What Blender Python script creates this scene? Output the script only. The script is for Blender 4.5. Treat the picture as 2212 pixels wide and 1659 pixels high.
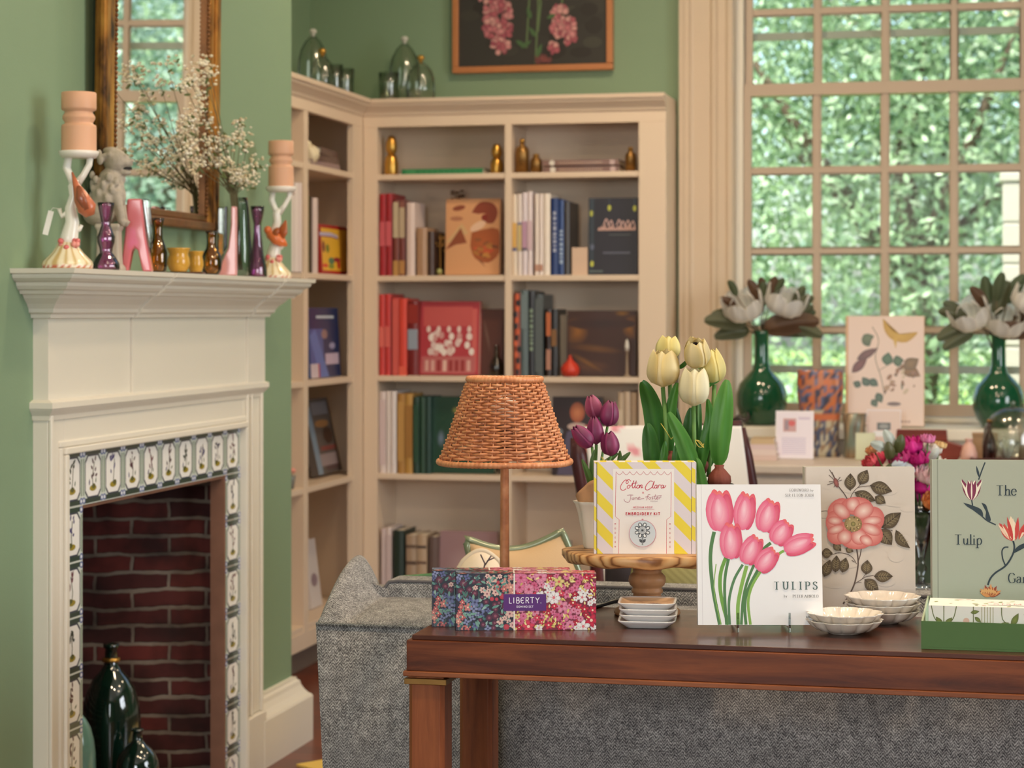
import bpy, math, random
import numpy as np
from mathutils import Matrix, Vector
random.seed(7)
SC = bpy.context.scene
for _o in list(bpy.data.objects): bpy.data.objects.remove(_o)
COL = SC.collection
pi = math.pi
# ------------------------------------------------------------------ camera
FPX = 4600.0; CU = 1106.0; HV = 675.0; CH = 1.25
YAW = math.atan(1044.0 / FPX)
FW = Vector((-math.sin(YAW), math.cos(YAW), 0)); RT = Vector((math.cos(YAW), math.sin(YAW), 0)); CAMP = Vector((0, 0, CH))
cd = bpy.data.cameras.new('camera'); cam = bpy.data.objects.new('camera', cd); COL.objects.link(cam)
cam.location = CAMP; cam.rotation_euler = (pi/2, 0, YAW)
cd.sensor_width = 36; cd.lens = FPX/2212*36; cd.shift_y = -(829.5-HV)/2212; cd.clip_start = .05; cd.clip_end = 400
cd.dof.use_dof = True; cd.dof.focus_distance = 3.30; cd.dof.aperture_fstop = 8.0; cd.dof.aperture_blades = 0
SC.camera = cam
vs = SC.view_settings; vs.view_transform = 'Standard'; vs.look = 'None'; vs.gamma = 1; vs.exposure = -0.04; vs.use_curve_mapping = False
SC.display_settings.display_device = 'sRGB'
# ------------------------------------------------------------------ world, sun, daylight
wd = bpy.data.worlds.new('sky'); SC.world = wd; wd.use_nodes = True
wn = wd.node_tree.nodes; wl = wd.node_tree.links
sky = wn.new('ShaderNodeTexSky'); sky.sky_type = 'NISHITA'; sky.sun_disc = False; sky.sun_elevation = math.radians(52); sky.sun_rotation = math.radians(200)
sky.air_density = 1.0; sky.dust_density = 3.0
wn['Background'].inputs[1].default_value = 0.54
wl.new(sky.outputs[0], wn['Background'].inputs[0])
def sun(name, strength, rot, ang, col):
    l = bpy.data.lights.new(name, 'SUN'); l.energy = strength; l.angle = math.radians(ang); l.color = col
    o = bpy.data.objects.new(name, l); o.rotation_euler = rot; COL.objects.link(o); return o
sun('sun', 6.6, (math.radians(40), 0, math.radians(-28)), 1.5, (1, .95, .84))
def area(name, loc, rot, sx, sy, power, col):
    l = bpy.data.lights.new(name, 'AREA'); l.shape = 'RECTANGLE'; l.size = sx; l.size_y = sy; l.energy = power; l.color = col
    o = bpy.data.objects.new(name, l); o.location = loc; o.rotation_euler = rot; COL.objects.link(o); return o
# daylight entering through the tall windows behind the camera and in the right-hand wall
area('rear_window_daylight', (-.6, -2.9, 1.75), (math.radians(86), 0, 0), 2.4, 1.9, 100, (.95, .97, 1.0))
area('right_window_daylight', (3.38, 3.3, 1.75), (math.radians(90), 0, math.radians(90)), 2.2, 1.9, 98, (.96, .98, 1.0))
# recessed warm lamps in the ceiling
for _i, (_x, _y, _p) in enumerate([(-1.2, 6.5, 20), (-.4, 6.4, 10), (.9, 6.3, 8), (-.6, 4.4, 14), (.9, 4.4, 9), (.1, 2.6, 26), (-.9, 2.6, 16), (1.6, 3.2, 9)]):
    area('ceiling_lamp_light', (_x, _y, 3.14), (0, 0, 0), .16, .16, _p, (1, .76, .50))
# ------------------------------------------------------------------ pixel helpers (real planes of the room)
def ray(u, v): return FW + RT*((u-CU)/FPX) + Vector((0, 0, (HV-v)/FPX))
def atz(u, v, z): return CAMP + ray(u, v)*z
def onX(u, v, X): r = ray(u, v); return CAMP + r*(X/r.x)
def onY(u, v, Y): r = ray(u, v); return CAMP + r*(Y/r.y)
def onZ(u, v, Z): r = ray(u, v); return CAMP + r*((Z-CH)/r.z)
# ------------------------------------------------------------------ colour and materials
def L(c):
    if isinstance(c, str): c = tuple(int(c[i:i+2], 16) for i in (0, 2, 4))
    return tuple(((x/255)/12.92 if x/255 <= .04045 else ((x/255+.055)/1.055)**2.4) for x in c[:3])
def L4(c): return (*L(c), 1)
MATS = {}
class N:
    def __init__(s, name):
        s.m = bpy.data.materials.new(name); s.m.use_nodes = True; s.t = s.m.node_tree; s.b = s.t.nodes['Principled BSDF']; s.out = s.t.nodes['Material Output']
    def n(s, ty, **kw):
        x = s.t.nodes.new('ShaderNode'+ty)
        for k, v in kw.items():
            if k.startswith('_'): x.inputs[int(k[1:])].default_value = v
            else: setattr(x, k, v)
        return x
    def l(s, a, b): s.t.links.new(a, b)
    def pos(s, scale=(1, 1, 1), rot=(0, 0, 0), kind='Object'):
        tc = s.n('TexCoord'); mp = s.n('Mapping'); s.l(tc.outputs[kind], mp.inputs[0]); mp.inputs['Scale'].default_value = scale; mp.inputs['Rotation'].default_value = rot; return mp.outputs[0]
    def ramp(s, fac, stops, interp='LINEAR'):
        r = s.n('ValToRGB'); r.color_ramp.interpolation = interp
        while len(r.color_ramp.elements) > 1: r.color_ramp.elements.remove(r.color_ramp.elements[-1])
        r.color_ramp.elements[0].position = stops[0][0]; r.color_ramp.elements[0].color = L4(stops[0][1])
        for p, c in stops[1:]:
            e = r.color_ramp.elements.new(p); e.color = L4(c)
        s.l(fac, r.inputs[0]); return r.outputs[0]
    def bump(s, fac, strength, dist):
        b = s.n('Bump'); b.inputs['Strength'].default_value = strength; b.inputs['Distance'].default_value = dist; s.l(fac, b.inputs['Height']); s.l(b.outputs[0], s.b.inputs['Normal']); return b
def sset(b, **kw):
    for k, v in kw.items(): b.inputs[k].default_value = v
def mat(name, c, rough=.5, metal=0, var=.06, nscale=8, bump=0, bscale=40, coat=0, spec=.5, sub=0, kind='Object', stretch=(1, 1, 1)):
    if name in MATS: return MATS[name]
    n = N(name); b = n.b; sset(b, Roughness=rough, Metallic=metal); b.inputs['Specular IOR Level'].default_value = spec
    b.inputs['Coat Weight'].default_value = coat; b.inputs['Coat Roughness'].default_value = .08
    if sub: b.inputs['Subsurface Weight'].default_value = sub; b.inputs['Subsurface Radius'].default_value = (.01, .006, .004); b.inputs['Subsurface Scale'].default_value = .4
    c = L(c); p = n.pos(stretch, kind=kind)
    t = n.n('TexNoise'); t.inputs['Scale'].default_value = nscale; t.inputs['Detail'].default_value = 4; n.l(p, t.inputs[0])
    mx = n.n('Mix', data_type='RGBA'); mx.inputs[6].default_value = (*[x*(1-var) for x in c], 1); mx.inputs[7].default_value = (*[min(1, x*(1+var)) for x in c], 1)
    n.l(t.outputs[0], mx.inputs[0]); n.l(mx.outputs[2], b.inputs['Base Color'])
    if bump:
        t2 = n.n('TexNoise'); t2.inputs['Scale'].default_value = bscale; n.l(p, t2.inputs[0]); n.bump(t2.outputs[0], bump, .002)
    MATS[name] = n.m; return n.m
def printed(name, rough=.5, coat=0, metal=0, trans=0, bump=0, bscale=300):
    """surface whose own colours (inks, dyes, petals) come from the mesh"""
    if name in MATS: return MATS[name]
    n = N(name); a = n.n('Attribute'); a.attribute_name = 'Col'; n.l(a.outputs[0], n.b.inputs['Base Color']); sset(n.b, Roughness=rough, Metallic=metal); n.b.inputs['Coat Weight'].default_value = coat
    n.b.inputs['Coat Roughness'].default_value = .12
    if bump:
        t2 = n.n('TexNoise'); t2.inputs['Scale'].default_value = bscale; n.l(n.pos(), t2.inputs[0]); n.bump(t2.outputs[0], bump, .001)
    if trans:
        tr = n.n('BsdfTranslucent'); n.l(a.outputs[0], tr.inputs[0]); mx = n.n('MixShader'); mx.inputs[0].default_value = trans
        n.l(n.b.outputs[0], mx.inputs[1]); n.l(tr.outputs[0], mx.inputs[2]); n.l(mx.outputs[0], n.out.inputs[0])
    MATS[name] = n.m; return n.m
def glass(name, c, refl=.08, rough=.03, fac=.35):
    """thin glass: tinted transparency with a fresnel-like gloss, noise keeps it from being perfectly even"""
    if name in MATS: return MATS[name]
    n = N(name); n.t.nodes.remove(n.b)
    tr = n.n('BsdfTransparent'); tr.inputs[0].default_value = L4(c); g = n.n('BsdfGlossy'); g.inputs['Roughness'].default_value = rough
    lw = n.n('LayerWeight'); lw.inputs[0].default_value = fac; ns = n.n('TexNoise'); ns.inputs['Scale'].default_value = 25; n.l(n.pos(), ns.inputs[0])
    bp = n.n('Bump'); bp.inputs['Strength'].default_value = .12; bp.inputs['Distance'].default_value = .004; n.l(ns.outputs[0], bp.inputs['Height']); n.l(bp.outputs[0], g.inputs['Normal'])
    ma = n.n('Math', operation='MULTIPLY_ADD'); n.l(lw.outputs['Fresnel'], ma.inputs[0]); ma.inputs[1].default_value = 1.0; ma.inputs[2].default_value = refl
    mx = n.n('MixShader'); n.l(ma.outputs[0], mx.inputs[0]); n.l(tr.outputs[0], mx.inputs[1]); n.l(g.outputs[0], mx.inputs[2]); n.l(mx.outputs[0], n.out.inputs[0])
    MATS[name] = n.m; return n.m
def solidglass(name, c, rough=.03, ior=1.45):
    n = N(name); sset(n.b, Roughness=rough, IOR=ior); n.b.inputs['Transmission Weight'].default_value = 1
    t = n.n('TexNoise'); t.inputs['Scale'].default_value = 12; n.l(n.pos(), t.inputs[0]); mx = n.n('Mix', data_type='RGBA'); c = L(c)
    mx.inputs[6].default_value = (*[x*.92 for x in c], 1); mx.inputs[7].default_value = (*c, 1); n.l(t.outputs[0], mx.inputs[0]); n.l(mx.outputs[2], n.b.inputs['Base Color']); MATS[name] = n.m; return n.m
def wood(name, c1, c2, scale=(6, 60, 60), rough=.35, coat=.0, bump=.15, dark=None):
    if name in MATS: return MATS[name]
    n = N(name); sset(n.b, Roughness=rough); n.b.inputs['Specular IOR Level'].default_value = .3; n.b.inputs['Coat Weight'].default_value = coat
    p = n.pos(scale); t = n.n('TexNoise'); t.inputs['Scale'].default_value = 1; t.inputs['Detail'].default_value = 12; t.inputs['Roughness'].default_value = .68; t.inputs['Distortion'].default_value = .6; n.l(p, t.inputs[0])
    w = n.n('TexNoise'); w.inputs['Scale'].default_value = .35; w.inputs['Detail'].default_value = 3; n.l(p, w.inputs[0])
    ad = n.n('Math', operation='MULTIPLY_ADD'); n.l(w.outputs[0], ad.inputs[0]); ad.inputs[1].default_value = .8; ad.inputs[2].default_value = -.1
    mm = n.n('Math', operation='MULTIPLY_ADD'); n.l(t.outputs[0], mm.inputs[0]); mm.inputs[1].default_value = .6; n.l(ad.outputs[0], mm.inputs[2])
    col = n.ramp(mm.outputs[0], [(.35, dark or c1), (.5, c1), (.72, c2)]); n.l(col, n.b.inputs['Base Color']); n.bump(t.outputs[0], bump, .001)
    MATS[name] = n.m; return n.m
# ------------------------------------------------------------------ mesh builder
def clip(poly, xmin, xmax, ymin, ymax):
    def cut(ps, ax, lim, keep):
        o = []
        for i in range(len(ps)):
            a, b = ps[i], ps[(i+1) % len(ps)]; ia, ib = keep(a[ax], lim), keep(b[ax], lim)
            if ia: o.append(a)
            if ia != ib: t = (lim-a[ax])/(b[ax]-a[ax]); o.append(tuple(a[e]+(b[e]-a[e])*t for e in (0, 1)))
        return o
    for ax, lim, kf in ((0, xmin, lambda v, l: v >= l), (0, xmax, lambda v, l: v <= l), (1, ymin, lambda v, l: v >= l), (1, ymax, lambda v, l: v <= l)):
        if not poly: return poly
        poly = cut(poly, ax, lim, kf)
    return poly
class M:
    def __init__(s): s.v = []; s.f = []; s.c = []; s.m = []; s.sm = []; s.T = None; s.col = None; s.mi = 0; s.smooth = False; s.hascol = False
    def add(s, vs, fs, cc=None, smooth=None):
        o = len(s.v)
        if s.T is not None: vs = [s.T @ Vector(p) for p in vs]
        s.v += [tuple(p) for p in vs]
        if cc is None: cc = s.col
        if cc is not None: s.hascol = True
        sm = s.smooth if smooth is None else smooth
        for f in fs:
            s.f.append(tuple(i+o for i in f)); s.m.append(s.mi); s.sm.append(sm)
            if cc is None: s.c.append(None)
            elif isinstance(cc, list): s.c.append([cc[i] for i in f])
            else: s.c.append([cc]*len(f))
        return s
    def box(s, a, b, cc=None):
        x0, y0, z0 = a; x1, y1, z1 = b
        s.add([(x0,y0,z0),(x1,y0,z0),(x1,y1,z0),(x0,y1,z0),(x0,y0,z1),(x1,y0,z1),(x1,y1,z1),(x0,y1,z1)],
              [(0,3,2,1),(4,5,6,7),(0,1,5,4),(1,2,6,5),(2,3,7,6),(3,0,4,7)], cc, False); return s
    def lathe(s, prof, n=32, c=(0, 0, 0), rfun=None, cc=None, smooth=True, colfun=None):
        vs = []; cols = []
        for k, (r, z) in enumerate(prof):
            for i in range(n):
                a = 2*pi*i/n; rr = r*(rfun(a, k/(len(prof)-1)) if rfun else 1)
                vs.append((c[0]+rr*math.cos(a), c[1]+rr*math.sin(a), c[2]+z))
                if colfun: cols.append(colfun(a, k/(len(prof)-1)))
        fs = []
        for k in range(len(prof)-1):
            for i in range(n):
                j = (i+1) % n; fs.append((k*n+i, k*n+j, (k+1)*n+j, (k+1)*n+i))
        if prof[0][0] > 1e-4: fs.append(tuple(range(n-1, -1, -1)))
        if prof[-1][0] > 1e-4 and prof[-1] != prof[0]: fs.append(tuple((len(prof)-1)*n+i for i in range(n)))
        s.add(vs, fs, cols if colfun else cc, smooth); return s
    def vessel(s, prof, wall=.002, **kw):
        """open vessel: outer profile, then inner one going down"""
        inner = [(max(r-wall, .0005), z if i else z+wall) for i, (r, z) in enumerate(prof)][::-1]
        return s.lathe([(.0005, prof[0][1])]+prof+inner+[(.0005, prof[0][1]+wall)], **kw)
    def tube(s, pts, r, n=8, closed=False, cc=None, flat=1, smooth=True, ends=True):
        pts = [Vector(p) for p in pts]; m = len(pts); rs = r if isinstance(r, (list, tuple)) else [r]*m
        vs = []; up = None
        for i in range(m):
            if closed: d = pts[(i+1) % m]-pts[i-1]
            else: d = pts[min(i+1, m-1)]-pts[max(i-1, 0)]
            if d.length < 1e-9: d = Vector((0, 0, 1))
            d.normalize()
            if up is None:
                up = Vector((0, 0, 1)) if abs(d.z) < .9 else Vector((1, 0, 0))
            a = d.cross(up)
            if a.length < 1e-6: a = d.cross(Vector((0, 1, 0)))
            a.normalize(); b = a.cross(d).normalized()
            if not closed: up = b
            for k in range(n):
                t = 2*pi*k/n; vs.append(pts[i]+a*(math.cos(t)*rs[i]*flat)+b*(math.sin(t)*rs[i]))
        fs = []
        for i in range(m if closed else m-1):
            j = (i+1) % m
            for k in range(n):
                q = (k+1) % n; fs.append((i*n+k, i*n+q, j*n+q, j*n+k))
        if not closed and ends: fs += [tuple(range(n-1, -1, -1)), tuple((m-1)*n+k for k in range(n))]
        s.add(vs, fs, cc, smooth); return s
    def prism(s, out, y0, y1, cc=None, smooth=False):
        """outline in xz, extruded along y"""
        n = len(out); s.add([(x, y0, z) for x, z in out]+[(x, y1, z) for x, z in out],
            [tuple(range(n)), tuple(range(2*n-1, n-1, -1))]+[(i, i+n, (i+1) % n+n, (i+1) % n) for i in range(n)], cc, smooth); return s
    def plan(s, out, z0, z1, cc=None, smooth=False):
        n = len(out); s.add([(x, y, z0) for x, y in out]+[(x, y, z1) for x, y in out],
            [tuple(range(n-1, -1, -1)), tuple(range(n, 2*n))]+[(i, (i+1) % n, (i+1) % n+n, i+n) for i in range(n)], cc, smooth); return s
    def grid(s, P, cc=None, smooth=True, colfun=None):
        r, c = len(P), len(P[0]); vs = [p for row in P for p in row]
        fs = [(i*c+j, i*c+j+1, (i+1)*c+j+1, (i+1)*c+j) for i in range(r-1) for j in range(c-1)]
        cols = [colfun(i/(r-1), j/(c-1)) for i in range(r) for j in range(c)] if colfun else cc
        s.add(vs, fs, cols, smooth); return s
    def ball(s, c, r, n=12, sc=(1, 1, 1), cc=None, fn=None):
        pr = [(math.sin(pi*k/(n//2))*1, -math.cos(pi*k/(n//2))) for k in range(n//2+1)]
        vs = []; 
        for q, z in pr:
            for i in range(n):
                a = 2*pi*i/n; k = fn(a, z) if fn else 1
                vs.append((c[0]+q*math.cos(a)*r*sc[0]*k, c[1]+q*math.sin(a)*r*sc[1]*k, c[2]+z*r*sc[2]*k))
        fs = [(k*n+i, k*n+(i+1) % n, (k+1)*n+(i+1) % n, (k+1)*n+i) for k in range(len(pr)-1) for i in range(n)]
        s.add(vs, fs, cc, True); return s
    # ---- flat art, local x right / y up / z out of the sheet
    lay = 0.0; cb = None
    def up(s, d=1.2e-5): s.lay += d; return s.lay
    def poly(s, pts, col, edge=None):
        if s.cb and any(p[0] < s.cb[0] or p[0] > s.cb[1] or p[1] < s.cb[2] or p[1] > s.cb[3] for p in pts):
            pts = clip(list(pts), *s.cb)
            if not pts or len(pts) < 3: return s
            if edge is None: edge = col
        z = s.up(); n = len(pts); col = L4(col) if not isinstance(col, tuple) or len(col) != 4 else col
        if edge is None and n <= 4: s.add([(x, y, z) for x, y in pts], [tuple(range(n))], col, False); return s
        edge = col if edge is None else (L4(edge) if not isinstance(edge, tuple) or len(edge) != 4 else edge)
        cx = sum(p[0] for p in pts)/n; cy = sum(p[1] for p in pts)/n
        s.add([(x, y, z) for x, y in pts]+[(cx, cy, z)], [(i, (i+1) % n, n) for i in range(n)], [edge]*n+[col], False); return s
    def rect(s, x0, y0, x1, y1, col): return s.poly([(x0, y0), (x1, y0), (x1, y1), (x0, y1)], col)
    def ell(s, x, y, a, b, col, edge=None, rot=0, n=14):
        c, d = math.cos(rot), math.sin(rot)
        return s.poly([(x+a*math.cos(t)*c-b*math.sin(t)*d, y+a*math.cos(t)*d+b*math.sin(t)*c) for t in [2*pi*i/n for i in range(n)]], col, edge)
    def leaf(s, x, y, ln, w, rot, col, edge=None, n=8, bend=0, vein=None):
        pts = []
        for sg in (1, -1):
            for i in range(n+1):
                t = i/n if sg == 1 else 1-i/n
                if sg == -1 and i in (0, n): continue
                a = rot+bend*(t-.5); px = ln*t; py = sg*w*math.sin(pi*t**.85)*.5+bend*ln*.25*math.sin(pi*t)
                pts.append((x+px*math.cos(rot)-py*math.sin(rot), y+px*math.sin(rot)+py*math.cos(rot)))
        s.poly(pts, col, edge)
        if vein: s.line([(x, y), (x+ln*.5*math.cos(rot)-bend*ln*.25*math.sin(rot), y+ln*.5*math.sin(rot)+bend*ln*.25*math.cos(rot)), (x+ln*.95*math.cos(rot), y+ln*.95*math.sin(rot))], w*.07, vein)
        return s
    def line(s, pts, w, col, nib=None, curve=False, closed=False):
        if curve: pts = smoothpts(pts, 6)
        col = L4(col) if not isinstance(col, tuple) or len(col) != 4 else col
        z = s.up(); vs = []; n = len(pts)
        for i in range(n):
            a = pts[max(i-1, 0)] if not closed else pts[i-1]; b = pts[min(i+1, n-1)] if not closed else pts[(i+1) % n]
            dx, dy = b[0]-a[0], b[1]-a[1]; l = math.hypot(dx, dy) or 1; dx /= l; dy /= l
            ww = (w[i] if isinstance(w, list) else w)
            if nib is not None: ww = ww*(nib+(1-nib)*abs(dy))
            vs += [(pts[i][0]-dy*ww/2, pts[i][1]+dx*ww/2, z), (pts[i][0]+dy*ww/2, pts[i][1]-dx*ww/2, z)]
        fs = [(2*i+1, 2*((i+1) % n)+1, 2*((i+1) % n), 2*i) for i in range(n if closed else n-1)]
        s.add(vs, fs, col, False); return s
    def text(s, txt, x, y, h, col, w=.1, serif=False, sp=.12, slant=0, anchor='l', nib=None, vertical=False):
        adv = 0; gl = []
        for ch in txt:
            g = GLY.get(ch, GLY.get(ch.upper()))
            if ch == ' ' or g is None: adv += .38; continue
            gl.append((g, adv)); adv += g[0]+sp
        tot = (adv-sp)*h
        ox = x-(tot if anchor == 'r' else tot/2 if anchor == 'c' else 0)
        for g, ad in gl:
            X = lambda p: (ox+(ad+p[0]+slant*p[1])*h, y+p[1]*h)
            for st in g[1]:
                cur = len(st) > 3
                s.line([X(p) for p in (smoothpts(st, 4) if cur else st)], w*h, col, nib=(.30 if serif else nib))
            if serif:
                for (sx, sy) in g[2]: s.line([X((sx-.17, sy)), X((sx+.17, sy))], w*h*.42, col)
        return s
    def build(s, name, mats=None, parent=None, loc=None, rot=None, bev=0, sub=0, sol=0, seg=2):
        me = bpy.data.meshes.new(name); me.from_pydata(s.v, [], s.f); 
        for m in (mats if isinstance(mats, (list, tuple)) else [mats]): me.materials.append(m)
        me.polygons.foreach_set('material_index', s.m); me.polygons.foreach_set('use_smooth', s.sm)
        if s.hascol:
            at = me.color_attributes.new('Col', 'FLOAT_COLOR', 'CORNER'); buf = []
            for f, c in zip(s.f, s.c):
                if c is None: c = [(.8, .8, .8, 1)]*len(f)
                for q in c: buf += q
            at.data.foreach_set('color', buf)
        me.update(); o = bpy.data.objects.new(name, me); COL.objects.link(o)
        if parent: o.parent = parent
        if loc is not None: o.location = loc
        if rot is not None: o.rotation_euler = rot if isinstance(rot, (tuple, list)) else (0, 0, rot)
        if sol: md = o.modifiers.new('thick', 'SOLIDIFY'); md.thickness = sol; md.offset = 0
        if bev: md = o.modifiers.new('bevel', 'BEVEL'); md.width = bev; md.segments = seg; md.limit_method = 'ANGLE'; md.angle_limit = math.radians(40)
        if sub: md = o.modifiers.new('sub', 'SUBSURF'); md.levels = sub; md.render_levels = sub
        return o
def smoothpts(p, k=5):
    if len(p) < 3: return list(p)
    out = []; q = [p[0]]+list(p)+[p[-1]]; d = len(p[0])
    for i in range(1, len(q)-2):
        for j in range(k):
            t = j/k
            out.append(tuple(.5*((2*q[i][e])+(-q[i-1][e]+q[i+1][e])*t+(2*q[i-1][e]-5*q[i][e]+4*q[i+1][e]-q[i+2][e])*t*t+(-q[i-1][e]+3*q[i][e]-3*q[i+1][e]+q[i+2][e])*t**3) for e in range(d)))
    out.append(tuple(p[-1])); return out
def bowlpts(*a): return list(a)
GLY = {
 'T': (.8, [[(.05,1),(.75,1)],[(.4,0),(.4,1)]], [(.4,0)]), 'L': (.65, [[(.18,1),(.18,0)],[(.18,0),(.62,0)]], [(.18,1),(.18,0)]),
 'U': (.82, [[(.15,1),(.15,.38),(.22,.1),(.42,0),(.62,.1),(.69,.38),(.69,1)]], [(.15,1),(.69,1)]), 'I': (.36, [[(.18,0),(.18,1)]], [(.18,0),(.18,1)]),
 'P': (.68, [[(.18,0),(.18,1)],[(.18,1),(.48,1),(.63,.88),(.63,.62),(.48,.48),(.18,.48)]], [(.18,0),(.14,1)]),
 'S': (.64, [[(.56,.8),(.48,.96),(.32,1.01),(.14,.92),(.12,.72),(.3,.56),(.5,.43),(.57,.22),(.46,.03),(.28,-.02),(.12,.06),(.06,.24)]], []),
 'F': (.62, [[(.18,0),(.18,1)],[(.18,1),(.6,1)],[(.18,.52),(.5,.52)]], [(.18,0)]), 'E': (.64, [[(.18,0),(.18,1)],[(.18,1),(.6,1)],[(.18,.52),(.52,.52)],[(.18,0),(.62,0)]], []),
 'O': (.86, [[(.43,1.01),(.17,.88),(.07,.5),(.17,.12),(.43,-.01),(.69,.12),(.79,.5),(.69,.88),(.43,1.01)]], []),
 'R': (.74, [[(.18,0),(.18,1)],[(.18,1),(.48,1),(.61,.88),(.61,.64),(.48,.52),(.18,.5)],[(.4,.5),(.7,0)]], [(.18,0)]),
 'W': (1.1, [[(.05,1),(.3,0)],[(.3,0),(.55,.9)],[(.55,.9),(.8,0)],[(.8,0),(1.05,1)]], [(.05,1),(1.05,1)]),
 'D': (.82, [[(.18,0),(.18,1)],[(.18,1),(.5,.98),(.72,.8),(.76,.5),(.72,.2),(.5,.02),(.18,0)]], []),
 'J': (.45, [[(.32,1),(.32,.2),(.25,-.05),(.08,-.1),(.02,0)]], [(.32,1)]), 'N': (.82, [[(.15,0),(.15,1)],[(.15,1),(.68,0)],[(.68,0),(.68,1)]], [(.15,0),(.68,1)]),
 'H': (.84, [[(.16,0),(.16,1)],[(.68,0),(.68,1)],[(.16,.52),(.68,.52)]], [(.16,0),(.16,1),(.68,0),(.68,1)]), 'A': (.8, [[(.05,0),(.4,1)],[(.4,1),(.75,0)],[(.18,.35),(.62,.35)]], [(.05,0),(.75,0)]),
 'B': (.72, [[(.18,0),(.18,1)],[(.18,1),(.46,1),(.58,.9),(.58,.65),(.46,.54),(.18,.53)],[(.18,.53),(.5,.52),(.64,.4),(.64,.14),(.5,0),(.18,0)]], []),
 'Y': (.76, [[(.05,1),(.38,.5)],[(.71,1),(.38,.5)],[(.38,.5),(.38,0)]], [(.38,0)]), 'M': (.95, [[(.14,0),(.14,1)],[(.14,1),(.47,.25)],[(.47,.25),(.8,1)],[(.8,1),(.8,0)]], []),
 'K': (.76, [[(.18,0),(.18,1)],[(.66,1),(.18,.45)],[(.34,.6),(.7,0)]], []), 'C': (.78, [[(.7,.82),(.58,.96),(.42,1.01),(.18,.9),(.07,.5),(.18,.1),(.42,-.01),(.58,.04),(.7,.18)]], []),
 'G': (.84, [[(.72,.82),(.6,.97),(.42,1.02),(.18,.9),(.08,.5),(.18,.1),(.45,-.02),(.74,.1)],[(.74,.1),(.74,.42)]], [(.74,.42)]),
 'X': (.7, [[(.05,.1),(.6,.75)],[(.6,.1),(.05,.75)]], []), '.': (.2, [[(.05,0),(.13,.0)],[(.05,.06),(.13,.06)]], []), '&': (.8, [[(.7,.35),(.5,.02),(.2,0),(.08,.25),(.4,.6),(.42,.9),(.25,.98),(.15,.8),(.7,0)]], []),
 'h': (.64, [[(.15,0),(.15,1.05)],[(.15,.42),(.3,.6),(.46,.6),(.52,.45),(.52,0)]], [(.15,0),(.52,0)]), 'e': (.62, [[(.1,.36),(.55,.36)],[(.55,.36),(.5,.57),(.33,.65),(.14,.55),(.07,.32),(.16,.06),(.35,-.01),(.55,.12)]], []),
 'u': (.66, [[(.14,.62),(.14,.2),(.22,.02),(.38,.02),(.52,.2)],[(.52,.62),(.52,0)]], [(.56,0)]), 'l': (.3, [[(.15,0),(.15,1.05)]], [(.15,0)]), 'i': (.3, [[(.15,0),(.15,.62)],[(.15,.82),(.15,.93)]], [(.15,0)]),
 'p': (.68, [[(.15,.62),(.15,-.35)],[(.15,.48),(.32,.64),(.5,.57),(.58,.32),(.5,.07),(.32,-.01),(.15,.1)]], [(.15,-.35)]), 'r': (.46, [[(.15,0),(.15,.62)],[(.15,.4),(.24,.55),(.34,.62),(.44,.58)]], [(.15,0)]),
 'a': (.6, [[(.12,.5),(.2,.62),(.36,.62),(.45,.48),(.45,.1),(.56,.02)],[(.45,.38),(.2,.32),(.08,.17),(.14,.02),(.3,0),(.45,.12)]], []), 'n': (.64, [[(.15,0),(.15,.62)],[(.15,.42),(.3,.6),(.46,.6),(.52,.45),(.52,0)]], [(.15,0),(.52,0)]),
 'd': (.66, [[(.52,0),(.52,1.05)],[(.52,.48),(.35,.64),(.17,.57),(.08,.32),(.16,.07),(.35,-.01),(.52,.1)]], []), 'o': (.66, [[(.33,.64),(.14,.54),(.08,.31),(.14,.08),(.33,-.01),(.52,.08),(.58,.31),(.52,.54),(.33,.64)]], []),
 't': (.42, [[(.2,.95),(.2,.12),(.28,0),(.42,.06)],[(.02,.62),(.4,.62)]], []), 'f': (.42, [[(.5,.95),(.36,1.05),(.24,.9),(.2,.6),(.14,-.2)],[(.05,.6),(.4,.62)]], []), 's': (.5, [[(.42,.52),(.3,.64),(.14,.56),(.16,.4),(.34,.28),(.4,.12),(.28,0),(.08,.06)]], []),
 'b': (.64, [[(.15,1.05),(.15,0)],[(.15,.45),(.32,.62),(.5,.5),(.5,.15),(.32,0),(.15,.1)]], []), 'y': (.6, [[(.08,.6),(.3,.05)],[(.52,.6),(.3,.05),(.2,-.2),(.05,-.28)]], []), 'k': (.6, [[(.15,0),(.15,1.05)],[(.5,.62),(.15,.3)],[(.28,.4),(.52,0)]], []),
 '€': (.66, [[(.6,.88),(.45,1.0),(.25,.95),(.1,.72),(.08,.5),(.1,.28),(.25,.05),(.45,0),(.6,.12)],[(.1,.5),(.52,.5)]], []),
}
# ------------------------------------------------------------------ scene tree helpers
def tag(o, label=None, cat=None, group=None, kind=None):
    if label: o['label'] = label
    if cat: o['category'] = cat
    if group: o['group'] = group
    if kind: o['kind'] = kind
    return o
def thing(name, label, cat, loc=(0, 0, 0), rz=0, group=None):
    o = bpy.data.objects.new(name, None); COL.objects.link(o); o.location = loc; o.rotation_euler = (0, 0, rz); o.empty_display_size = .05
    return tag(o, label, cat, group)
def dup(root, loc=None, rz=None, label=None, group=None, scale=None):
    r = root.copy(); COL.objects.link(r)
    for k in [c for c in root.children]:
        c = k.copy(); COL.objects.link(c); c.parent = r
        for g in k.children:
            d = g.copy(); COL.objects.link(d); d.parent = c
    if loc is not None: r.location = loc
    if rz is not None: r.rotation_euler = (0, 0, rz)
    if scale: r.scale = scale
    return tag(r, label, None, group)
def struct(o): o['kind'] = 'structure'; return o
MAT = Matrix
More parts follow.
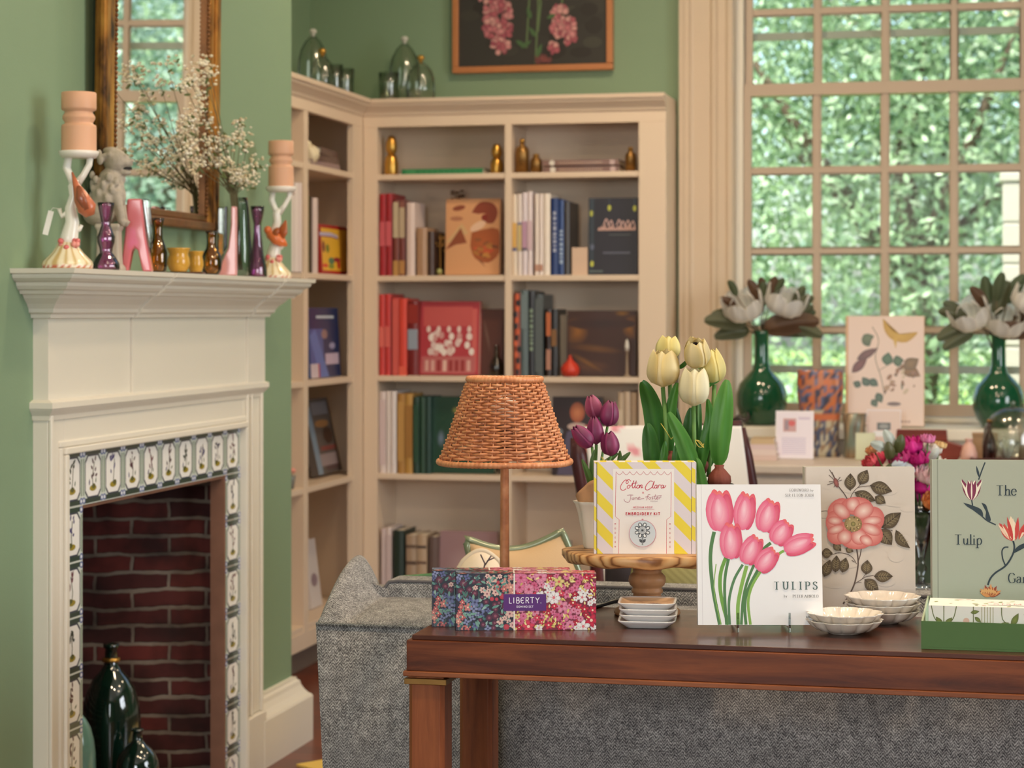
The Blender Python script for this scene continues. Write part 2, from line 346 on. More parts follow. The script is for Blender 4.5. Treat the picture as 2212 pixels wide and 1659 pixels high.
def TXZ(x=0, y=0, z=0):
    """art sheet upright: art x -> x, art y -> z, out -> -y"""
    return Matrix(((1, 0, 0, x), (0, 0, -1, y), (0, 1, 0, z), (0, 0, 0, 1)))
# ================================================================== THE ROOM
XB = -2.0; XS = -1.965; XW = -2.62; YB = 7.97; CEIL = 3.5; YR = -3.0; XR = 3.5
P_ = {}
GREEN = mat('green_wall_paint', (128, 152, 122), .55, var=.05, nscale=1.5, bump=.15, bscale=250)
WHITE = mat('cream_trim_paint', (228, 221, 207), .38, var=.02, nscale=3, bump=.06, bscale=90)
CASE = mat('bookcase_paint', (226, 205, 182), .4, var=.02, nscale=3)
CEILM = mat('ceiling_paint', (235, 232, 224), .8)
def wb(m, name, mt, parent=None, **kw):
    o = m.build(name, mt, parent, **kw)
    if parent: o.location = -Vector(parent.location)
    return o
def floor_mat():
    n = N('floor_boards'); p = n.pos((1, 1, 1)); b = n.n('TexBrick'); b.inputs['Scale'].default_value = 1; b.inputs['Brick Width'].default_value = 1.6; b.inputs['Row Height'].default_value = .09
    b.inputs['Mortar Size'].default_value = .0015; b.inputs['Color1'].default_value = L4((126, 62, 40)); b.inputs['Color2'].default_value = L4((104, 48, 32)); b.inputs['Mortar'].default_value = L4((45, 22, 16))
    n.l(p, b.inputs[0]); t = n.n('TexNoise'); n.l(n.pos((3, 50, 1)), t.inputs[0]); t.inputs['Scale'].default_value = 1; mx = n.n('Mix', data_type='RGBA', blend_type='MULTIPLY'); mx.inputs[0].default_value = .45
    n.l(b.outputs[0], mx.inputs[6]); n.l(t.outputs[0], mx.inputs[7]); n.l(mx.outputs[2], n.b.inputs['Base Color']); sset(n.b, Roughness=.3); return n.m
struct(M().box((XW-.2, YR-.2, -.1), (XR+.2, YB+.25, 0)).build('floor', floor_mat()))
struct(M().box((XW-.2, YR-.2, CEIL), (XR+.2, YB+.25, CEIL+.1)).build('ceiling', CEILM))
# chimney breast is part of the left wall; the opening is left for the fireplace
m = M(); m.box((XW-.2, YR, 0), (XW, YB+.2, CEIL))
m.box((XW, 3.2, 0), (XB, 4.36, CEIL)).box((XW, 5.36, 0), (XB, 5.908, CEIL)).box((XW, 4.36, .84), (XB, 5.36, CEIL))
struct(m.build('wall_left', GREEN))
WX0, WX1, WZ0, WZ1 = -.955, .64, .84, 3.28
m = M(); wa, wb_ = WX0-.025, WX1+.025; m.box((XW, YB, 0), (wa, YB+.2, CEIL)).box((wb_, YB, 0), (XR, YB+.2, CEIL)).box((wa, YB, 0), (wb_, YB+.2, WZ0-.03)).box((wa, YB, WZ1), (wb_, YB+.2, CEIL))
struct(m.build('wall_back', GREEN))
# right and rear walls with tall window openings
m = M(); x0, x1 = XR, XR+.2
m.box((x0, YR, 0), (x1, 2.1, CEIL)).box((x0, 4.5, 0), (x1, YB+.2, CEIL)).box((x0, 2.1, 0), (x1, 4.5, .75)).box((x0, 2.1, 2.8), (x1, 4.5, CEIL))
struct(m.build('wall_right', GREEN))
m = M(); m.box((XW-.2, YR-.2, 0), (-1.9, YR, CEIL)).box((.7, YR-.2, 0), (XR+.2, YR, CEIL)).box((-1.9, YR-.2, 0), (.7, YR, .75)).box((-1.9, YR-.2, 2.8), (.7, YR, CEIL))
struct(m.build('wall_front', GREEN))
PANE = glass('window_glass', (250, 253, 251), refl=.0, rough=.0, fac=.12)
def simple_window(name, o, ux, W, H):
    """plain sash window in an opening whose lower corner is o; ux is the direction along the wall"""
    r = struct(thing(name, None, None, o)); r['kind'] = 'structure'; ux = Vector(ux); nn = Vector((ux.y, -ux.x, 0)); 
    def bar(mm, a, b, z0, z1, d=.03):
        pts = [ux*a-nn*d, ux*b-nn*d, ux*b+nn*d, ux*a+nn*d]; mm.plan([(p.x, p.y) for p in pts], z0, z1)
    m = M(); bar(m, 0, .07, 0, H); bar(m, W-.07, W, 0, H); bar(m, 0, W, 0, .07); bar(m, 0, W, H-.07, H); bar(m, 0, W, H/2-.03, H/2+.03)
    for i in range(1, 5): bar(m, W*i/5-.012, W*i/5+.012, 0, H, .015)
    for i in (1, 2, 3, 5, 6, 7): bar(m, 0, W, H*i/8-.01, H*i/8+.01, .015)
    m.build('frame', WHITE, r); m = M(); bar(m, .03, W-.03, .03, H-.03, .002); m.build('pane', PANE, r)
simple_window('window_2', (XR+.1, 2.1, .75), (0, 1, 0), 2.4, 2.05)
simple_window('window_3', (-1.9, YR-.1, .75), (1, 0, 0), 2.6, 2.05)
# ---- baseboard around the chimney breast corner
def sweep(m, path, prof, cap=True):
    """prof (p, z) carried along a plan path given as points with outward offset directions"""
    rings = []
    for (x, y, dx, dy) in path: rings.append([(x+dx*p, y+dy*p, z) for p, z in prof])
    k = len(prof)
    for a, b in zip(rings, rings[1:]): m.add(a+b, [(i, i+k, i+k+1, i+1) for i in range(k-1)], None, False)
    if cap:
        for r in (rings[0], rings[-1]): m.add(r, [tuple(range(k))], None, False)
bp = [(0, 0), (.05, 0), (.05, .128), (.046, .135), (.04, .138), (.03, .15), (.022, .165), (.02, .176), (.012, .182), (.012, .188), (0, .19)]
m = M(); sweep(m, [(XB, 5.535, 1, 0), (XB, 5.908, 1, 1), (XW, 5.908, 0, 1)], bp); sweep(m, [(XW, 3.2, 0, -1), (XB, 3.2, 1, -1), (XB, 4.20, 1, 0)], bp)
struct(m.build('baseboard_left', WHITE))
m = M(); sweep(m, [(WX0+.002, YB, 0, -1), (WX1-.002, YB, 0, -1)], bp); sweep(m, [(WX1+.232, YB, 0, -1), (XR, YB, 0, -1)], bp); struct(m.build('baseboard_back', WHITE))
m = M(); sweep(m, [(XR, YB, -1, 0), (XR, YR, -1, 0)], bp); struct(m.build('baseboard_right', WHITE))
# ---- main window: casing, stool, sashes with muntins, glass, storm window outside
def casing(side):
    s = 1 if side == 'l' else -1; xo = WX0 if side == 'l' else WX1
    o = [(-.230, -.05), (-.215, -.05), (-.205, -.042), (-.19, -.042), (-.18, -.03), (-.17, -.026), (-.1, -.026), (-.09, -.034), (-.075, -.034), (-.065, -.022), (-.03, -.022), (-.02, -.028), (-.004, -.028), (.0, -.02), (.0, .19), (-.024, .19), (-.024, -.001), (-.230, -.001)]
    pts = [(xo+s*(x*.875 if x < -.03 else x), YB+y) for x, y in o]
    return pts if s == 1 else pts[::-1]
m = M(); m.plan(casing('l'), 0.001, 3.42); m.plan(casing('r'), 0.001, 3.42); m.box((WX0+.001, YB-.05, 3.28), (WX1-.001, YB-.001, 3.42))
WTRIM = mat('window_trim_shade_tint', (208, 187, 163), .42, var=.03); struct(m.build('trim_1', WTRIM))  # casing tone darkened and warmed: wall shade and lamp tint put into the colour
m = M(); m.plan([(WX0-.02, 7.60), (WX1+.1, 7.60), (WX1+.1, YB-.052), (WX1-.001, YB-.052), (WX1-.001, YB+.19), (WX0+.001, YB+.19), (WX0+.001, YB-.052), (WX0-.02, YB-.052)], .80, .842).box((WX0+.001, 7.63, .74), (WX1-.001, YB-.051, .799)); struct(m.build('trim_2', WHITE, bev=.006))
win = struct(thing('window_1', None, None, (WX0, YB+.08, WZ0)))
m = M(); Y0, Y1 = YB+.06, YB+.10
xs = [-.905+.252*i for i in range(7)]
def bx(mm, a, b, c, d, e, f): mm.box((a, b, c), (d, e, f))
m.box((WX0+.0005, YB+.05, WZ0+.004), (-.927, YB+.18, WZ1-.001)).box((.612, YB+.05, WZ0+.004), (WX1-.0005, YB+.18, WZ1-.001)).box((-.926, YB+.05, 3.262), (.611, YB+.18, WZ1-.001)).box((-.926, YB+.05, WZ0+.004), (.611, YB+.18, WZ0+.022))
wb(m, 'frame', WHITE, win)
SASH = mat('sash_paint', (190, 170, 150), .45, var=.03)
def sash(z0, z1, y0, y1, zs, name, bot, top):
    m = M(); m.box((-.925, y0, z0), (-.897, y1, z1)).box((.575, y0, z0), (.61, y1, z1)).box((-.897, y0, z0), (.575, y1, z0+bot)).box((-.897, y0, z1-top), (.575, y1, z1))
    for x in xs[1:-1]: m.box((x-.011, y0+.006, z0+.01), (x+.011, y1-.006, z1-.01)); m.box((x-.017, y0+.016, z0+.01), (x+.017, y1-.012, z1-.01))
    for z in zs: m.box((-.905, y0+.007, z-.010), (.59, y1-.007, z+.010)); m.box((-.905, y0+.017, z-.016), (.59, y1-.013, z+.016))
    return wb(m, name, SASH, win)
sash(.865, 2.11, YB+.055, YB+.095, [1.184, 1.480, 1.782], 'lower_sash', .045, .045)
sash(2.065, 3.26, YB+.10, YB+.135, [2.385, 2.68, 2.97], 'upper_sash', .04, .05)
m = M(); m.box((-.91, YB+.072, .9), (.6, YB+.075, 2.08)); m.box((-.91, YB+.116, 2.09), (.6, YB+.119, 3.23)); wb(m, 'pane', PANE, win)
m = M()
for z in (1.035, 2.30): m.box((-.915, YB+.155, z-.014), (.6, YB+.175, z+.014))
for x in (-.925, .59): m.box((x, YB+.155, .87), (x+.01, YB+.175, 3.25))
wb(m, 'storm_window_frame', mat('storm_frame_grey', (172, 170, 162), .5), win)
# ================================================================== FIREPLACE
def brick_mat(name, c1, c2, mortar, vert='Y'):
    n = N(name); tc = n.n('TexCoord'); sp = n.n('SeparateXYZ'); n.l(tc.outputs['Object'], sp.inputs[0]); cb = n.n('CombineXYZ')
    ad = n.n('Math', operation='ADD'); n.l(sp.outputs[0], ad.inputs[0]); n.l(sp.outputs[1], ad.inputs[1]); n.l(ad.outputs[0], cb.inputs[0]); n.l(sp.outputs[2], cb.inputs[1])
    ns = n.n('TexNoise'); ns.inputs['Scale'].default_value = 14; n.l(tc.outputs['Object'], ns.inputs[0])
    vm = n.n('VectorMath', operation='SCALE'); n.l(ns.outputs[1], vm.inputs[0]); vm.inputs[3].default_value = .02; va = n.n('VectorMath', operation='ADD'); n.l(cb.outputs[0], va.inputs[0]); n.l(vm.outputs[0], va.inputs[1])
    b = n.n('TexBrick'); n.l(va.outputs[0], b.inputs[0]); b.inputs['Scale'].default_value = 1; b.inputs['Brick Width'].default_value = .245; b.inputs['Row Height'].default_value = .0475; b.inputs['Mortar Size'].default_value = .0062; b.inputs['Mortar Smooth'].default_value = .3
    b.inputs['Color1'].default_value = L4(c1); b.inputs['Color2'].default_value = L4(c2); b.inputs['Mortar'].default_value = L4(mortar); b.inputs['Bias'].default_value = -.2
    st = n.n('TexNoise'); st.inputs['Scale'].default_value = 9; st.inputs['Detail'].default_value = 6; n.l(tc.outputs['Object'], st.inputs[0])
    col = n.ramp(st.outputs[0], [(.34, (64, 52, 50)), (.5, (190, 180, 176)), (.66, (255, 255, 255))]); mx = n.n('Mix', data_type='RGBA', blend_type='MULTIPLY'); mx.inputs[0].default_value = .8; n.l(b.outputs[0], mx.inputs[6]); n.l(col, mx.inputs[7])
    n.l(mx.outputs[2], n.b.inputs['Base Color']); sset(n.b, Roughness=.85)
    iv = n.n('Math', operation='SUBTRACT'); iv.inputs[0].default_value = 1; n.l(b.outputs[1], iv.inputs[1]); n.bump(iv.outputs[0], 1.0, .006); return n.m
FY0, FY1 = 4.20, 5.545
fp = thing('fireplace', 'cream painted fireplace surround with picture tiles and brick firebox on the green chimney breast', 'fireplace', (XS, 4.88, 0))
m = M()
m.box((XB-.01, FY0, .16), (XS, FY0+.08, 1.04)); m.box((XB-.01, 5.405, .16), (XS, FY1, 1.04)); m.box((XB-.01, FY0+.08, .945), (XS, 5.405, 1.04))
m.box((XB-.01, FY0-.008, 0), (XS+.014, FY0+.082, .158)); m.box((XB-.01, 5.41, 0), (XS+.014, FY1+.008, .158))
for (a, b) in ((FY0, FY0+.012), (5.42, 5.43), (5.455, 5.463), (FY1-.012, FY1)): m.box((XS, a, .16), (XS+.008, b, 1.03))
wb(m, 'surround', WHITE, fp, bev=.0025)
m = M()  # raised bead framing the tiles
for (a, b, c, d) in ((4.268, 4.284, .0, .942), (5.402, 5.418, 0, .942), (4.268, 5.418, .9425, .958)): m.box((XB, a, c), (XS+.012, b, d))
for (a, b, c, d) in ((4.25, 4.2675, .16, .958), (5.4185, 5.436, .16, .958), (4.25, 5.436, .9585, .972)): m.box((XB, a, c), (XS+.005, b, d))
wb(m, 'tile_bead', WHITE, fp, bev=.003)
m = M(); m.box((XB-.01, FY0, 1.06), (XS, 4.64, 1.25)); m.box((XB-.01, 4.642, 1.06), (XS+.006, 5.408, 1.25)); m.box((XB-.01, 5.41, 1.06), (XS+.012, FY1, 1.25)); wb(m, 'frieze', WHITE, fp)
mp = [(0, 1.02), (.004, 1.02), (.006, 1.03), (.014, 1.04), (.018, 1.046), (.018, 1.058), (.008, 1.062), (.0, 1.064)]
m = M(); sweep(m, [(XB, FY0, 0, -1), (XS, FY0, 1, -1), (XS, FY1, 1, 1), (XB, FY1, 0, 1)], mp); wb(m, 'bed_moulding', WHITE, fp)
cp = [(0, 1.238), (.01, 1.238), (.012, 1.246), (.02, 1.25), (.022, 1.258), (.03, 1.268), (.044, 1.28), (.05, 1.288), (.062, 1.289), (.066, 1.296), (.074, 1.299), (.08, 1.306), (.082, 1.313), (.09, 1.316), (.098, 1.322), (.1, 1.33), (.108, 1.332), (.11, 1.342), (0, 1.342)]
m = M()
sweep(m, [(XB, FY0, 0, -1), (XS, FY0, 1, -1), (XS, 4.64, 1, 0)], cp); sweep(m, [(XS+.007, 4.642, 1, 0), (XS+.007, 5.408, 1, 0)], cp); sweep(m, [(XS+.013, 5.41, 1, 0), (XS+.013, FY1, 1, 1), (XB, FY1, 0, 1)], cp)
m.box((XB, FY0-.1, 1.325), (XS+.1, FY1+.1, 1.341))
wb(m, 'mantel_shelf', WHITE, fp)
# picture tiles: white plaques with clipped corners, green bars, a little plant on a yellow mound
m = M(); rnd = random.Random(5); TW, TH = .112, .122
m.box((XB+.002, 4.2805, .0), (XS-.008, 4.392, .8225), L4((225, 228, 222))); m.box((XB+.002, 5.3605, .0), (XS-.009, 5.4015, .8225), L4((225, 228, 222))); m.box((XB+.002, 4.2805, .823), (XS-.008, 5.4015, .9445), L4((225, 228, 222)))
def tile(y, z):
    m.T = Matrix(((0, 0, 1, XS-.0078), (1, 0, 0, y), (0, 1, 0, z), (0, 0, 0, 1))); m.lay = 0
    w, h = TW, TH; g = (46, 66, 56)
    m.rect(.001, .001, w-.001, h-.001, (214, 222, 214)); m.rect(.012, .002, w-.012, .013, g); m.rect(.012, h-.013, w-.012, h-.002, g)
    m.rect(.002, .02, .010, h-.02, (150, 165, 148)); m.rect(w-.010, .02, w-.002, h-.02, (150, 165, 148))
    c = .014; o = lambda e: [(e+c, e), (w-e-c, e), (w-e, e+c), (w-e, h-e-c), (w-e-c, h-e), (e+c, h-e), (e, h-e-c), (e, e+c)]
    m.poly(o(.0125), (58, 66, 84)); m.poly(o(.0165), (246, 244, 240))
    for sx in (0, 1):
        for sy in (0, 1):
            cx, cy = (.007 if sx == 0 else w-.007), (.009 if sy == 0 else h-.009); m.ell(cx, cy, .0085, .008, (108, 122, 168)); m.ell(cx, cy, .0045, .004, (236, 238, 244))
    m.ell(w/2, .034, .019, .007, (158, 140, 44)); m.ell(w/2+rnd.uniform(-.01, .01), .038, .01, .006, (96, 96, 44))
    col = rnd.choice([(76, 70, 120), (90, 60, 70), (60, 70, 60), (120, 76, 86), (64, 64, 96)]); tx = w/2
    pts = [(tx, .036), (tx+rnd.uniform(-.006, .006), .058), (tx+rnd.uniform(-.008, .008), .092)]; m.line(pts, .0035, (70, 78, 60))
    for k in range(7):
        q = rnd.uniform(.25, 1); px, py = tx+rnd.uniform(-.012, .012), .036+.06*q; m.leaf(px, py, rnd.uniform(.01, .02), .007, rnd.uniform(.3, 2.8), col)
    if rnd.random() < .5: m.leaf(tx-.02, .04, .016, .006, rnd.uniform(.5, 2), (70, 70, 110)); m.leaf(tx+.014, .044, .014, .005, rnd.uniform(.5, 2), (70, 90, 60))
for i in range(10): tile(4.28+TW*i, .945-TH)
for i in range(1, 8): tile(4.28, .945-TH*(i+1)); tile(5.29, .945-TH*(i+1))
m.T = None; wb(m, 'picture_tiles', printed('glazed_tile', .22, .3), fp)
BR = brick_mat('firebox_brick', (112, 46, 40), (58, 30, 30), (146, 132, 118))
m = M(); j = 5.283
m.plan([(XS-.0085, j), (-2.012, j), (-2.012, 5.36), (XS-.0085, 5.36)], 0, .83); m.plan([(XS-.01, 4.30), (-2.012, 4.30), (-2.012, 4.39), (XS-.01, 4.39)], 0, .83); m.box((-2.012, 4.39, .815), (XS-.012, 5.29, .835))
wb(m, 'opening_lining', mat('lining_brown', (132, 92, 72), .7, var=.35, nscale=14, bump=.5), fp)
m = M(); m.plan([(-2.012, 5.355), (-2.012, 5.40), (-2.56, 5.40), (-2.56, 4.30), (-2.012, 4.30), (-2.012, 4.345), (-2.5, 4.5), (-2.5, 5.2)], 0, 1.1)
wb(m, 'firebox', BR, fp); m = M(); m.box((-2.58, 4.3, 1.02), (-2.0, 5.4, 1.06)); wb(m, 'firebox_throat', mat('soot', (24, 22, 22), .9), fp)
m = M(); m.box((-2.55, 4.32, 0.002), (XS-.01, 5.38, .02)); wb(m, 'hearth', mat('hearth_slate', (56, 50, 48), .6, var=.2), fp)
# ---- mirror
GILT = N('gilt'); _t = GILT.n('TexNoise'); _t.inputs['Scale'].default_value = 22; _t.inputs['Detail'].default_value = 6; GILT.l(GILT.pos((1, 1, .35)), _t.inputs[0]); GILT.l(GILT.ramp(_t.outputs[0], [(.36, (52, 30, 16)), (.5, (160, 106, 42)), (.7, (206, 152, 68))]), GILT.b.inputs['Base Color']); sset(GILT.b, Metallic=.55, Roughness=.42); GILT = GILT.m
DKG = mat('dark_gilt', (128, 84, 46), .42, metal=.4, var=.4, nscale=40)
def yu(u, X): return onX(u, 675, X).y
MX = XB+.004
ya, yb, yc, yd = yu(212, MX+.03), yu(240, MX+.02), yu(443, MX+.02), yu(474, MX+.03)
zb0, zb1 = onX(400, 492, MX+.03).z, onX(400, 458, MX+.02).z
mir = thing('wall_mirror', 'tall gilt framed mirror with beaded inner edge hanging above the mantel', 'mirror', (MX, (ya+yd)/2, zb0))
ZT = 2.55
m = M()
def frame4(m, y0, y1, y2, y3, z0, z1, z2, z3, x0, x1):
    m.box((x0, y0, z0), (x1, y1, z3)); m.box((x0, y2, z0), (x1, y3, z3)); m.box((x0, y1, z0), (x1, y2, z1)); m.box((x0, y1, z2), (x1, y2, z3))
m.box((MX, ya, zb0), (MX+.022, yb-.02, ZT)); m.box((MX, ya, zb0), (MX+.03, ya+.03, ZT)); m.box((MX, yc+.02, zb0), (MX+.022, yd, ZT)); m.box((MX, yd-.03, zb0), (MX+.03, yd, ZT)); m.box((MX, ya, ZT-.09), (MX+.03, yd, ZT))
wb(m, 'frame', GILT, mir, bev=.006)
m = M(); m.box((MX, ya, zb0), (MX+.026, yd, zb0+.022)); m.box((MX, ya+.02, zb0+.022), (MX+.016, yd-.02, zb1)); wb(m, 'bottom_rail', DKG, mir, bev=.004)
for y in (yb-.008, yc+.010):
    m = M(); m.box((MX, y-.01, zb1-.01), (MX+.016, y+.01, ZT-.09))
    for k in range(int((ZT-.1-zb1)/.011)): m.ball((MX+.018, y, zb1+.011*k), .0048, 6)
    wb(m, 'beading', DKG, mir)
n = N('mirror_silver'); sset(n.b, Metallic=1, Roughness=.015); n.b.inputs['Base Color'].default_value = (.9, .92, .91, 1); tt = n.n('TexNoise'); n.l(n.ramp(tt.outputs[0], [(.3, (238, 240, 238)), (.7, (246, 248, 246))]), n.b.inputs['Base Color'])
m = M(); m.box((MX, yb-.02, zb0+.015), (MX+.008, yc+.02, ZT-.05)); wb(m, 'looking_glass', n.m, mir)
mir.location.x += .008; mir.rotation_euler = (0, .011, .020)
# ================================================================== BOOKCASES
BY = 7.69; LX = -2.32; CT = 2.048
SH = [.17, .645, 1.013, 1.388, 1.768]; TOPO = 1.946; TK = .021
bays = [(-2.265, -1.773), (-1.748, -1.271)]
bc = thing('bookcase', 'built-in cream bookcase on the back wall beside the window', 'bookcase', (-1.75, BY, 0))
m = M(); m.box((LX+.001, BY, .09), (bays[0][0], BY+.025, TOPO)).box((bays[0][1], BY, .15), (bays[1][0], BY+.268, TOPO)).box((bays[1][1], BY, .09), (-1.170, BY+.025, TOPO)).box((LX+.001, BY, TOPO), (-1.170, BY+.025, 2.0)).box((bays[0][0], BY, .09), (bays[1][1], BY+.025, .149))
m.box((-1.206, BY+.025, .0), (-1.170, YB-.001, 2.0)).box((bays[0][0]-.02, BY+.0255, .09), (bays[0][0]-.003, YB-.013, 2.0)).box((bays[1][1]+.003, BY+.0255, .09), (bays[1][1]+.02, YB-.013, 2.0))
wb(m, 'frame', CASE, bc, bev=.0015)
m = M(); m.box((LX+.001, YB-.012, .09), (-1.207, YB-.001, 2.0)); wb(m, 'back_panel', CASE, bc)
for k, z in enumerate(SH):
    m = M()
    for a, b in bays: m.box((a-.0025, BY+.004, z-TK), (b+.0025, YB-.0125, z))
    wb(m, 'shelf', CASE, bc, bev=.002)
m = M()
cpf = [(0, 1.985), (.006, 1.99), (.01, 2.0), (.022, 2.012), (.034, 2.022), (.036, 2.03), (.044, 2.033), (.046, CT), (-.27, CT)]
sweep(m, [(LX+.001, BY, 1, -1), (-1.170, BY, 0, -1)], cpf[:-1]+[(0, CT)]); m.box((LX+.001, BY+.001, 2.0005), (-1.172, YB-.001, CT-.0005)); wb(m, 'cornice', CASE, bc)
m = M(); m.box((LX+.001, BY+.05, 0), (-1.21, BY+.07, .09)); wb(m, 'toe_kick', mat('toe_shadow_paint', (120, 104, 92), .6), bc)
lc = thing('bookcase', 'built-in cream bookcase along the left wall beyond the chimney breast', 'bookcase', (LX, 6.8, 0))
lb = [(5.97, 6.45), (6.48, 6.99), (7.035, 7.57)]
m = M(); XWc = XW+.004; m.box((LX-.025, 5.96, TOPO), (LX, BY, 2.0)).box((LX-.025, 7.57, .09), (LX, BY, TOPO)).box((XWc+.012, 7.775, .09), (LX-.0005, 7.79, 1.999))
for a, b in lb: m.box((LX-.025, a, .09), (LX, b, .149))
for a, b in ((5.96, 5.97), (6.45, 6.48), (6.99, 7.035)): m.box((LX-.268, a, .09), (LX, b, TOPO))
wb(m, 'frame', CASE, lc, bev=.0015)
m = M(); m.box((XWc, 5.96, .09), (XWc+.012, YB-.001, 2.0)); wb(m, 'back_panel', CASE, lc)
for z in SH:
    m = M()
    for a, b in lb: m.box((XWc+.0125, a-.0025, z-TK), (LX-.004, b+.0025, z))
    m.box((XWc+.0125, lb[-1][1]+.0026, z-TK), (LX-.0256, 7.7745, z))
    wb(m, 'shelf', CASE, lc, bev=.002)
m = M(); sweep(m, [(LX, 5.96, 1, 0), (LX, BY, 1, -1)], cpf[:-1]+[(0, CT)]); m.box((XWc, 5.96, 2.0005), (LX-.001, YB-.001, CT-.0005)); wb(m, 'cornice', CASE, lc)
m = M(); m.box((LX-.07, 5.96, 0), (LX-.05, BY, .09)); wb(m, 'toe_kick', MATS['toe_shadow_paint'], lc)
# ---- painting above the bookcase
PY = YB-.03
pa, pb_, pc = onY(978, 157, PY), onY(1324, 152, PY), 0
pz = (pa.z+pb_.z)/2; px0, px1 = pa.x, pb_.x; pw = px1-px0; ph = pw*.82
pt = thing('framed_painting', 'framed painting of pink blossoms on a dark ground above the bookcase', 'painting', (px0, PY, pz))
m = M(); t_ = .024
m.box((0, -.012, 0), (pw, .028, t_)).box((0, -.012, ph-t_), (pw, .028, ph)).box((0, -.012, t_), (t_, .028, ph-t_)).box((pw-t_, -.012, t_), (pw, .028, ph-t_))
m.build('frame', mat('copper_wood', (188, 122, 76), .35, metal=.15, var=.12), pt, bev=.003)
m = M(); m.box((t_, .0, t_), (pw-t_, .01, ph-t_), L4((48, 44, 38))); m.T = TXZ(0, -.0003, 0); rnd = random.Random(3); CW, CHh = pw, ph
for _ in range(26): m.ell(rnd.uniform(.06, pw-.06), rnd.uniform(.05, ph-.05), rnd.uniform(.03, .05), rnd.uniform(.02, .04), rnd.choice([(44, 40, 34), (54, 50, 42), (38, 32, 26), (60, 58, 48)]))
for (x, y0, y1) in ((.325, .0, .5), (.29, .06, .5), (.42, .1, .5), (.335, .12, .4)): m.line([(x, y0+.03), (x+.012, (y0+y1)/2), (x-.005, y1-.04)], .007, (92, 112, 72))
def bloom(cx, cy, sx, sy, n, cols):
    for _ in range(n):
        a, r = rnd.uniform(0, 6.28), rnd.random()**.5; x, y = cx+sx*r*math.cos(a), cy+sy*r*math.sin(a); c = rnd.choice(cols); m.ell(x, y, rnd.uniform(.009, .016), rnd.uniform(.008, .014), c, tuple(int(q*.72) for q in c), rnd.uniform(0, 3))
pk = [(206, 120, 128), (222, 146, 148), (190, 96, 108), (170, 80, 96), (228, 166, 160)]
bloom(.18, .20, .058, .085, 120, pk); bloom(.155, .33, .075, .06, 110, pk); bloom(.19, .1, .035, .03, 26, pk); bloom(.42, .19, .035, .06, 60, pk); bloom(.46, .15, .025, .05, 36, pk); bloom(.40, .09, .02, .018, 12, pk); bloom(.355, .045, .03, .015, 12, [(120, 62, 60), (140, 72, 66)])
for (x, y, l, r) in ((.27, .09, .05, .6), (.33, .05, .06, 1.2), (.31, .2, .05, 1.9), (.37, .2, .04, .4), (.25, .12, .05, -.6), (.33, .13, .05, 2.2)): m.leaf(x, y, l, .018, r, (70, 98, 58))
m.T = None; m.build('canvas', printed('oil_paint', .55), pt)
# ================================================================== THINGS ON THE BOOKCASES
COVER = printed('book_cover', .42, .15); PAGES = mat('page_paper', (232, 222, 204), .8, var=.08, nscale=3, stretch=(1, 1, 60))
GOLD = mat('brushed_gold', (206, 160, 78), .28, metal=.9, var=.08); BRASS = mat('antique_brass', (150, 112, 62), .35, metal=.8, var=.25, nscale=30)
def book(label, w, h, d, col, loc, rz=0, tilt=0, lean=0, spine=None, cover=None, group=None, open_side='y', lying=False, name='book', pages=PAGES, spine_side=None):
    """stands on its lower edge. 'spine' draws on the spine (book edge-on), 'cover' draws on the front board (book face-on)"""
    r = thing(name, label, 'book', loc, rz, group); c = L4(col); t = .0022
    m = M()
    if cover is None:      # spine faces -y: boards on both sides, slightly rounded spine
        n = 6; out = [(-w/2+w*i/n, -min(.004, w*.2)*math.sin(pi*i/n)) for i in range(n+1)]
        pl = out+[(w/2, d), (w/2-t, d), (w/2-t, t+.001), (-w/2+t, t+.001), (-w/2+t, d), (-w/2, d)]
        m.plan(pl, 0, h, c); m.T = Matrix(((1, 0, 0, 0), (0, 0, -1, -min(.004, w*.2)-.0004), (0, 1, 0, 0), (0, 0, 0, 1)))
        if spine: spine(m, w, h)
        m.T = None; pg = M().box((-w/2+t, t+.0015, .003), (w/2-t, d-.003, h-.003)); 
    else:                  # front board faces -y, spine at -x
        m.box((-w/2, 0, 0), (w/2, t, h), c); m.box((-w/2, d-t, 0), (w/2, d, h), c); m.box((-w/2, t, 0), (-w/2+t, d-t, h), c)
        m.box((-w/2+.007, -.0006, 0), (w/2, .0001, h), c)
        m.T = TXZ(-w/2, -.0007, 0); m.cb = (0, w, 0, h); cover(m, w, h); m.T = None; m.cb = None; pg = M().box((-w/2+t, t, .003), (w/2-.003, d-t, h-.003))
    m.build('cover', COVER, r); pg.build('page_block', pages, r)
    r.rotation_euler = (lean, tilt, rz)
    if lying: r.rotation_euler = (0, pi/2, rz)
    return r
def band(*bands):
    def f(m, w, h):
        for (z0, z1, c) in bands: m.rect(-w/2*.96, h*z0, w/2*.96, h*z1, c)
    return f
def title(c, z0=.35, z1=.85, w0=.3):
    def f(m, w, h):
        z = z0*h; rr = random.Random(int(w*1e5)+int(h*1e4))
        while z < z1*h:
            l = rr.uniform(.006, .016); m.rect(-w*w0, z, w*w0, min(z+l, z1*h), c); z += l+rr.uniform(.003, .009)
    return f
def P2(u, v, off=.0): return onY(u, v, BY+off)
ORD = ['first', 'second', 'third', 'fourth', 'fifth', 'sixth', 'seventh', 'eighth', 'ninth', 'tenth']
WHT = (226, 216, 210)
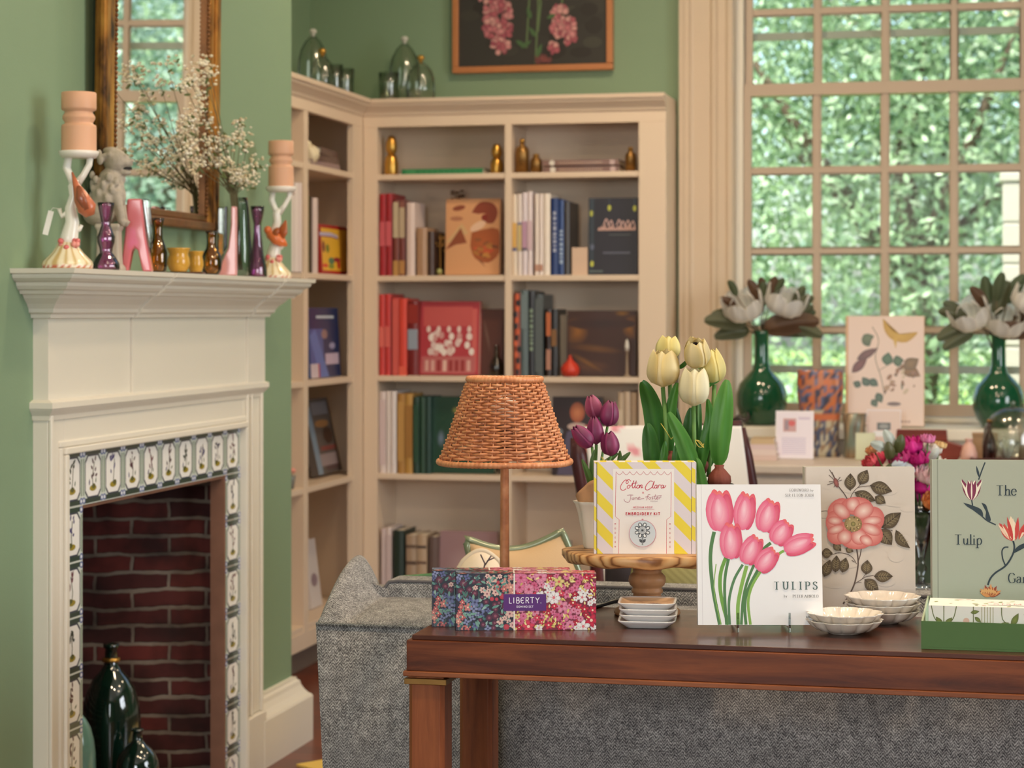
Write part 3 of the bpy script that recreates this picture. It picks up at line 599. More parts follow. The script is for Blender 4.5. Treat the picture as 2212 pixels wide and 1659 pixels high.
# rows of upright books on the back bookcase: (u0, u1, v_top, colour, spine art, words)
rows = [
 (3, 'corner', [(820, 833, 419, (168, 28, 40), band((.36, .66, (206, 96, 106))), 'crimson hardback with a pink spine label'), (833.5, 847, 418, (160, 24, 36), band((.36, .66, (206, 96, 106))), 'dark crimson hardback with a pink spine label'),
   (849, 861.5, 432, (124, 62, 52), band((.5, .97, (196, 180, 152)), (.0, .2, (190, 144, 84))), 'cream and brown hardback'), (862, 875, 432, (118, 56, 50), band((.5, .97, (190, 172, 144)), (.02, .2, (186, 136, 80)), (.9, .98, (140, 90, 80))), 'cream and russet hardback'),
   (878, 896, 437, (228, 208, 202), None, 'blush white slim book'), (900, 923, 492, (176, 140, 110), None, 'short tan cloth book'), (924, 936, 500, (74, 52, 42), None, 'short dark brown book')]),
 (3, 'window', [(1107, 1117, 420, (226, 210, 190), band((.3, .65, (214, 170, 90)), (.3, .34, (90, 90, 130))), 'cream volume with the gold picture part'), (1117.5, 1127, 419, (228, 216, 210), band((.3, .65, (206, 186, 130)), (.62, .65, (120, 120, 160))), 'white volume with the sandy picture part'), (1127.5, 1139, 416, (224, 212, 218), band((.3, .65, (190, 150, 176)), (.3, .33, (90, 80, 100))), 'white volume with the lilac picture part'),
   (1139.5, 1150, 414, (228, 214, 216), band((.3, .65, (214, 186, 196))), 'tall white volume with a faint pink block'), (1155, 1163.5, 418, (236, 222, 212), band((.05, .13, (196, 150, 130))), 'cream volume with small tan mark'), (1164, 1173, 419, (232, 218, 212), band((.05, .13, (190, 140, 120))), 'warm white slim volume'), (1173.5, 1188, 418, (240, 228, 216), None, 'thick ivory volume'),
   (1190, 1206, 428, (28, 56, 116), title((170, 176, 200), .3, .85, .22), 'royal blue hardback with pale lettering'), (1206.5, 1218, 432, (34, 66, 128), title((160, 180, 210), .15, .6, .3), 'bright blue hardback with pale patches'), (1219, 1230, 436, (62, 58, 58), None, 'charcoal hardback')]),
 (2, 'corner', [(819, 831, 636, (206, 60, 56), band((.35, .6, (224, 110, 100))), 'coral red hardback with a pale patch'), (831.5, 844, 635, (202, 56, 54), band((.35, .6, (220, 104, 96))), 'tall red hardback'), (847, 861, 643, (204, 66, 62), band((.02, .98, (214, 96, 88))), 'faded red paperback'), (861.5, 879, 645, (222, 72, 56), band((.0, .12, (232, 100, 80))), 'vermilion hardback'), (880, 903, 650, (120, 26, 24), band((.35, .62, (150, 160, 176)), (.7, .95, (150, 44, 36))), 'dark red hardback with a grey patch')]),
 (2, 'window', [(1110, 1124, 633, (150, 70, 50), lambda m, w, h: [m.ell(random.uniform(-w*.3, w*.3), h*(.05+.9*i/13), w*.3, .012, (206, 96, 60) if i % 2 else (40, 36, 40)) for i in range(14)], 'orange and black patterned book'), (1124.5, 1141, 627, (92, 108, 112), band((.55, .95, (112, 128, 132))), 'slate blue hardback'), (1141.5, 1154, 629, (38, 38, 44), title((130, 150, 130), .3, .8, .3), 'black hardback with grey-green lettering'), (1155, 1173, 636, (72, 80, 84), band((.05, .95, (88, 96, 98))), 'dark grey hardback'), (1179, 1190, 668, (52, 34, 28), band((.6, .95, (190, 104, 60)), (.1, .4, (180, 130, 110))), 'short dark book with an orange top'), (1190.5, 1203, 668, (30, 26, 26), band((.45, .7, (130, 90, 50))), 'short black book')]),
 (1, 'corner', [(819, 833, 846, (226, 212, 210), band((.1, .9, (216, 196, 198))), 'pinkish white hardback'), (833.5, 843, 845, (232, 222, 218), None, 'plain white slim book'), (843.5, 856, 845, (228, 220, 220), None, 'white hardback'), (858, 874, 850, (176, 130, 64), band((.15, .9, (192, 148, 84))), 'ochre cloth hardback'), (874.5, 891, 850, (186, 142, 70), band((.2, .85, (164, 118, 60))), 'golden cloth hardback'), (893, 905, 857, (30, 62, 48), band((.15, .9, (40, 78, 58))), 'bottle green hardback'), (905.5, 918, 857, (38, 72, 52), None, 'moss green hardback'), (918.5, 930, 857, (22, 60, 50), None, 'dark teal green hardback')]),
 (1, 'window', [(1334, 1347, 848, (188, 166, 140), band((.2, .8, (206, 186, 162))), 'beige hardback'), (1347.5, 1361, 846, (196, 174, 150), None, 'sand coloured hardback'), (1361.5, 1376, 848, (176, 152, 128), band((.1, .3, (140, 110, 90))), 'tan hardback')]),
 (0, 'corner', [(822, 833, 1142, (214, 196, 196), None, 'pinkish white volume'), (833.5, 845, 1140, (222, 206, 202), band((.1, .9, (206, 186, 186))), 'pale rose volume'), (849, 872, 1146, (28, 48, 38), None, 'thick bottle green volume'),
   (877, 900, 1156, (170, 146, 122), band((.1, .14, (90, 70, 60)), (.3, .36, (96, 80, 66)), (.55, .6, (90, 70, 60)), (.8, .85, (104, 84, 70))), 'beige volume with brown bands'), (900.5, 922, 1156, (186, 160, 132), band((.08, .13, (104, 84, 70)), (.3, .36, (90, 70, 60)), (.56, .6, (110, 84, 70)), (.8, .84, (80, 64, 60))), 'sandy volume with brown bands'), (926, 944, 1160, (104, 84, 78), band((.3, .4, (70, 60, 60))), 'muddy brown volume')]),
]
shn = {3: 'second', 2: 'third', 1: 'fourth', 0: 'bottom'}
for (si, bay, L_) in rows:
    z0 = SH[si]
    for k, (u0, u1, vt, colr, art, words) in enumerate(L_):
        a, b, tp = P2(u0, vt, .02), P2(u1, vt, .02), P2((u0+u1)/2, vt, .02)
        post = 'corner post' if bay == 'corner' else 'middle post'
        book('%s, %s from the %s, %s bookcase shelf' % (words, ORD[k], post, shn[si]), b.x-a.x-.0012, tp.z-z0, random.uniform(.15, .2), colr, ((a.x+b.x)/2, BY+.02+random.uniform(0, .006), z0+.0002), spine=art, group='upright books in the back bookcase')
def faceon(u0, u1, vt, si, d, yoff, lean):
    a, b = P2(u0, vt, yoff), P2(u1, vt, yoff); t = P2((u0+u1)/2, vt, yoff); h = (t.z-SH[si])
    return b.x-a.x, h, d, ((a.x+b.x)/2, BY+yoff, SH[si]+.0004+d*abs(math.sin(lean))), lean
# ---- face-on books
def cv_bird(m, w, h):
    m.rect(.001, .001, w-.001, h-.001, (214, 158, 112)); m.poly([(0, .42*h), (.3*w, .68*h), (.42*w, .55*h), (.2*w, .45*h)], (206, 168, 120))
    m.poly([(.0, .33*h), (.28*w, .62*h), (.4*w, .42*h), (.2*w, .4*h)], (142, 74, 44)); m.ell(.24*w, .88*h, .12*w, .035*h, (140, 72, 48), rot=.2); m.ell(.2*w, .74*h, .12*w, .03*h, (176, 116, 84))
    m.poly(smoothpts([(.48*w, .82*h), (.62*w, .95*h), (.86*w, .94*h), (.96*w, .82*h), (.88*w, .68*h), (.7*w, .7*h), (.74*w, .8*h), (.6*w, .8*h)], 3), (138, 62, 38)); m.ell(.72*w, .75*h, .06*w, .045*h, (132, 40, 24))
    m.poly(smoothpts([(.48*w, .55*h), (.6*w, .58*h), (.97*w, .6*h), (1*w, .3*h), (.8*w, .16*h), (.55*w, .22*h), (.46*w, .38*h)], 3), (178, 92, 44), (160, 84, 40))
    for k in range(16): m.ell(random.uniform(.55, .92)*w, random.uniform(.22, .54)*h, .07*w, .022*h, random.choice([(196, 84, 50), (170, 112, 50), (142, 84, 44), (120, 68, 36), (190, 130, 60)]), rot=random.uniform(-.6, .6))
    m.poly([(.6*w, .2*h), (.75*w, .1*h), (.66*w, .2*h)], (140, 84, 50)); m.ell(.6*w, .64*h, .16*w, .05*h, (228, 190, 160), rot=.5)
w_, h_, d_, lo, ln = faceon(961, 1078, 430, 3, .034, .06, -.07)
book('tan picture book face-out showing rust and orange bird shapes', w_, h_, d_, (206, 150, 108), lo, lean=ln, cover=cv_bird)
def cv_navy(m, w, h):
    m.rect(.001, .001, w-.001, h-.001, (44, 42, 54)); m.rect(.001, .001, .12*w, h-.001, (48, 56, 68))
    for x, y in ((.06, .82), (.42, .88), (.88, .86), (.08, .14), (.95, .1)): m.ell(x*w, y*h, .035*w, .04*h, (186, 190, 76)); m.line([(x*w, (y+.04)*h), (x*w, h-.001)], .0016, (80, 96, 110))
    m.text('The', .34*w, .66*h, .085*h, (214, 176, 172), .16, slant=.3); m.text('Kit', .68*w, .66*h, .085*h, (206, 168, 166), .16, slant=.3)
    for k in range(10): m.ell((.2+.07*k)*w, (.60+.012*math.sin(k*2.1))*h, .045*w, .026*h, (214, 172, 160), rot=.6)
    m.rect(.45*w, .515*h, .85*w, .525*h, (100, 110, 110)); m.rect(.3*w, .27*h, .85*w, .3*h, (96, 98, 116)); m.ell(.08*w, .36*h, .04*w, .04*h, (96, 104, 128)); m.rect(.02*w, .03*h, .3*w, .06*h, (90, 104, 104))
def cv_navy2(m, w, h):
    cv = m
    cv.rect(.001, .001, w-.001, h-.001, (44, 42, 54)); cv.rect(.001, .001, .12*w, h-.001, (48, 56, 68))
    for x, y in ((.06, .80), (.42, .87), (.93, .86), (.08, .14)): cv.line([(x*w, (y+.04)*h), (x*w, h-.001)], .0018, (72, 88, 104)); cv.ell(x*w, y*h, .036*w, .04*h, (190, 194, 80))
    for k, (x, y, a) in enumerate([(.36, .69, .09), (.46, .67, .06), (.62, .68, .07), (.7, .66, .05), (.8, .67, .05), (.9, .66, .06)]): cv.line([(x*w-.01, y*h-.012), (x*w, y*h+.01), (x*w+.008, y*h-.012)], .004, (214, 176, 172), curve=True)
    for k in range(14): cv.line([((.2+.055*k)*w, .575*h), ((.22+.055*k)*w, (.61+.02*(k % 3))*h), ((.235+.055*k)*w, .575*h)], .0042, (214, 172, 162), curve=True)
    cv.rect(.42*w, .515*h, .85*w, .522*h, (104, 112, 110)); cv.rect(.3*w, .27*h, .85*w, .295*h, (92, 94, 112)); cv.ell(.08*w, .36*h, .04*w, .04*h, (96, 104, 128)); cv.rect(.02*w, .03*h, .3*w, .055*h, (90, 104, 104))
w_, h_, d_, lo, ln = faceon(1277, 1384, 428, 3, .03, .05, -.06); lo = (lo[0]-.012, lo[1], lo[2])
book('navy book face-out with yellow bulbs and pink script title', w_, h_, d_, (44, 44, 56), lo, lean=ln, cover=cv_navy2)
def cv_red(m, w, h):
    m.rect(.001, .001, w-.001, h-.001, (178, 56, 66)); m.rect(.06*w, .66*h, .88*w, .93*h, (196, 86, 84), ); m.rect(.88*w, .05*h, .96*w, .9*h, (206, 96, 92))
    m.rect(.04*w, .02*h, .94*w, .25*h, (186, 100, 100)); rr = random.Random(8)
    for k in range(30):
        x, y = rr.uniform(.1, .88), rr.uniform(.3, .56); m.ell(x*w, y*h, .045*w, .05*h, rr.choice([(232, 214, 206), (222, 196, 190), (206, 150, 146), (236, 224, 216)]))
    for k in range(5): m.ell((.15+.17*k)*w, .62*h, .035*w, .045*h, (230, 206, 198))
    for k in range(8): m.rect((.1+.1*k)*w, .05*h, (.16+.1*k)*w, .2*h, rr.choice([(214, 166, 156), (150, 50, 50), (226, 190, 176)]))
w_, h_, d_, lo, ln = faceon(905, 1034, 652, 2, .03, .05, -.08)
book('crimson picture book face-out with pale cluster of figures', w_, h_, d_, (170, 44, 56), lo, lean=ln, cover=cv_red)
def cv_dark(c, blobs):
    def f(m, w, h):
        m.rect(.001, .001, w-.001, h-.001, c)
        for (x, y, a, b, cc, r) in blobs: m.ell(x*w, y*h, a*w, b*h, cc, c, rot=r)
    return f
w_, h_, d_, lo, ln = faceon(1036, 1086, 668, 2, .02, .09, -.06)
book('maroon brown picture book standing behind the crimson one', w_, h_, d_, (96, 54, 42), lo, lean=ln, cover=cv_dark((96, 52, 42), [(.3, .6, .08, .3, (130, 100, 86), .2), (.6, .2, .3, .04, (150, 128, 112), 1)]))
w_, h_, d_, lo, ln = faceon(1231, 1380, 672, 2, .03, .05, -.06); lo = (lo[0]-.012, lo[1], lo[2])
book('wide dark brown picture book face-out with amber glow', w_, h_, d_, (58, 34, 26), lo, lean=ln, cover=cv_dark((62, 32, 22), [(.12, .68, .2, .22, (146, 92, 30), .3), (.95, .75, .16, .2, (150, 96, 24), 0), (.4, .42, .45, .07, (110, 70, 30), -.1), (.5, .8, .5, .1, (48, 24, 20), 0), (.35, .15, .3, .1, (96, 58, 34), 0), (.3, .2, .3, .05, (128, 84, 32), -.5), (.8, .96, .12, .05, (140, 96, 30), 0)]))
w_, h_, d_, lo, ln = faceon(933, 1068, 858, 1, .03, .06, -.06)
book('dark green book face-out behind the wicker lamp', w_, h_, d_, (24, 62, 44), lo, lean=ln, cover=cv_dark((26, 66, 46), [(.37, .82, .07, .05, (176, 170, 80), 0), (.44, .36, .13, .2, (210, 214, 190), 0), (.14, .45, .07, .13, (120, 136, 160), 0)]))
def cv_port(m, w, h):
    m.rect(.001, .001, w-.001, h-.001, (44, 24, 28)); m.poly([(.1*w, 0), (.3*w, .55*h), (.55*w, .62*h), (.85*w, .5*h), (.95*w, 0)], (86, 78, 104)); m.ell(.5*w, .8*h, .15*w, .13*h, (206, 128, 84), (160, 80, 50)); m.ell(.5*w, .62*h, .2*w, .05*h, (196, 170, 160)); m.ell(.7*w, .45*h, .12*w, .2*h, (170, 70, 56)); m.ell(.12*w, .55*h, .1*w, .05*h, (120, 130, 140))
w_, h_, d_, lo, ln = faceon(1192, 1300, 858, 1, .026, .05, -.05)
book('dark portrait book face-out beside the lamp shade', w_, h_, d_, (44, 24, 28), lo, lean=ln, cover=cv_port)
w_, h_, d_, lo, ln = faceon(948, 1072, 1150, 0, .03, .05, -.08)
book('mauve picture book face-out on the bottom shelf', w_, h_, d_, (150, 116, 118), lo, lean=ln, cover=cv_dark((158, 124, 126), [(.4, .5, .3, .3, (176, 146, 146), .3), (.7, .7, .2, .2, (140, 108, 110), 0)]))
w_, h_, d_, lo, ln = faceon(1160, 1230, 1170, 0, .03, .05, -.08)
book('blue grey picture book face-out on the bottom shelf', w_, h_, d_, (96, 104, 120), lo, lean=ln, cover=cv_dark((110, 116, 130), [(.4, .8, .3, .1, (70, 76, 100), .3)]))
# lying books, top shelf
def lying(label, u0, u1, v0, v1, colr, art=None, d=.17, group=None, Y=.03, rz=0):
    a, b = P2(u0, v1, Y), P2(u1, v0, Y); w = b.x-a.x; h = b.z-a.z; z = a.z
    r = thing('book', label, 'book', ((a.x+b.x)/2, BY+Y, z), rz, group); t = .002; m = M(); c = L4(colr)
    m.box((-w/2, 0, 0), (w/2, d, t), c); m.box((-w/2, 0, h-t), (w/2, d, h), c); m.box((-w/2, 0, t), (w/2, t, h-t), c)
    if art: m.T = TXZ(0, -.0004, 0); art(m, w, h); m.T = None
    m.build('cover', COVER, r); M().box((-w/2+.003, t, t), (w/2-.003, d-.003, h-t)).build('page_block', PAGES, r); return r
g1 = lambda m, w, h: (m.rect(-w*.45, h*.2, -w*.33, h*.8, (70, 150, 96)), [m.rect(-w*.28+w*.07*k, h*.3, -w*.24+w*.07*k, h*.7, (60, 140, 90)) for k in range(9)])
zsh = SH[4]; vv = 375
r = lying('green cloth book lying flat between the golden figures', 868, 1043, 358, 372.6, (40, 128, 76), g1, d=.13, Y=.035); r.location.z = zsh+.0003
dots = lambda m, w, h: (m.ell(-w*.37, h*.5, .011, .010, (222, 214, 204)), m.ell(w*.42, h*.5, .011, .010, (196, 170, 168)), [m.rect(-w*.28+w*.026*k, h*.35, -w*.265+w*.026*k, h*.65, (188, 160, 140)) for k in range(22)])
a0 = lying('mauve brown book lying flat, lower of the pair on the top shelf', 1173, 1337, 352.5, 367, (128, 96, 88), dots, d=.15); a0.location.z = zsh+.0003
hh = P2(1200, 352.5, .03).z-P2(1200, 367, .03).z
a1 = lying('mauve brown book lying flat, upper of the pair on the top shelf', 1171, 1336, 337.5, 352, (132, 100, 92), dots, d=.15); a1.location.z = zsh+.0006+hh
# golden figures and bottles on the top shelf
def lathe_thing(name, label, cat, loc, prof, mt, n=28, part=None, group=None, rfun=None, cc=None):
    m = M(); m.lathe(prof, n, rfun=rfun, cc=cc); o = m.build(name, mt); o.location = loc; return tag(o, label, cat, group)
def rad(u0, u1, X): return abs(onY((u0+u1)/2+ (u1-u0)/2, 600, BY+.06).x-onY((u0+u1)/2-(u1-u0)/2, 600, BY+.06).x)/2
def fig(u, v, r, label, name='figurine', cat='figurine'):
    p = P2(u, v, .06); H = p.z-zsh; t = thing(name, label, cat, (p.x, BY+.06, zsh+.0003))
    M().lathe([(.0005, 0), (r*.9, 0), (r*.95, .004), (r*.98, H*.3), (r*.82, H*.45), (r*.55, H*.53), (.0005, H*.535)], 28).build('body', GOLD, t)
    M().lathe([(.0005, H*.53), (r*.5, H*.535), (r*.62, H*.56), (r*.78, H*.64), (r*.82, H*.73), (r*.74, H*.85), (r*.55, H*.93), (r*.5, H*.97), (r*.2, H), (.0005, H)], 28).build('head', GOLD, t); return t
fig(845.5, 293, .027, 'golden two-lobed wooden figure at the corner end of the top shelf'); fig(1073, 311, .025, 'smaller golden two-lobed figure beside the middle post')
def bottle(name, label, cat, u, v, r, mt, neck=.35):
    p = P2(u, v, .05); H = p.z-zsh; t = thing(name, label, cat, (p.x, BY+.05, zsh+.0003))
    M().lathe([(.0005, 0), (r, 0), (r, H*.62), (r*.9, H*.72), (r*neck, H*.82), (r*neck, H*.9), (.0005, H*.9)], 24).build('body', mt, t); M().lathe([(.0005, H*.9), (r*neck*1.1, H*.9), (r*neck*1.2, H*.95), (r*neck*.8, H), (.0005, H)], 16).build('stopper', GOLD, t); return t
bottle('bottle', 'tall brass bottle beside the middle post on the top shelf', 'bottle', 1128, 300, .026, BRASS); bottle('bottle', 'small squat brass bottle beside the mauve books', 'bottle', 1158, 333, .022, BRASS, .5); bottle('bottle', 'slim brass bottle at the window end of the top shelf', 'bottle', 1362, 318, .020, BRASS, .4)
# small things between books
def boxy(name, label, cat, loc, w, d, h, colr, rz=0, bev=.002, rough=.5):
    m = M(); m.box((-w/2, 0, 0), (w/2, d, h)); m.box((-w/2+.001, -.0006, h*.62), (w/2-.001, 0, h*.66)); o = m.build(name, mat(name+'_'+str(sum(colr)), colr, rough), bev=bev); o.location = loc; o.rotation_euler = (0, 0, rz); return tag(o, label, cat)
p = P2(1231, 535, .05); boxy('keepsake_box', 'small blush cream box beside the blue books', 'box', (-1.498, BY+.04, SH[3]+.0003), .058, .05, p.z-SH[3], (214, 184, 160), rz=.1, bev=.004)
p = P2(1218, 680, .08); boxy('bookend', 'plain grey bookend beside the short black book', 'bookend', (P2(1217, 680, .08).x, BY+.09, SH[2]+.0003), .03, .08, p.z-SH[2], (138, 126, 112))
m = M(); pr = [(.0005, 0), (.024, 0), (.034, .012), (.035, .03), (.027, .045), (.012, .058), (.006, .07), (.004, .078), (.0005, .079)]
o = m.lathe(pr, 28).build('glass_pear', mat('coral_glaze', (206, 62, 44), .3, var=.1)); o.location = (P2(1232, 800, .03).x, BY+.027, SH[2]+.0003); tag(o, 'coral red teardrop ornament before the wide brown book', 'ornament')
t = thing('candlestick', 'slim white candlestick before the wide brown book', 'candlestick', (P2(1354, 800, .02).x, BY+.024, SH[2]+.0003))
M().lathe([(.0005, 0), (.016, 0), (.014, .004), (.005, .01), (.005, .09), (.009, .095), (.0005, .096)], 18).build('stem', mat('stick_clay', (150, 130, 110), .5), t); M().lathe([(.0005, .0962), (.007, .0962), (.0085, .11), (.006, .13), (.002, .138), (.0005, .139)], 14).build('finial', mat('stick_pearl', (216, 210, 200), .3), t)
t = thing('berry_sprig', 'little gilt berry sprig standing beside the tan picture book', 'ornament', (P2(951, 588, .06).x, BY+.06, SH[3]+.0003)); M().lathe([(.0005, 0), (.012, 0), (.013, .004), (.003, .01), (.003, .155), (.0005, .156)], 12).build('stem', BRASS, t)
m = M(); rr = random.Random(2)
for k in range(14): m.ball((rr.uniform(-.014, .014), rr.uniform(-.012, .012), .09+rr.uniform(0, .07)), rr.uniform(.004, .007), 8)
m.build('berries', BRASS, t); M().ball((0, -.014, .016), .011, 12).build('lime_ball', mat('lime_glaze', (170, 170, 104), .4), t)['label'] = 'pale lime ball'
t = thing('twig_ornament', 'dark leafy twig poking up behind the tan picture book', 'ornament', (P2(985, 588, .14).x, BY+.14, SH[3]+.0003)); h = P2(985, 412, .14).z-SH[3]
m = M(); m.tube([(0, 0, 0), (.004, 0, h*.5), (-.002, 0, h)], .002, 6); m.build('stem', BRASS, t); m = M()
for k in range(10): m.ball((rr.uniform(-.025, .03), rr.uniform(-.01, .01), h-.03+rr.uniform(-.012, .03)), .006, 8, sc=(1.6, .5, .8))
m.build('leaves', mat('dried_leaf', (92, 62, 42), .7), t)
t = thing('decanter', 'brown glass decanter with stopper beside the middle post', 'decanter', (P2(1071, 800, .045).x, BY+.05, SH[2]+.0003)); BG = glass('brown_glass', (150, 110, 90), .06)
M().vessel([(.02, 0), (.024, .004), (.026, .04), (.018, .06), (.008, .075), (.008, .1)], .002).build('body', BG, t); M().ball((0, 0, .108), .009, 14).build('stopper', BG, t)
# ---- left bookcase (spines and covers face the room, +x)
def PL(u, v, off=.02): return onX(u, v, LX-off)
lrows = [(3, [(631, 641, 421, WHT, 'near bay', 'white magazine file, lower one'), (641.5, 649, 394, (232, 220, 216), 'near bay', 'tall white magazine file'), (649.5, 657, 394, (226, 212, 210), 'near bay', 'tall pinkish white magazine file')]),
         (3, [(673, 677, 421, (110, 96, 50), 'far bay', 'slim olive book'), (677.5, 683, 423, (58, 46, 40), 'far bay', 'dark brown slim book'), (686, 696, 427, (226, 208, 204), 'far bay', 'white slim book')])]
for si, row in lrows:
    for k, (u0, u1, vt, c, bay, w) in enumerate(row):
        a, b = PL(u0, vt, -.005 if bay == 'near bay' else .004), PL(u1, vt, -.005 if bay == 'near bay' else .004); book('%s, %s in its row, left bookcase' % (w, ORD[k]), b.y-a.y-.001, a.z-SH[si], .17, c, (LX-(.002 if bay == 'near bay' else .02), (a.y+b.y)/2, SH[si]+.0003), rz=pi/2, group='upright books in the left bookcase')
def facel(u0, u1, vt, si, off): a, b = PL(u0, vt, off), PL(u1, vt, off); return b.y-a.y, (a.z+b.z)/2-SH[si], (LX-off, (a.y+b.y)/2, SH[si]+.003)
def cv_yel(m, w, h):
    m.rect(.001, .001, w-.001, h-.001, (170, 32, 36)); m.rect(.06*w, .07*h, .93*w, .93*h, (232, 184, 58)); m.line([(0, .8*h), (.4*w, .81*h), (.62*w, .76*h)], .014, (190, 186, 216)); m.line([(0, .76*h), (.4*w, .765*h), (.64*w, .735*h)], .004, (130, 50, 110))
    for (x, y, a, b, c) in ((.12, .55, .05, .12, (120, 50, 40)), (.25, .52, .06, .09, (120, 130, 50)), (.36, .27, .1, .07, (80, 130, 100)), (.55, .3, .12, .05, (150, 40, 60)), (.6, .2, .05, .09, (190, 40, 40)), (.35, .16, .1, .05, (130, 150, 60)), (.15, .17, .09, .04, (220, 70, 50))): m.ell(x*w, y*h, a*w, b*h, c)
w, h, lo = facel(694, 757, 489, 3, .06); book('yellow comic-style book with a red border, face-out in the left bookcase', w, h, .012, (168, 32, 36), lo, rz=pi/2, lean=-.06, cover=cv_yel)
def cv_blue(m, w, h):
    m.rect(.001, .001, w-.001, h-.001, (26, 44, 92)); m.rect(.0, .0, .45*w, .7*h, (66, 92, 160)); m.poly([(.2*w, .7*h), (.6*w, 0), (.3*w, 0), (0, .6*h)], (90, 120, 190)); m.rect(.25*w, .85*h, .85*w, .89*h, (190, 204, 220)); m.ell(.5*w, .62*h, .1*w, .07*h, (150, 120, 120)); m.ell(.75*w, .45*h, .1*w, .05*h, (150, 150, 190)); m.rect(.5*w, .18*h, .95*w, .34*h, (196, 180, 206)); m.rect(.0, .0, .25*w, .2*h, (206, 196, 208)); m.rect(.25*w, .0, .3*w, .2*h, (170, 50, 60))
w, h, lo = facel(672, 736, 667, 2, .05); book('deep blue book face-out on the third shelf of the left bookcase', w, h, .03, (60, 86, 140), lo, rz=pi/2, lean=-.05, cover=cv_blue, pages=mat('blue_edge_paper', (150, 176, 206), .7))
def cv_grey(m, w, h):
    m.rect(.001, .001, w-.001, h-.001, (92, 84, 80)); m.rect(.001, .0, .2*w, h*.9, (120, 140, 160)); m.rect(.25*w, .78*h, .9*w, .95*h, (122, 120, 126)); m.ell(.55*w, .66*h, .3*w, .05*h, (150, 110, 70)); m.ell(.7*w, .5*h, .2*w, .12*h, (70, 50, 40)); m.rect(.3*w, .3*h, .95*w, .36*h, (130, 70, 64)); m.rect(.2*w, .1*h, .95*w, .26*h, (150, 134, 136)); m.rect(.35*w, .04*h, .9*w, .1*h, (90, 70, 70))
w, h, lo = facel(672, 722, 866, 1, .1); book('tilted grey and brown picture book, fourth shelf of the left bookcase', w, h, .03, (92, 84, 80), (lo[0]+.03, lo[1], lo[2]+.012), rz=pi/2, lean=-.22, cover=cv_grey)
w, h, lo = facel(674, 696, 1150, 0, .1); book('white slim book leaning on the lowest shelf of the left bookcase', w, h*.9, .02, (214, 206, 204), lo, rz=pi/2, lean=-.12, cover=lambda m, w, h: m.ell(w*.5, h*.4, w*.3, h*.1, (150, 130, 140)))
p = PL(645, 800, .05); boxy('file_box', 'dark grey file box deep in the near bay of the left bookcase', 'box', (LX-.12, 6.60, SH[2]+.0003), .08, .08, .29, (54, 50, 48), rz=pi/2)
for k, (c, wd) in enumerate((((150, 126, 128), 'mauve book, lowest of the flat stack in the left bookcase'), ((98, 74, 70), 'plum brown book, middle of the flat stack in the left bookcase'), ((88, 62, 60), 'dark plum book, topmost of the flat stack in the left bookcase'))):
    a, b = PL(680, 340), PL(740, 340); r = thing('book', wd, 'book', (LX-.03, (a.y+b.y)/2+.02*k, zsh+.0003+.0235*k), pi/2+.05*k, 'flat stack in the left bookcase'); w = (b.y-a.y)-.02*k; m = M(); c = L4(c); d = .15; h = .023
    m.box((-w/2, 0, 0), (w/2, d, .002), c).box((-w/2, 0, h-.002), (w/2, d, h), c).box((-w/2, 0, .002), (w/2, .002, h-.002), c); m.build('cover', COVER, r); M().box((-w/2+.003, .002, .002), (w/2-.003, d-.003, h-.002)).build('page_block', PAGES, r)
m = M(); sh_ = lambda a, z: 1+.16*math.sin(5*a+3*z); m.ball((0, 0, .035), .034, 20, sc=(1, .8, 1), fn=sh_); m.ball((-.008, 0, .07), .016, 14, fn=sh_); o = m.build('seashell', mat('shell_cream', (226, 214, 184), .5, var=.1)); a = PL(682, 340, .04); o.location = (a.x-.01, PL(676, 340, .03).y-.02+.035, zsh+.0055); tag(o, 'cream seashell on the top shelf of the left bookcase', 'seashell')
a = PL(640, 1030, .04); t = thing('flower_ornament', 'little pink flower in a grey cup on the left bookcase', 'ornament', (a.x, 6.955, SH[1]+.0003)); M().vessel([(.014, 0), (.018, .03), (.02, .045)], .002, n=16).build('cup', mat('grey_cup', (120, 124, 122), .5), t)
m = M(); [m.ball((.011*math.cos(k*1.26), .011*math.sin(k*1.26), .062), .011, 10, sc=(1, 1, .8)) for k in range(5)]; m.ball((0, 0, .068), .008, 8); m.tube([(0, 0, .01), (0, 0, .06)], .002, 6); m.build('blossom', mat('blossom_pink', (226, 150, 136), .6), t)
# ---- glass cloches, jars and tumblers on top
CL = glass('smoky_glass', (228, 233, 226), .14, .16, .08)
def cloche(label, u, v, r, X=None, Yo=None, kind='cloche', knob=GOLD):
    if Yo is not None: p = P2(u, v, Yo); x, y = p.x, BY+Yo
    else: p = onX(u, v, X); x, y = X, p.y
    H = p.z-CT; cat = {'cloche': 'glass cloche', 'tumbler': 'glass'}[kind]; t = thing('glass_cloche' if kind == 'cloche' else 'glass_tumbler', label, cat, (x, y, CT+.0003)); rf = lambda a, k: 1+.025*math.cos(16*a)
    if kind == 'tumbler': M().vessel([(r*.86, 0), (r*.9, .004), (r*.97, H*.6), (r, H)], .0025, rfun=rf).build('cup', CL, t)
    else:
        h = H-.03; M().lathe([(r, 0), (r*1.01, h*.35), (r*.96, h*.6), (r*.8, h*.78), (r*.5, h*.92), (r*.2, h), (.0005, h+.001)], 32, rfun=rf).build('dome', CL, t)
        M().lathe([(.0005, h), (.008, h+.001), (.006, h+.008), (.013, h+.014), (.015, h+.021), (.010, h+.028), (.0005, h+.03)], 16).build('knob', knob, t)
    return t
KG = mat('pearl_knob', (196, 196, 186), .25)
cloche('tall glass cloche by the chimney breast on the left bookcase', 676, 62, .055, X=-2.46, knob=KG); cloche('shorter glass cloche with a gold knob on the left bookcase', 696, 104, .043, X=-2.38)
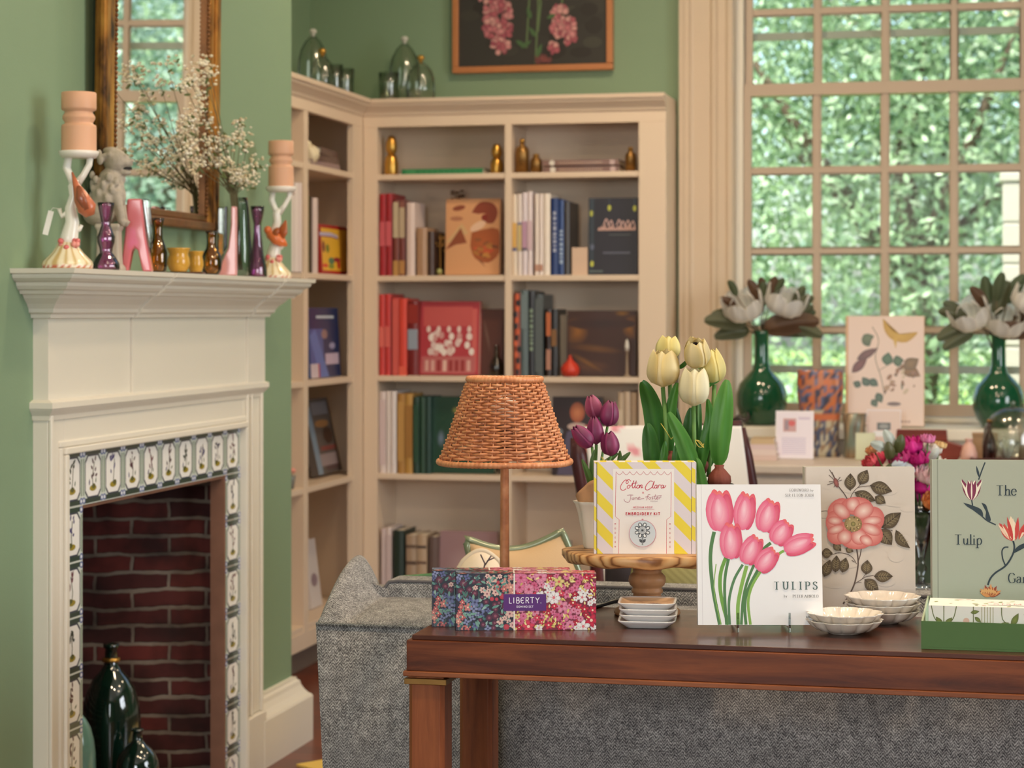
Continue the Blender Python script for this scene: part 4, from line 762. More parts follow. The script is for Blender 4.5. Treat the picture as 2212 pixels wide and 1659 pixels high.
cloche('dark glass tumbler next to the gold-knobbed cloche on the left bookcase', 723, 140, .03, X=-2.40, kind='tumbler'); cloche('ribbed glass tumbler nearest the corner on the left bookcase', 745, 149, .034, X=-2.38, kind='tumbler')
cloche('tall glass cloche with pearl knob on the back bookcase', 874, 78, .058, Yo=.16, knob=KG); cloche('shorter glass cloche with a gold knob on the back bookcase', 909, 119, .052, Yo=.07); cloche('ribbed glass tumbler beside the cloches on the back bookcase', 840, 157, .038, Yo=.06, kind='tumbler')
# ================================================================== ORGANIC HELPERS
def petal(m, base, H, R, ph, wid=.62, top=.5, tw=0, col=None, T=None, n=9, rip=0, belly=.42, mid=None, lean=0, blunt=0):
    P = []
    for i in range(n+1):
        t = i/n if not blunt else 1-(1-i/n)**1.7; row = []
        rr = R*(math.sqrt(max(0, 1-(1-min(t/belly, 1))**2)) if t < belly else 1-(1-top)*((t-belly)/(1-belly))**2)
        rr = max(rr, R*.06); w = wid*(max(.04, math.sin(pi*min(1, (t*.93+.04))**.75))**.6 if not blunt else max(.02, (1-abs(2*(t*.975+.02)-1)**(4.5 if t > .5 else 3)))**.5)
        for j in range(7):
            s_ = -1+j/3; a = ph+s_*w+tw*t; q = rr*(1+.05*(1-abs(s_))+rip*math.sin(5*t+7*s_+ph)); z = H*t*(1-.05*abs(s_)**2*t)-(H*.05*abs(s_) if t > .85 and not blunt else 0)
            p = Vector((q*math.cos(a), q*math.sin(a), z)); row.append(p)
        P.append(row)
    if T is not None: P = [[T @ p for p in r] for r in P]
    P = [[p+Vector(base) for p in r] for r in P]
    def cf(ti, sj):
        c = L(col); e = L(mid) if mid else c; k = abs(sj*2-1); st = .9+.1*math.cos(sj*26)
        return (*[(a*(1-k)+b*k)*st for a, b in zip(e, c)], 1)
    m.grid(P, colfun=cf); return m
def tulip(m, base, H, R, tilt=(0, 0), top=.5, cols=((236, 226, 160), (246, 238, 190)), ph=0, T=None, rip=.02, wid=.92):
    T = Matrix.Rotation(tilt[0], 4, 'Y') @ Matrix.Rotation(tilt[1], 4, 'X')
    for k in range(6): petal(m, base, H*(1 if k % 2 else .97), R*(1 if k % 2 else .9), ph+k*pi/3, wid=wid, top=top*(1 if k % 2 else .85), col=cols[0], mid=cols[1], T=T, rip=rip, blunt=1, n=14)
def blade(m, pts, w, cols, n=14, fold=.35, face=(0, -1, 0), tipw=.0, wav=0):
    """long leaf following pts, broad side towards 'face'"""
    P = smoothpts([tuple(p) for p in pts], 5); n = len(P); G = []; f = Vector(face)
    for i, p in enumerate(P):
        d = Vector(P[min(i+1, n-1)])-Vector(P[max(i-1, 0)]); d.normalize(); sd = d.cross(f).normalized(); nr = sd.cross(d).normalized(); t = i/(n-1)
        ww = w*max(.03, (math.sin(pi*(t**.8*.92+.04)))**.75)/2; row = []
        for j in range(7):
            s_ = -1+j/3; row.append(Vector(p)+sd*(s_*ww)-nr*(fold*ww*(abs(s_)-1)**2*-1)+nr*(wav*math.sin(t*9+s_*2)))
        G.append(row)
    def cf(a, b):
        c0, c1 = L(cols[0]), L(cols[1]); k = .5+.5*math.cos(b*2*pi*4); k2 = abs(b*2-1); return (*[x*(1-.35*k)*(1-.2*k2)+y*.35*k+y*.2*k2*.3 for x, y in zip(c0, c1)], 1)
    m.grid(G, colfun=cf)
# ================================================================== ON THE MANTEL
ZM = 1.3425; MXC = -1.925
def mbase(u, X=MXC): p = onX(u, 600, X); return p.y, FW.dot(p-CAMP)/FPX
CLAYW = printed('glazed_ceramic', .3, .3); WAX = mat('pink_wax', (218, 168, 136), .5, var=.03, sub=.15)
def candlestick(u, bird_col, label, X=MXC, second=False, S=1.0):
    y, s = mbase(u, X); t = thing('candlestick', label, 'candlestick', (X, y, ZM), YAW)
    def bc_(a, k):
        c = (238, 226, 196) if math.sin(a*14) > -.4 else (206, 176, 120)
        if .05 < k < .16: c = (214, 168, 92)
        if .16 <= k < .3: c = (240, 234, 224) if int(a*9) % 2 else (196, 92, 84)
        return L4(c)
    m = M(); m.lathe([(.0005, 0), (.052, 0), (.0535, .004), (.054, .010), (.052, .016), (.046, .022), (.034, .034), (.025, .046), (.020, .058), (.0005, .058)], 48, colfun=bc_, rfun=lambda a, k: 1+(.006*math.cos(14*a) if k > .3 else 0))
    m.build('base', CLAYW, t)
    W = L4((240, 236, 226)); m = M()
    m.tube([(0, 0, .045), (.004, 0, .07), (.010, 0, .10), (.006, 0, .13), (.014, 0, .155), (.012, 0, .175), (.020, 0, .19)], [.022, .019, .015, .012, .011, .012, .010], 12, cc=W)
    m.tube([(.016, 0, .172), (.006, .0, .195), (-.002, 0, .215), (.002, 0, .238)], [.010, .008, .009, .008], 10, cc=W); m.tube([(.018, 0, .178), (.034, 0, .2), (.046, 0, .222), (.048, 0, .238)], [.009, .007, .007, .007], 10, cc=W)
    m.tube([(.006, 0, .125), (-.012, 0, .112), (-.018, 0, .128)], [.007, .006, .005], 8, cc=W); m.tube([(.012, 0, .08), (.026, 0, .085), (.03, 0, .094)], [.007, .005, .004], 8, cc=W)
    m.build('branch_stem', CLAYW, t)
    m = M(); 
    for k in range(9): m.ball((.006+.018*math.cos(k*.9), -.018+.006*math.sin(k), .052+.008*math.sin(k*2.1)), .0065, 8, cc=L4((216, 106, 104)) if k % 3 else L4((232, 150, 140)))
    m.build('painted_rosette', CLAYW, t)
    M().lathe([(.0005, .236), (.036, .236), (.041, .243), (.043, .25), (.041, .251), (.036, .247), (.0005, .247)], 40, c=(.024, 0, 0), cc=L4((240, 232, 222))).build('drip_plate', CLAYW, t)
    c = L4(bird_col); d = L4(tuple(int(q*.78) for q in bird_col)); m = M()
    if not second:
        m.tube([(.012, -.012, .205), (.022, -.02, .178), (.034, -.022, .15), (.046, -.022, .128), (.052, -.02, .112)], [.002, .007, .017, .021, .010], 14, cc=c, flat=.8); m.tube([(.03, -.034, .175), (.036, -.038, .15), (.048, -.036, .125)], [.004, .011, .006], 10, cc=d, flat=.4)
    else:
        m.tube([(-.016, -.01, .13), (-.004, -.02, .12), (.014, -.024, .108), (.03, -.022, .098), (.042, -.018, .09)], [.003, .012, .017, .013, .004], 12, cc=c); m.ball((-.01, -.018, .132), .011, 12, cc=c)
        m.tube([(.02, -.022, .105), (.032, -.028, .13), (.04, -.026, .158)], [.014, .016, .002], 10, cc=d, flat=.35); m.tube([(.005, -.03, .11), (.016, -.036, .13), (.02, -.036, .138)], [.010, .010, .002], 8, cc=d, flat=.35)
    m.build('bird', CLAYW, t)
    if not second:
        m = M(); m.tube([(-.018, 0, .128), (-.03, -.004, .13), (-.036, -.006, .122)], .0006, 5); m.T = Matrix.Translation((-.04, -.006, .098)) @ Matrix.Rotation(.25, 4, 'Y'); m.box((-.006, -.0005, -.026), (.006, .0005, .026)); m.T = None; m.build('paper_tag', mat('tag_paper', (236, 234, 228), .7), t)
    k = thing('pillar_candle', 'ribbed peach pillar candle on the %s candlestick' % ('orange-bird' if second else 'russet-bird'), 'candle', Vector((X, y, ZM+.2475))+RT*.024, YAW); Hc = .128; r = .037 if not second else .0345
    M().lathe([(.0005, 0), (r*1.04, 0), (r, .004), (r, Hc*.42), (r*.97, Hc*.455), (r*.82, Hc*.475), (r*.8, Hc*.50), (r*.93, Hc*.56), (r*.93, Hc*.60), (r*.8, Hc*.66), (r*.82, Hc*.685), (r*.98, Hc*.71), (r, Hc*.74), (r, Hc*.985), (r*.96, Hc), (.0005, Hc*.99)], 40).build('candle_body', WAX, k)
    M().tube([(0, 0, Hc*.99), (.0005, 0, Hc+.004)], .0009, 6).build('wick', mat('wick', (70, 60, 50), .9), k)
candlestick(146, (196, 110, 76), 'white branch candlestick with a russet bird at the left end of the mantel')
candlestick(588, (226, 118, 62), 'white branch candlestick with an orange bird at the right end of the mantel', second=True)
# stone dog figure
y, s = mbase(236, -1.94); t = thing('stone_lion', 'grey carved guardian lion seated on a pedestal on the mantel', 'figurine', (-1.94, y, ZM), YAW)
STONE = mat('grey_stone', (176, 166, 152), .75, var=.35, nscale=60, bump=.4, bscale=220)
def remesh(o, v, sm=3):
    md = o.modifiers.new('r', 'REMESH'); md.mode = 'VOXEL'; md.voxel_size = v; md.use_smooth_shade = True
    sm_ = o.modifiers.new('s', 'SMOOTH'); sm_.iterations = sm; sm_.factor = .5
    dg = bpy.context.evaluated_depsgraph_get(); me = bpy.data.meshes.new_from_object(o.evaluated_get(dg)); o.modifiers.clear(); mats = list(o.data.materials); o.data = me
    return o
m = M()
for (a, b, r, sc) in (((-.008, 0, .165), 0, .034, (1, .95, 1.3)), ((.002, 0, .205), 0, .027, (1, 1, 1)), ((.014, 0, .248), 0, .027, (1.05, .95, 1)), ((.036, 0, .244), 0, .016, (1.1, 1, .8)), ((.034, 0, .222), 0, .011, (1.5, 1, .7)), ((.004, .0, .27), 0, .014, (1.4, 1.2, .7)),
    ((-.016, -.022, .25), 0, .010, (.8, .6, 1.4)), ((-.02, 0, .13), 0, .034, (1.2, 1.1, .9)), ((.02, 0, .17), 0, .02, (.9, 1.1, 1.4)), ((-.034, .01, .15), 0, .016, (.7, .7, 2))): m.ball(a, r, 16, sc=sc)
for sy in (-.016, .016): m.tube([(.016, sy, .18), (.026, sy, .14), (.030, sy, .112), (.040, sy, .105)], [.013, .010, .010, .009], 10)
for sy in (-.011, .011): m.ball((.038, sy, .258), .005, 8); m.ball((.052, sy*.6, .249), .004, 8)
for k in range(26): a = k*2.4; z = .16+.0022*k; m.ball((-.004+.034*math.cos(a), .03*math.sin(a), z), .0075, 8, sc=(1, 1, 1.5))
for k in range(12): m.ball((-.014+.02*math.sin(k), .022*math.cos(k*1.7), .262+.004*math.cos(k)), .007, 8)
o = m.build('figure', STONE, t); remesh(o, .0028, 2)
m = M(); m.box((.028, -.009, .2285), (.05, .009, .2335)); m.build('open_mouth', mat('mouth_dark', (46, 42, 42), .8), t)
m = M(); m.lathe([(.0005, 0), (.046, 0), (.046, .01), (.038, .016), (.035, .05), (.034, .09), (.04, .098), (.04, .106), (.0005, .106)], 4); m.T = None; o = m.build('pedestal', mat('pedestal_stone', (190, 182, 168), .7, var=.15), t, bev=.004, rot=pi/4)
for p_ in o.data.polygons: p_.use_smooth = False
PUR = glass('purple_glass', (234, 200, 228), .05, .05, .3); AMB = glass('amber_glass', (240, 206, 132), .06, .05, .3); PNK = mat('pink_glass', (216, 120, 128), .15, var=.12, coat=.4); CLR = glass('clear_glass', (228, 234, 232), .05, .04, .3)
def mt(name, label, cat, u, prof, matl, X=MXC, n=28, rf=None, part='body', wall=.0025, closed=False):
    y, s = mbase(u, X); t = thing(name, label, cat, (X, y, ZM), YAW); m = M(); pr = [(r*s, h*s) for r, h in prof]
    (m.lathe([(.0005, pr[0][1])]+pr+[(.0005, pr[-1][1])], n, rfun=rf) if closed else m.vessel(pr, wall, n=n, rfun=rf)); m.build(part, matl, t); return t, s
fl = lambda a, k: 1+.05*math.cos(10*a)*(1-k*.5)
t, s = mt('glass_candle_holder', 'purple fluted glass candle holder in front of the stone lion', 'candle holder', 229, [(27, 0), (29, 4), (28, 14), (20, 28), (13, 38), (14, 48), (18, 60), (19, 72), (14, 84), (10, 96), (10, 104), (13, 118), (17, 138), (18, 146)], PUR, X=-1.895, rf=fl)
t, s = mt('glass_candle_holder', 'purple fluted glass candle holder beside the orange-bird candlestick', 'candle holder', 556, [(19, 0), (20, 4), (19, 24), (15, 40), (12, 60), (10, 80), (8, 100), (8, 116), (11, 128), (14, 144), (15, 154)], PUR, X=-1.905, rf=fl)
def flare(u, vt, label, X=-1.90):
    y, s = mbase(u, X); t = thing('flared_glass', label, 'glass ornament', (X, y, ZM), YAW); m = M(); q = 1.0
    m.prism([(x*s, z*s) for x, z in [(-34, 0), (-24, 80), (-19, 157), (12, 157), (20, 80), (34, 0), (14, 0), (4, 46), (-3, 52), (-9, 44), (-17, 0)]][::-1], -.016, .016); m.build('pink_body', PNK, t, bev=.004)
    m = M(); m.prism([(13*s, 157*s), (28*s, 155*s), (33*s, 40*s), (23*s, 84*s)][::-1], -.012, .012); m.build('clear_side', CLR, t, bev=.002)
flare(296, 423, 'pink flared split-leg glass piece between the lion and the amber vases')
t, s = mt('glass_vase', 'amber bulb vase beside the pink flared glass', 'vase', 341, [(13, 0), (17, 6), (19, 24), (19, 44), (14, 62), (10, 74), (9, 92), (11, 110), (13, 118)], AMB, X=-1.905); t.scale = (1.1, 1.1, 1)
t, s = mt('glass_vase', 'amber bulb vase at the right of the yellow bowls', 'vase', 457, [(15, 0), (21, 12), (23, 30), (19, 46), (12, 58), (10, 72), (11, 88), (13, 96)], AMB, X=-1.905)
YEL = mat('mustard_glaze', (206, 156, 60), .25, coat=.4, var=.08)
rb = lambda a, k: 1+.025*math.cos(22*a)
m = M(); y, s = mbase(398, -1.905); m.plan([(-.046, -.028), (.048, -.028), (.048, .028), (-.046, .028)], 0, .005); o = m.build('tray', mat('dark_tray', (84, 48, 36), .4), bev=.003); o.location = (-1.905, y, ZM); o.rotation_euler = (0, 0, YAW); tag(o, 'small dark wooden tray under the two mustard bowls', 'tray')
for (u, lb_, sc) in ((386, 'larger mustard ribbed bowl on the dark tray', 1), (423, 'smaller mustard ribbed bowl on the dark tray', .68)):
    y, s = mbase(u, -1.905); o = M().vessel([(r*s*sc, h*s*(.9 if sc < 1 else 1)) for r, h in [(16, 0), (20, 5), (24, 16), (23, 28), (20, 38), (24, 48), (25.5, 51)]], .0025, n=44, rfun=rb).build('bowl', YEL); o.location = (-1.905, y, ZM+.0053); tag(o, lb_, 'bowl')
y, s = mbase(488, -1.90); t = thing('flared_glass', 'pale pink flared glass foot in front of the flower vase', 'glass ornament', (-1.895, y, ZM), YAW)
m = M(); m.prism([(x*s, z*s) for x, z in [(-24, 0), (-12, 30), (2, 60), (8, 110), (8, 150), (20, 150), (20, 0)]][::-1], -.012, .012); m.build('pink_foot', mat('pale_pink_glass', (222, 160, 160), .2, coat=.4), t, bev=.004)
m = M(); m.prism([(x*s, z*s) for x, z in [(-22, 24), (-21, 148), (-9, 148), (-8, 46)]][::-1], -.010, .010); m.build('clear_column', CLR, t, bev=.003); m = M(); m.prism([(x*s, z*s) for x, z in [(-7, 52), (-7, 150), (-1, 150), (-2, 64)]][::-1], -.006, .006); m.build('black_column', mat('black_glass', (38, 42, 46), .2), t, bev=.002)
t, s = mt('glass_vase', 'tall clear ribbed glass vase holding the white blossom branches', 'vase', 519, [(22, 0), (24, 6), (24, 60), (20, 120), (17, 158), (15, 172)], CLR, X=-1.935, rf=lambda a, k: 1+.03*math.cos(12*a))
y, s = mbase(519, -1.935); b = thing('blossom_branches', 'spray of small white blossoms standing in the clear vase before the mirror', 'flowers', (-1.935, y, ZM), 0)
def q(u, v, d=0): return tuple(onX(u, v, -1.935+d)-Vector((-1.935, y, ZM)))
cl = [(515, 268), (500, 300), (484, 296), (466, 316), (520, 292), (532, 318), (516, 370), (498, 362), (484, 352), (530, 372), (541, 388), (552, 356), (506, 384), (526, 396), (470, 345), (452, 330), (448, 300), (440, 345), (424, 360), (418, 330), (446, 148), (432, 136), (455, 160), (410, 172), (398, 186), (404, 250), (405, 280), (420, 262), (410, 306), (436, 180), (428, 205), (438, 232), (448, 262)]
rr = random.Random(12); m = M(); st = M(); lf = M()
for (u, v) in cl:
    dp = rr.uniform(.0, .07) if u < 480 else rr.uniform(-.02, .06)
    st.tube([(.0+rr.uniform(-.006, .006), 0, .02), q(505+rr.uniform(-8, 8), 420), q((u+505)/2+rr.uniform(-8, 8), (v+420)/2, dp*.5), q(u, v, dp)], [.0012, .0012, .001, .0008], 5, cc=L4((104, 96, 66)))
    for _ in range(22):
        c = q(u+rr.gauss(0, 9), v+rr.gauss(0, 9), dp+rr.gauss(0, .008)); m.ball(c, rr.uniform(.0034, .0062), 6, sc=(1, 1, .7), cc=L4(rr.choice([(240, 232, 206), (232, 222, 190), (246, 240, 222), (214, 196, 160)])))
    for _ in range(2):
        c = q(u+rr.gauss(0, 10), v+6+rr.gauss(0, 8), dp); a = rr.uniform(0, 6.28); e = (c[0]+.016*math.cos(a), c[1]-.004, c[2]+.016*math.sin(a)); blade(lf, [c, ((c[0]+e[0])/2, c[1]-.002, (c[2]+e[2])/2), e], .007, ((96, 110, 62), (130, 140, 80)))
st.build('stems', printed('plant_stem', .6), b); m.build('blossoms', printed('blossom_petal', .6, trans=.15), b); lf.build('leaves', printed('plant_leaf', .45, trans=.25), b)
PSTEM, PPET, PLEAF = MATS['plant_stem'], MATS['blossom_petal'], MATS['plant_leaf']
# ---- demijohns in the firebox
DGL = mat('dark_green_glass', (10, 34, 26), .06, var=.2, coat=.8, spec=.9); LGL = mat('sea_green_glass', (96, 132, 118), .1, coat=.5, var=.1)
def demi(label, u, Y, R, H, mt_, collar=True, foot=0):
    X = ray(u, 900).x/ray(u, 900).y*Y; t = thing('demijohn', label, 'glass bottle', (X, Y, .0205)); 
    M().lathe([(.0005, 0), (R*.7, 0), (R*.9, H*.03), (R, H*.12), (R*1.02, H*.4), (R, H*.54), (R*.93, H*.64), (R*.8, H*.72), (R*.6, H*.785), (R*.38, H*.83), (R*.24, H*.87), (R*.2, H*.97), (R*.27, H*.975), (R*.27, H), (R*.12, H), (.0005, H*.96)], 40).build('body', mt_, t)
    if collar: M().lathe([(R*.225, H*.885), (R*.31, H*.89), (R*.31, H*.91), (R*.215, H*.915)], 24).build('gold_collar', GOLD, t)
    return t
demi('large dark green glass demijohn with a gold collar in the firebox', 240, 4.98, .073, .40, DGL); demi('smaller dark green glass demijohn at the front of the firebox', 297, 4.86, .054, .215, DGL, False); demi('pale sea-green glass bottle at the near side of the firebox', 156, 4.72, .055, .33, LGL, False)
# ================================================================== OUTDOORS
GR = N('lawn'); tx = GR.n('TexNoise'); tx.inputs['Scale'].default_value = 3; GR.l(GR.pos(), tx.inputs[0]); GR.l(GR.ramp(tx.outputs[0], [(.3, (104, 136, 60)), (.6, (150, 176, 84)), (.8, (176, 196, 110))]), GR.b.inputs['Base Color']); sset(GR.b, Roughness=.9)
g = M().box((-40, YB+.4, -.5), (40, 90, -.35)).build('ground', GR.m); struct(g)
LEAF = printed('tree_leaf', .35, trans=.35)
def foliage(name, parent, c, rad, n, size, cols, seed, mt_=None):
    rg = np.random.default_rng(seed); d = rg.normal(size=(n, 3)); d /= np.linalg.norm(d, axis=1)[:, None]; r = rg.random(n)**.45; p = np.array(c)+d*r[:, None]*np.array(rad)*(1+.18*np.sin(d[:, :1]*7+d[:, 2:]*9))
    a = rg.normal(size=(n, 3)); a /= np.linalg.norm(a, axis=1)[:, None]; b = np.cross(a, rg.normal(size=(n, 3))); b /= np.linalg.norm(b, axis=1)[:, None]; s_ = size*rg.uniform(.6, 1.3, (n, 1))
    v = np.stack([p-a*s_, p+b*s_*.45+a*s_*.1, p+a*s_, p-b*s_*.45+a*s_*.1], 1).reshape(-1, 3)
    me = bpy.data.meshes.new(name); me.vertices.add(4*n); me.vertices.foreach_set('co', v.astype(np.float32).ravel()); me.loops.add(4*n); me.loops.foreach_set('vertex_index', np.arange(4*n, dtype=np.int32)); me.polygons.add(n); me.polygons.foreach_set('loop_start', np.arange(0, 4*n, 4, dtype=np.int32))
    me.update(calc_edges=True); at = me.color_attributes.new('Col', 'FLOAT_COLOR', 'CORNER'); cc = np.array([L4(c_) for c_ in cols])[rg.integers(0, len(cols), n)]; at.data.foreach_set('color', np.repeat(cc, 4, axis=0).astype(np.float32).ravel()); me.materials.append(mt_ or LEAF)
    o = bpy.data.objects.new(name, me); COL.objects.link(o); o.parent = parent; return o
BARK = mat('bark', (96, 80, 66), .9, var=.3, bump=.6)
def tree(label, x, y, h, rad, n_, cols, seed, size=.042, trunk=True, cz=None):
    n = int(n_*2.6)
    t = thing('tree' if trunk else 'shrub', label, 'tree' if trunk else 'shrub', (x, y, -.35))
    foliage('foliage', t, (0, 0, h), rad, n, size, cols, seed)
    m = M(); m.tube([(0, 0, 0), (.1, .05, h*.4), (-.05, 0, h*.8), (.1, .1, h*1.1)], [.16 if trunk else .04, .12 if trunk else .03, .09 if trunk else .02, .04], 10)
    for k in range(5): a = k*1.3; m.tube([(0, 0, h*.55), (rad[0]*.4*math.cos(a), rad[1]*.4*math.sin(a), h*.85), (rad[0]*.7*math.cos(a), rad[1]*.7*math.sin(a), h*1.1)], [.07 if trunk else .02, .045 if trunk else .015, .01], 7)
    m.build('trunk', BARK, t)
    return t
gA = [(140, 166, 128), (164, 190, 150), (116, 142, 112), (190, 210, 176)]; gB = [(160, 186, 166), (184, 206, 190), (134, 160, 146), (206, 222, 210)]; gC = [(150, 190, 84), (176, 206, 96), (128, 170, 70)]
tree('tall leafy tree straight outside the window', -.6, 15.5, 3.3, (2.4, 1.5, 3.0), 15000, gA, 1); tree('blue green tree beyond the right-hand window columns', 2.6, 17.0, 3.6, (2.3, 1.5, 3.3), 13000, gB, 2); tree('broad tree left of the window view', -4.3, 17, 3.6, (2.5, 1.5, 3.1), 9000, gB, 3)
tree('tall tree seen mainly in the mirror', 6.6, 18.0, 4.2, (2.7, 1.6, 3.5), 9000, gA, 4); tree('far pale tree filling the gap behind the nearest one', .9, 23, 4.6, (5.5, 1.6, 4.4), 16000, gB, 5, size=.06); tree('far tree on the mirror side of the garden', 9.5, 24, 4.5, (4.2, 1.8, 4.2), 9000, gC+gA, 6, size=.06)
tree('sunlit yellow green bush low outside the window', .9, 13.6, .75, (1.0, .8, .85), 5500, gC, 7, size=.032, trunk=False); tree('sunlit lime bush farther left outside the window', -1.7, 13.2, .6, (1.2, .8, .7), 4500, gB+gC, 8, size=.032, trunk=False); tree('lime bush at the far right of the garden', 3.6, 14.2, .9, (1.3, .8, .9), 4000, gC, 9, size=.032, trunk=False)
# stone gate pier with a wall lantern in the garden
t = thing('gate_pier', 'pale stone gate pier standing in the garden at the right window edge', 'pier', (.175, 12.6, -.35)); ST = mat('pale_stone', (166, 160, 148), .85, var=.12, nscale=6, bump=.4)
m = M()
for k in range(10): w_ = .16 if k < 7 else .135; m.box((-w_, -w_, .235*k), (w_, w_, .235*k+.227))
m.box((-.125, -.125, 0), (.125, .125, 2.34)); m.build('shaft', ST, t, bev=.01); M().box((-.15, -.15, 2.345), (.15, .15, 2.40)).box((-.11, -.11, 2.401), (.11, .11, 2.45)).build('cap', ST, t, bev=.01)
m = M(); m.T = Matrix.Translation((.02, -.17, 1.70)) @ Matrix.Rotation(pi/2, 4, 'X'); m.tube([(.11*math.cos(a), .11*math.sin(a), 0) for a in [2*pi*k/24 for k in range(24)]], .012, 8, closed=True); m.T = None; m.build('iron_ring', mat('iron_grey', (90, 100, 112), .5), t)
# ================================================================== WINDOW LEDGE AND DESK
ZL = .8425; ZD = .75
def sc_at(p): return FW.dot(p-CAMP)/FPX
EMER = mat('emerald_glaze', (14, 78, 50), .12, var=.2, nscale=10, coat=.7)
MAGP = printed('magnolia_petal', .6, trans=.4)
def vase_magnolia(u, Y, lab, labf, blooms, leaves, by=None):
    p = onY(u, 700, Y); s = sc_at(p); t = thing('bottle_vase', lab, 'vase', (p.x, Y, ZL), YAW)
    M().vessel([(r*s, h*s) for r, h in [(34, 0), (37, 3), (48, 20), (55, 42), (55, 66), (48, 88), (34, 104), (20, 118), (16, 134), (15, 170), (16, 196), (18, 203)]], .004, n=44).build('body', EMER, t)
    vb = 675+(CH-ZL)*FPX/FW.dot(Vector((p.x, Y, ZL))-CAMP); f = thing('magnolia_branches', labf, 'flowers', (p.x, Y, ZL), YAW)
    q = lambda a, b, d=0: ((a-u)*s, d, (vb-b)*s)
    m = M(); lf = M(); st = M(); rr = random.Random(int(u))
    for (a, b, r, ty, tx) in blooms:
        c = q(a, b+r*.55, rr.uniform(-.05, .02)); T = Matrix.Rotation(ty, 4, 'Y') @ Matrix.Rotation(tx+.15, 4, 'X')
        for k in range(9):
            petal(m, c, r*s*(1.75 if k % 3 else 1.95), r*s*(1.28 if k < 6 else .85), k*2*pi/6+.3*(k > 5), wid=.55, top=(.98 if k < 6 else .55), col=(252, 247, 240), mid=(255, 252, 248), T=T, rip=.05, belly=.5, blunt=1)
        m.ball(Vector(c)+T @ Vector((0, 0, r*s*.5)), r*s*.2, 10, sc=(1, 1, 1.6), cc=L4((216, 190, 130)))
        st.tube([q(u+rr.uniform(-4, 4), vb-120), q((a+u)/2, (b+vb-203)/2+10), c], [.003, .003, .002], 6, cc=L4((96, 84, 60)))
    for (a, b, ln, an) in leaves:
        c = q(a, b, rr.uniform(-.03, .03)); an = math.radians(an); ln *= 1.3; ee = (c[0]+ln*s*math.cos(an), c[1]-.02, c[2]+ln*s*math.sin(an)); mid = ((c[0]+ee[0])/2, c[1]-.01, (c[2]+ee[2])/2+.008)
        blade(lf, [c, mid, ee], ln*s*.45, rr.choice([((74, 84, 56), (110, 118, 84)), ((84, 88, 62), (120, 120, 90)), ((92, 64, 44), (120, 90, 64))])); st.tube([q(u, vb-195), c], .0022, 6, cc=L4((96, 84, 60)))
    st.build('stems', PSTEM, f); m.build('blooms', MAGP, f); lf.build('leaves', PLEAF, f)
vase_magnolia(1645, 7.75, 'emerald green bottle vase by the window casing, left of the tall botanical book', 'magnolia branches with two open blooms in the vase by the window casing',
    [(1610, 672, 33, -.25, .3), (1686, 662, 34, .3, .25)], [(1600, 690, 50, 170), (1610, 700, 70, 175), (1650, 660, 40, 95), (1660, 650, 42, 75), (1640, 650, 40, 120), (1700, 680, 52, 35), (1705, 690, 46, 15), (1700, 700, 60, -20), (1620, 715, 60, 190), (1590, 665, 32, 150), (1660, 705, 76, -8), (1715, 665, 40, 65), (1650, 710, 90, 8), (1652, 645, 36, 100), (1715, 695, 40, 40), (1670, 640, 34, 60), (1590, 640, 30, 120)])
vase_magnolia(2157, 7.75, 'emerald green bottle vase beside the glass cloche', 'magnolia branches with pale blooms and dark leaves in the vase beside the cloche',
    [(2102, 690, 33, -.4, .3), (2168, 700, 34, .1, .5), (2205, 660, 30, .4, .2)], [(2090, 690, 52, 165), (2095, 705, 62, 200), (2100, 715, 60, 210), (2135, 660, 50, 100), (2150, 650, 48, 80), (2130, 665, 45, 130), (2175, 655, 55, 60), (2190, 690, 50, 10), (2080, 680, 40, 150), (2140, 715, 70, -5), (2150, 680, 60, 70)])
# desk
DW = mat('desk_paint', (206, 192, 180), .45, var=.04); dX0, dX1, dY0, dY1 = -.85, 1.15, 7.0, 7.575
dk = thing('writing_desk', 'long pale painted desk with drawers under the window', 'desk', ((dX0+dX1)/2, 7.3, 0))
wb(M().box((dX0, dY0, ZD-.03), (dX1, dY1, ZD-.0002)), 'desk_top', DW, dk, bev=.006); m = M(); m.box((dX0+.03, dY0+.04, ZD-.20), (dX1-.03, dY1-.02, ZD-.031)); wb(m, 'apron', DW, dk)
for i in range(4):
    a = dX0+.05+i*(dX1-dX0-.1)/4; b = a+(dX1-dX0-.1)/4-.02; m = M(); m.box((a, dY0+.028, ZD-.185), (b, dY0+.0395, ZD-.045)); dr = wb(m, 'drawer', DW, dk, bev=.003)
    k = M().ball(((a+b)/2, dY0+.016, ZD-.115), .012, 12).build('knob', BRASS, dr)
for (x, y) in ((dX0+.06, dY0+.08), (dX1-.06, dY0+.08), (dX0+.06, dY1-.06), (dX1-.06, dY1-.06)): m = M(); m.box((x-.025, y-.025, 0), (x+.025, y+.025, ZD-.201)); wb(m, 'leg', DW, dk, bev=.004)
def ond(u, Y): return onY(u, 900, Y).x
def pxh(u, v0, v1, Y): return onY(u, v0, Y).z-onY(u, v1, Y).z
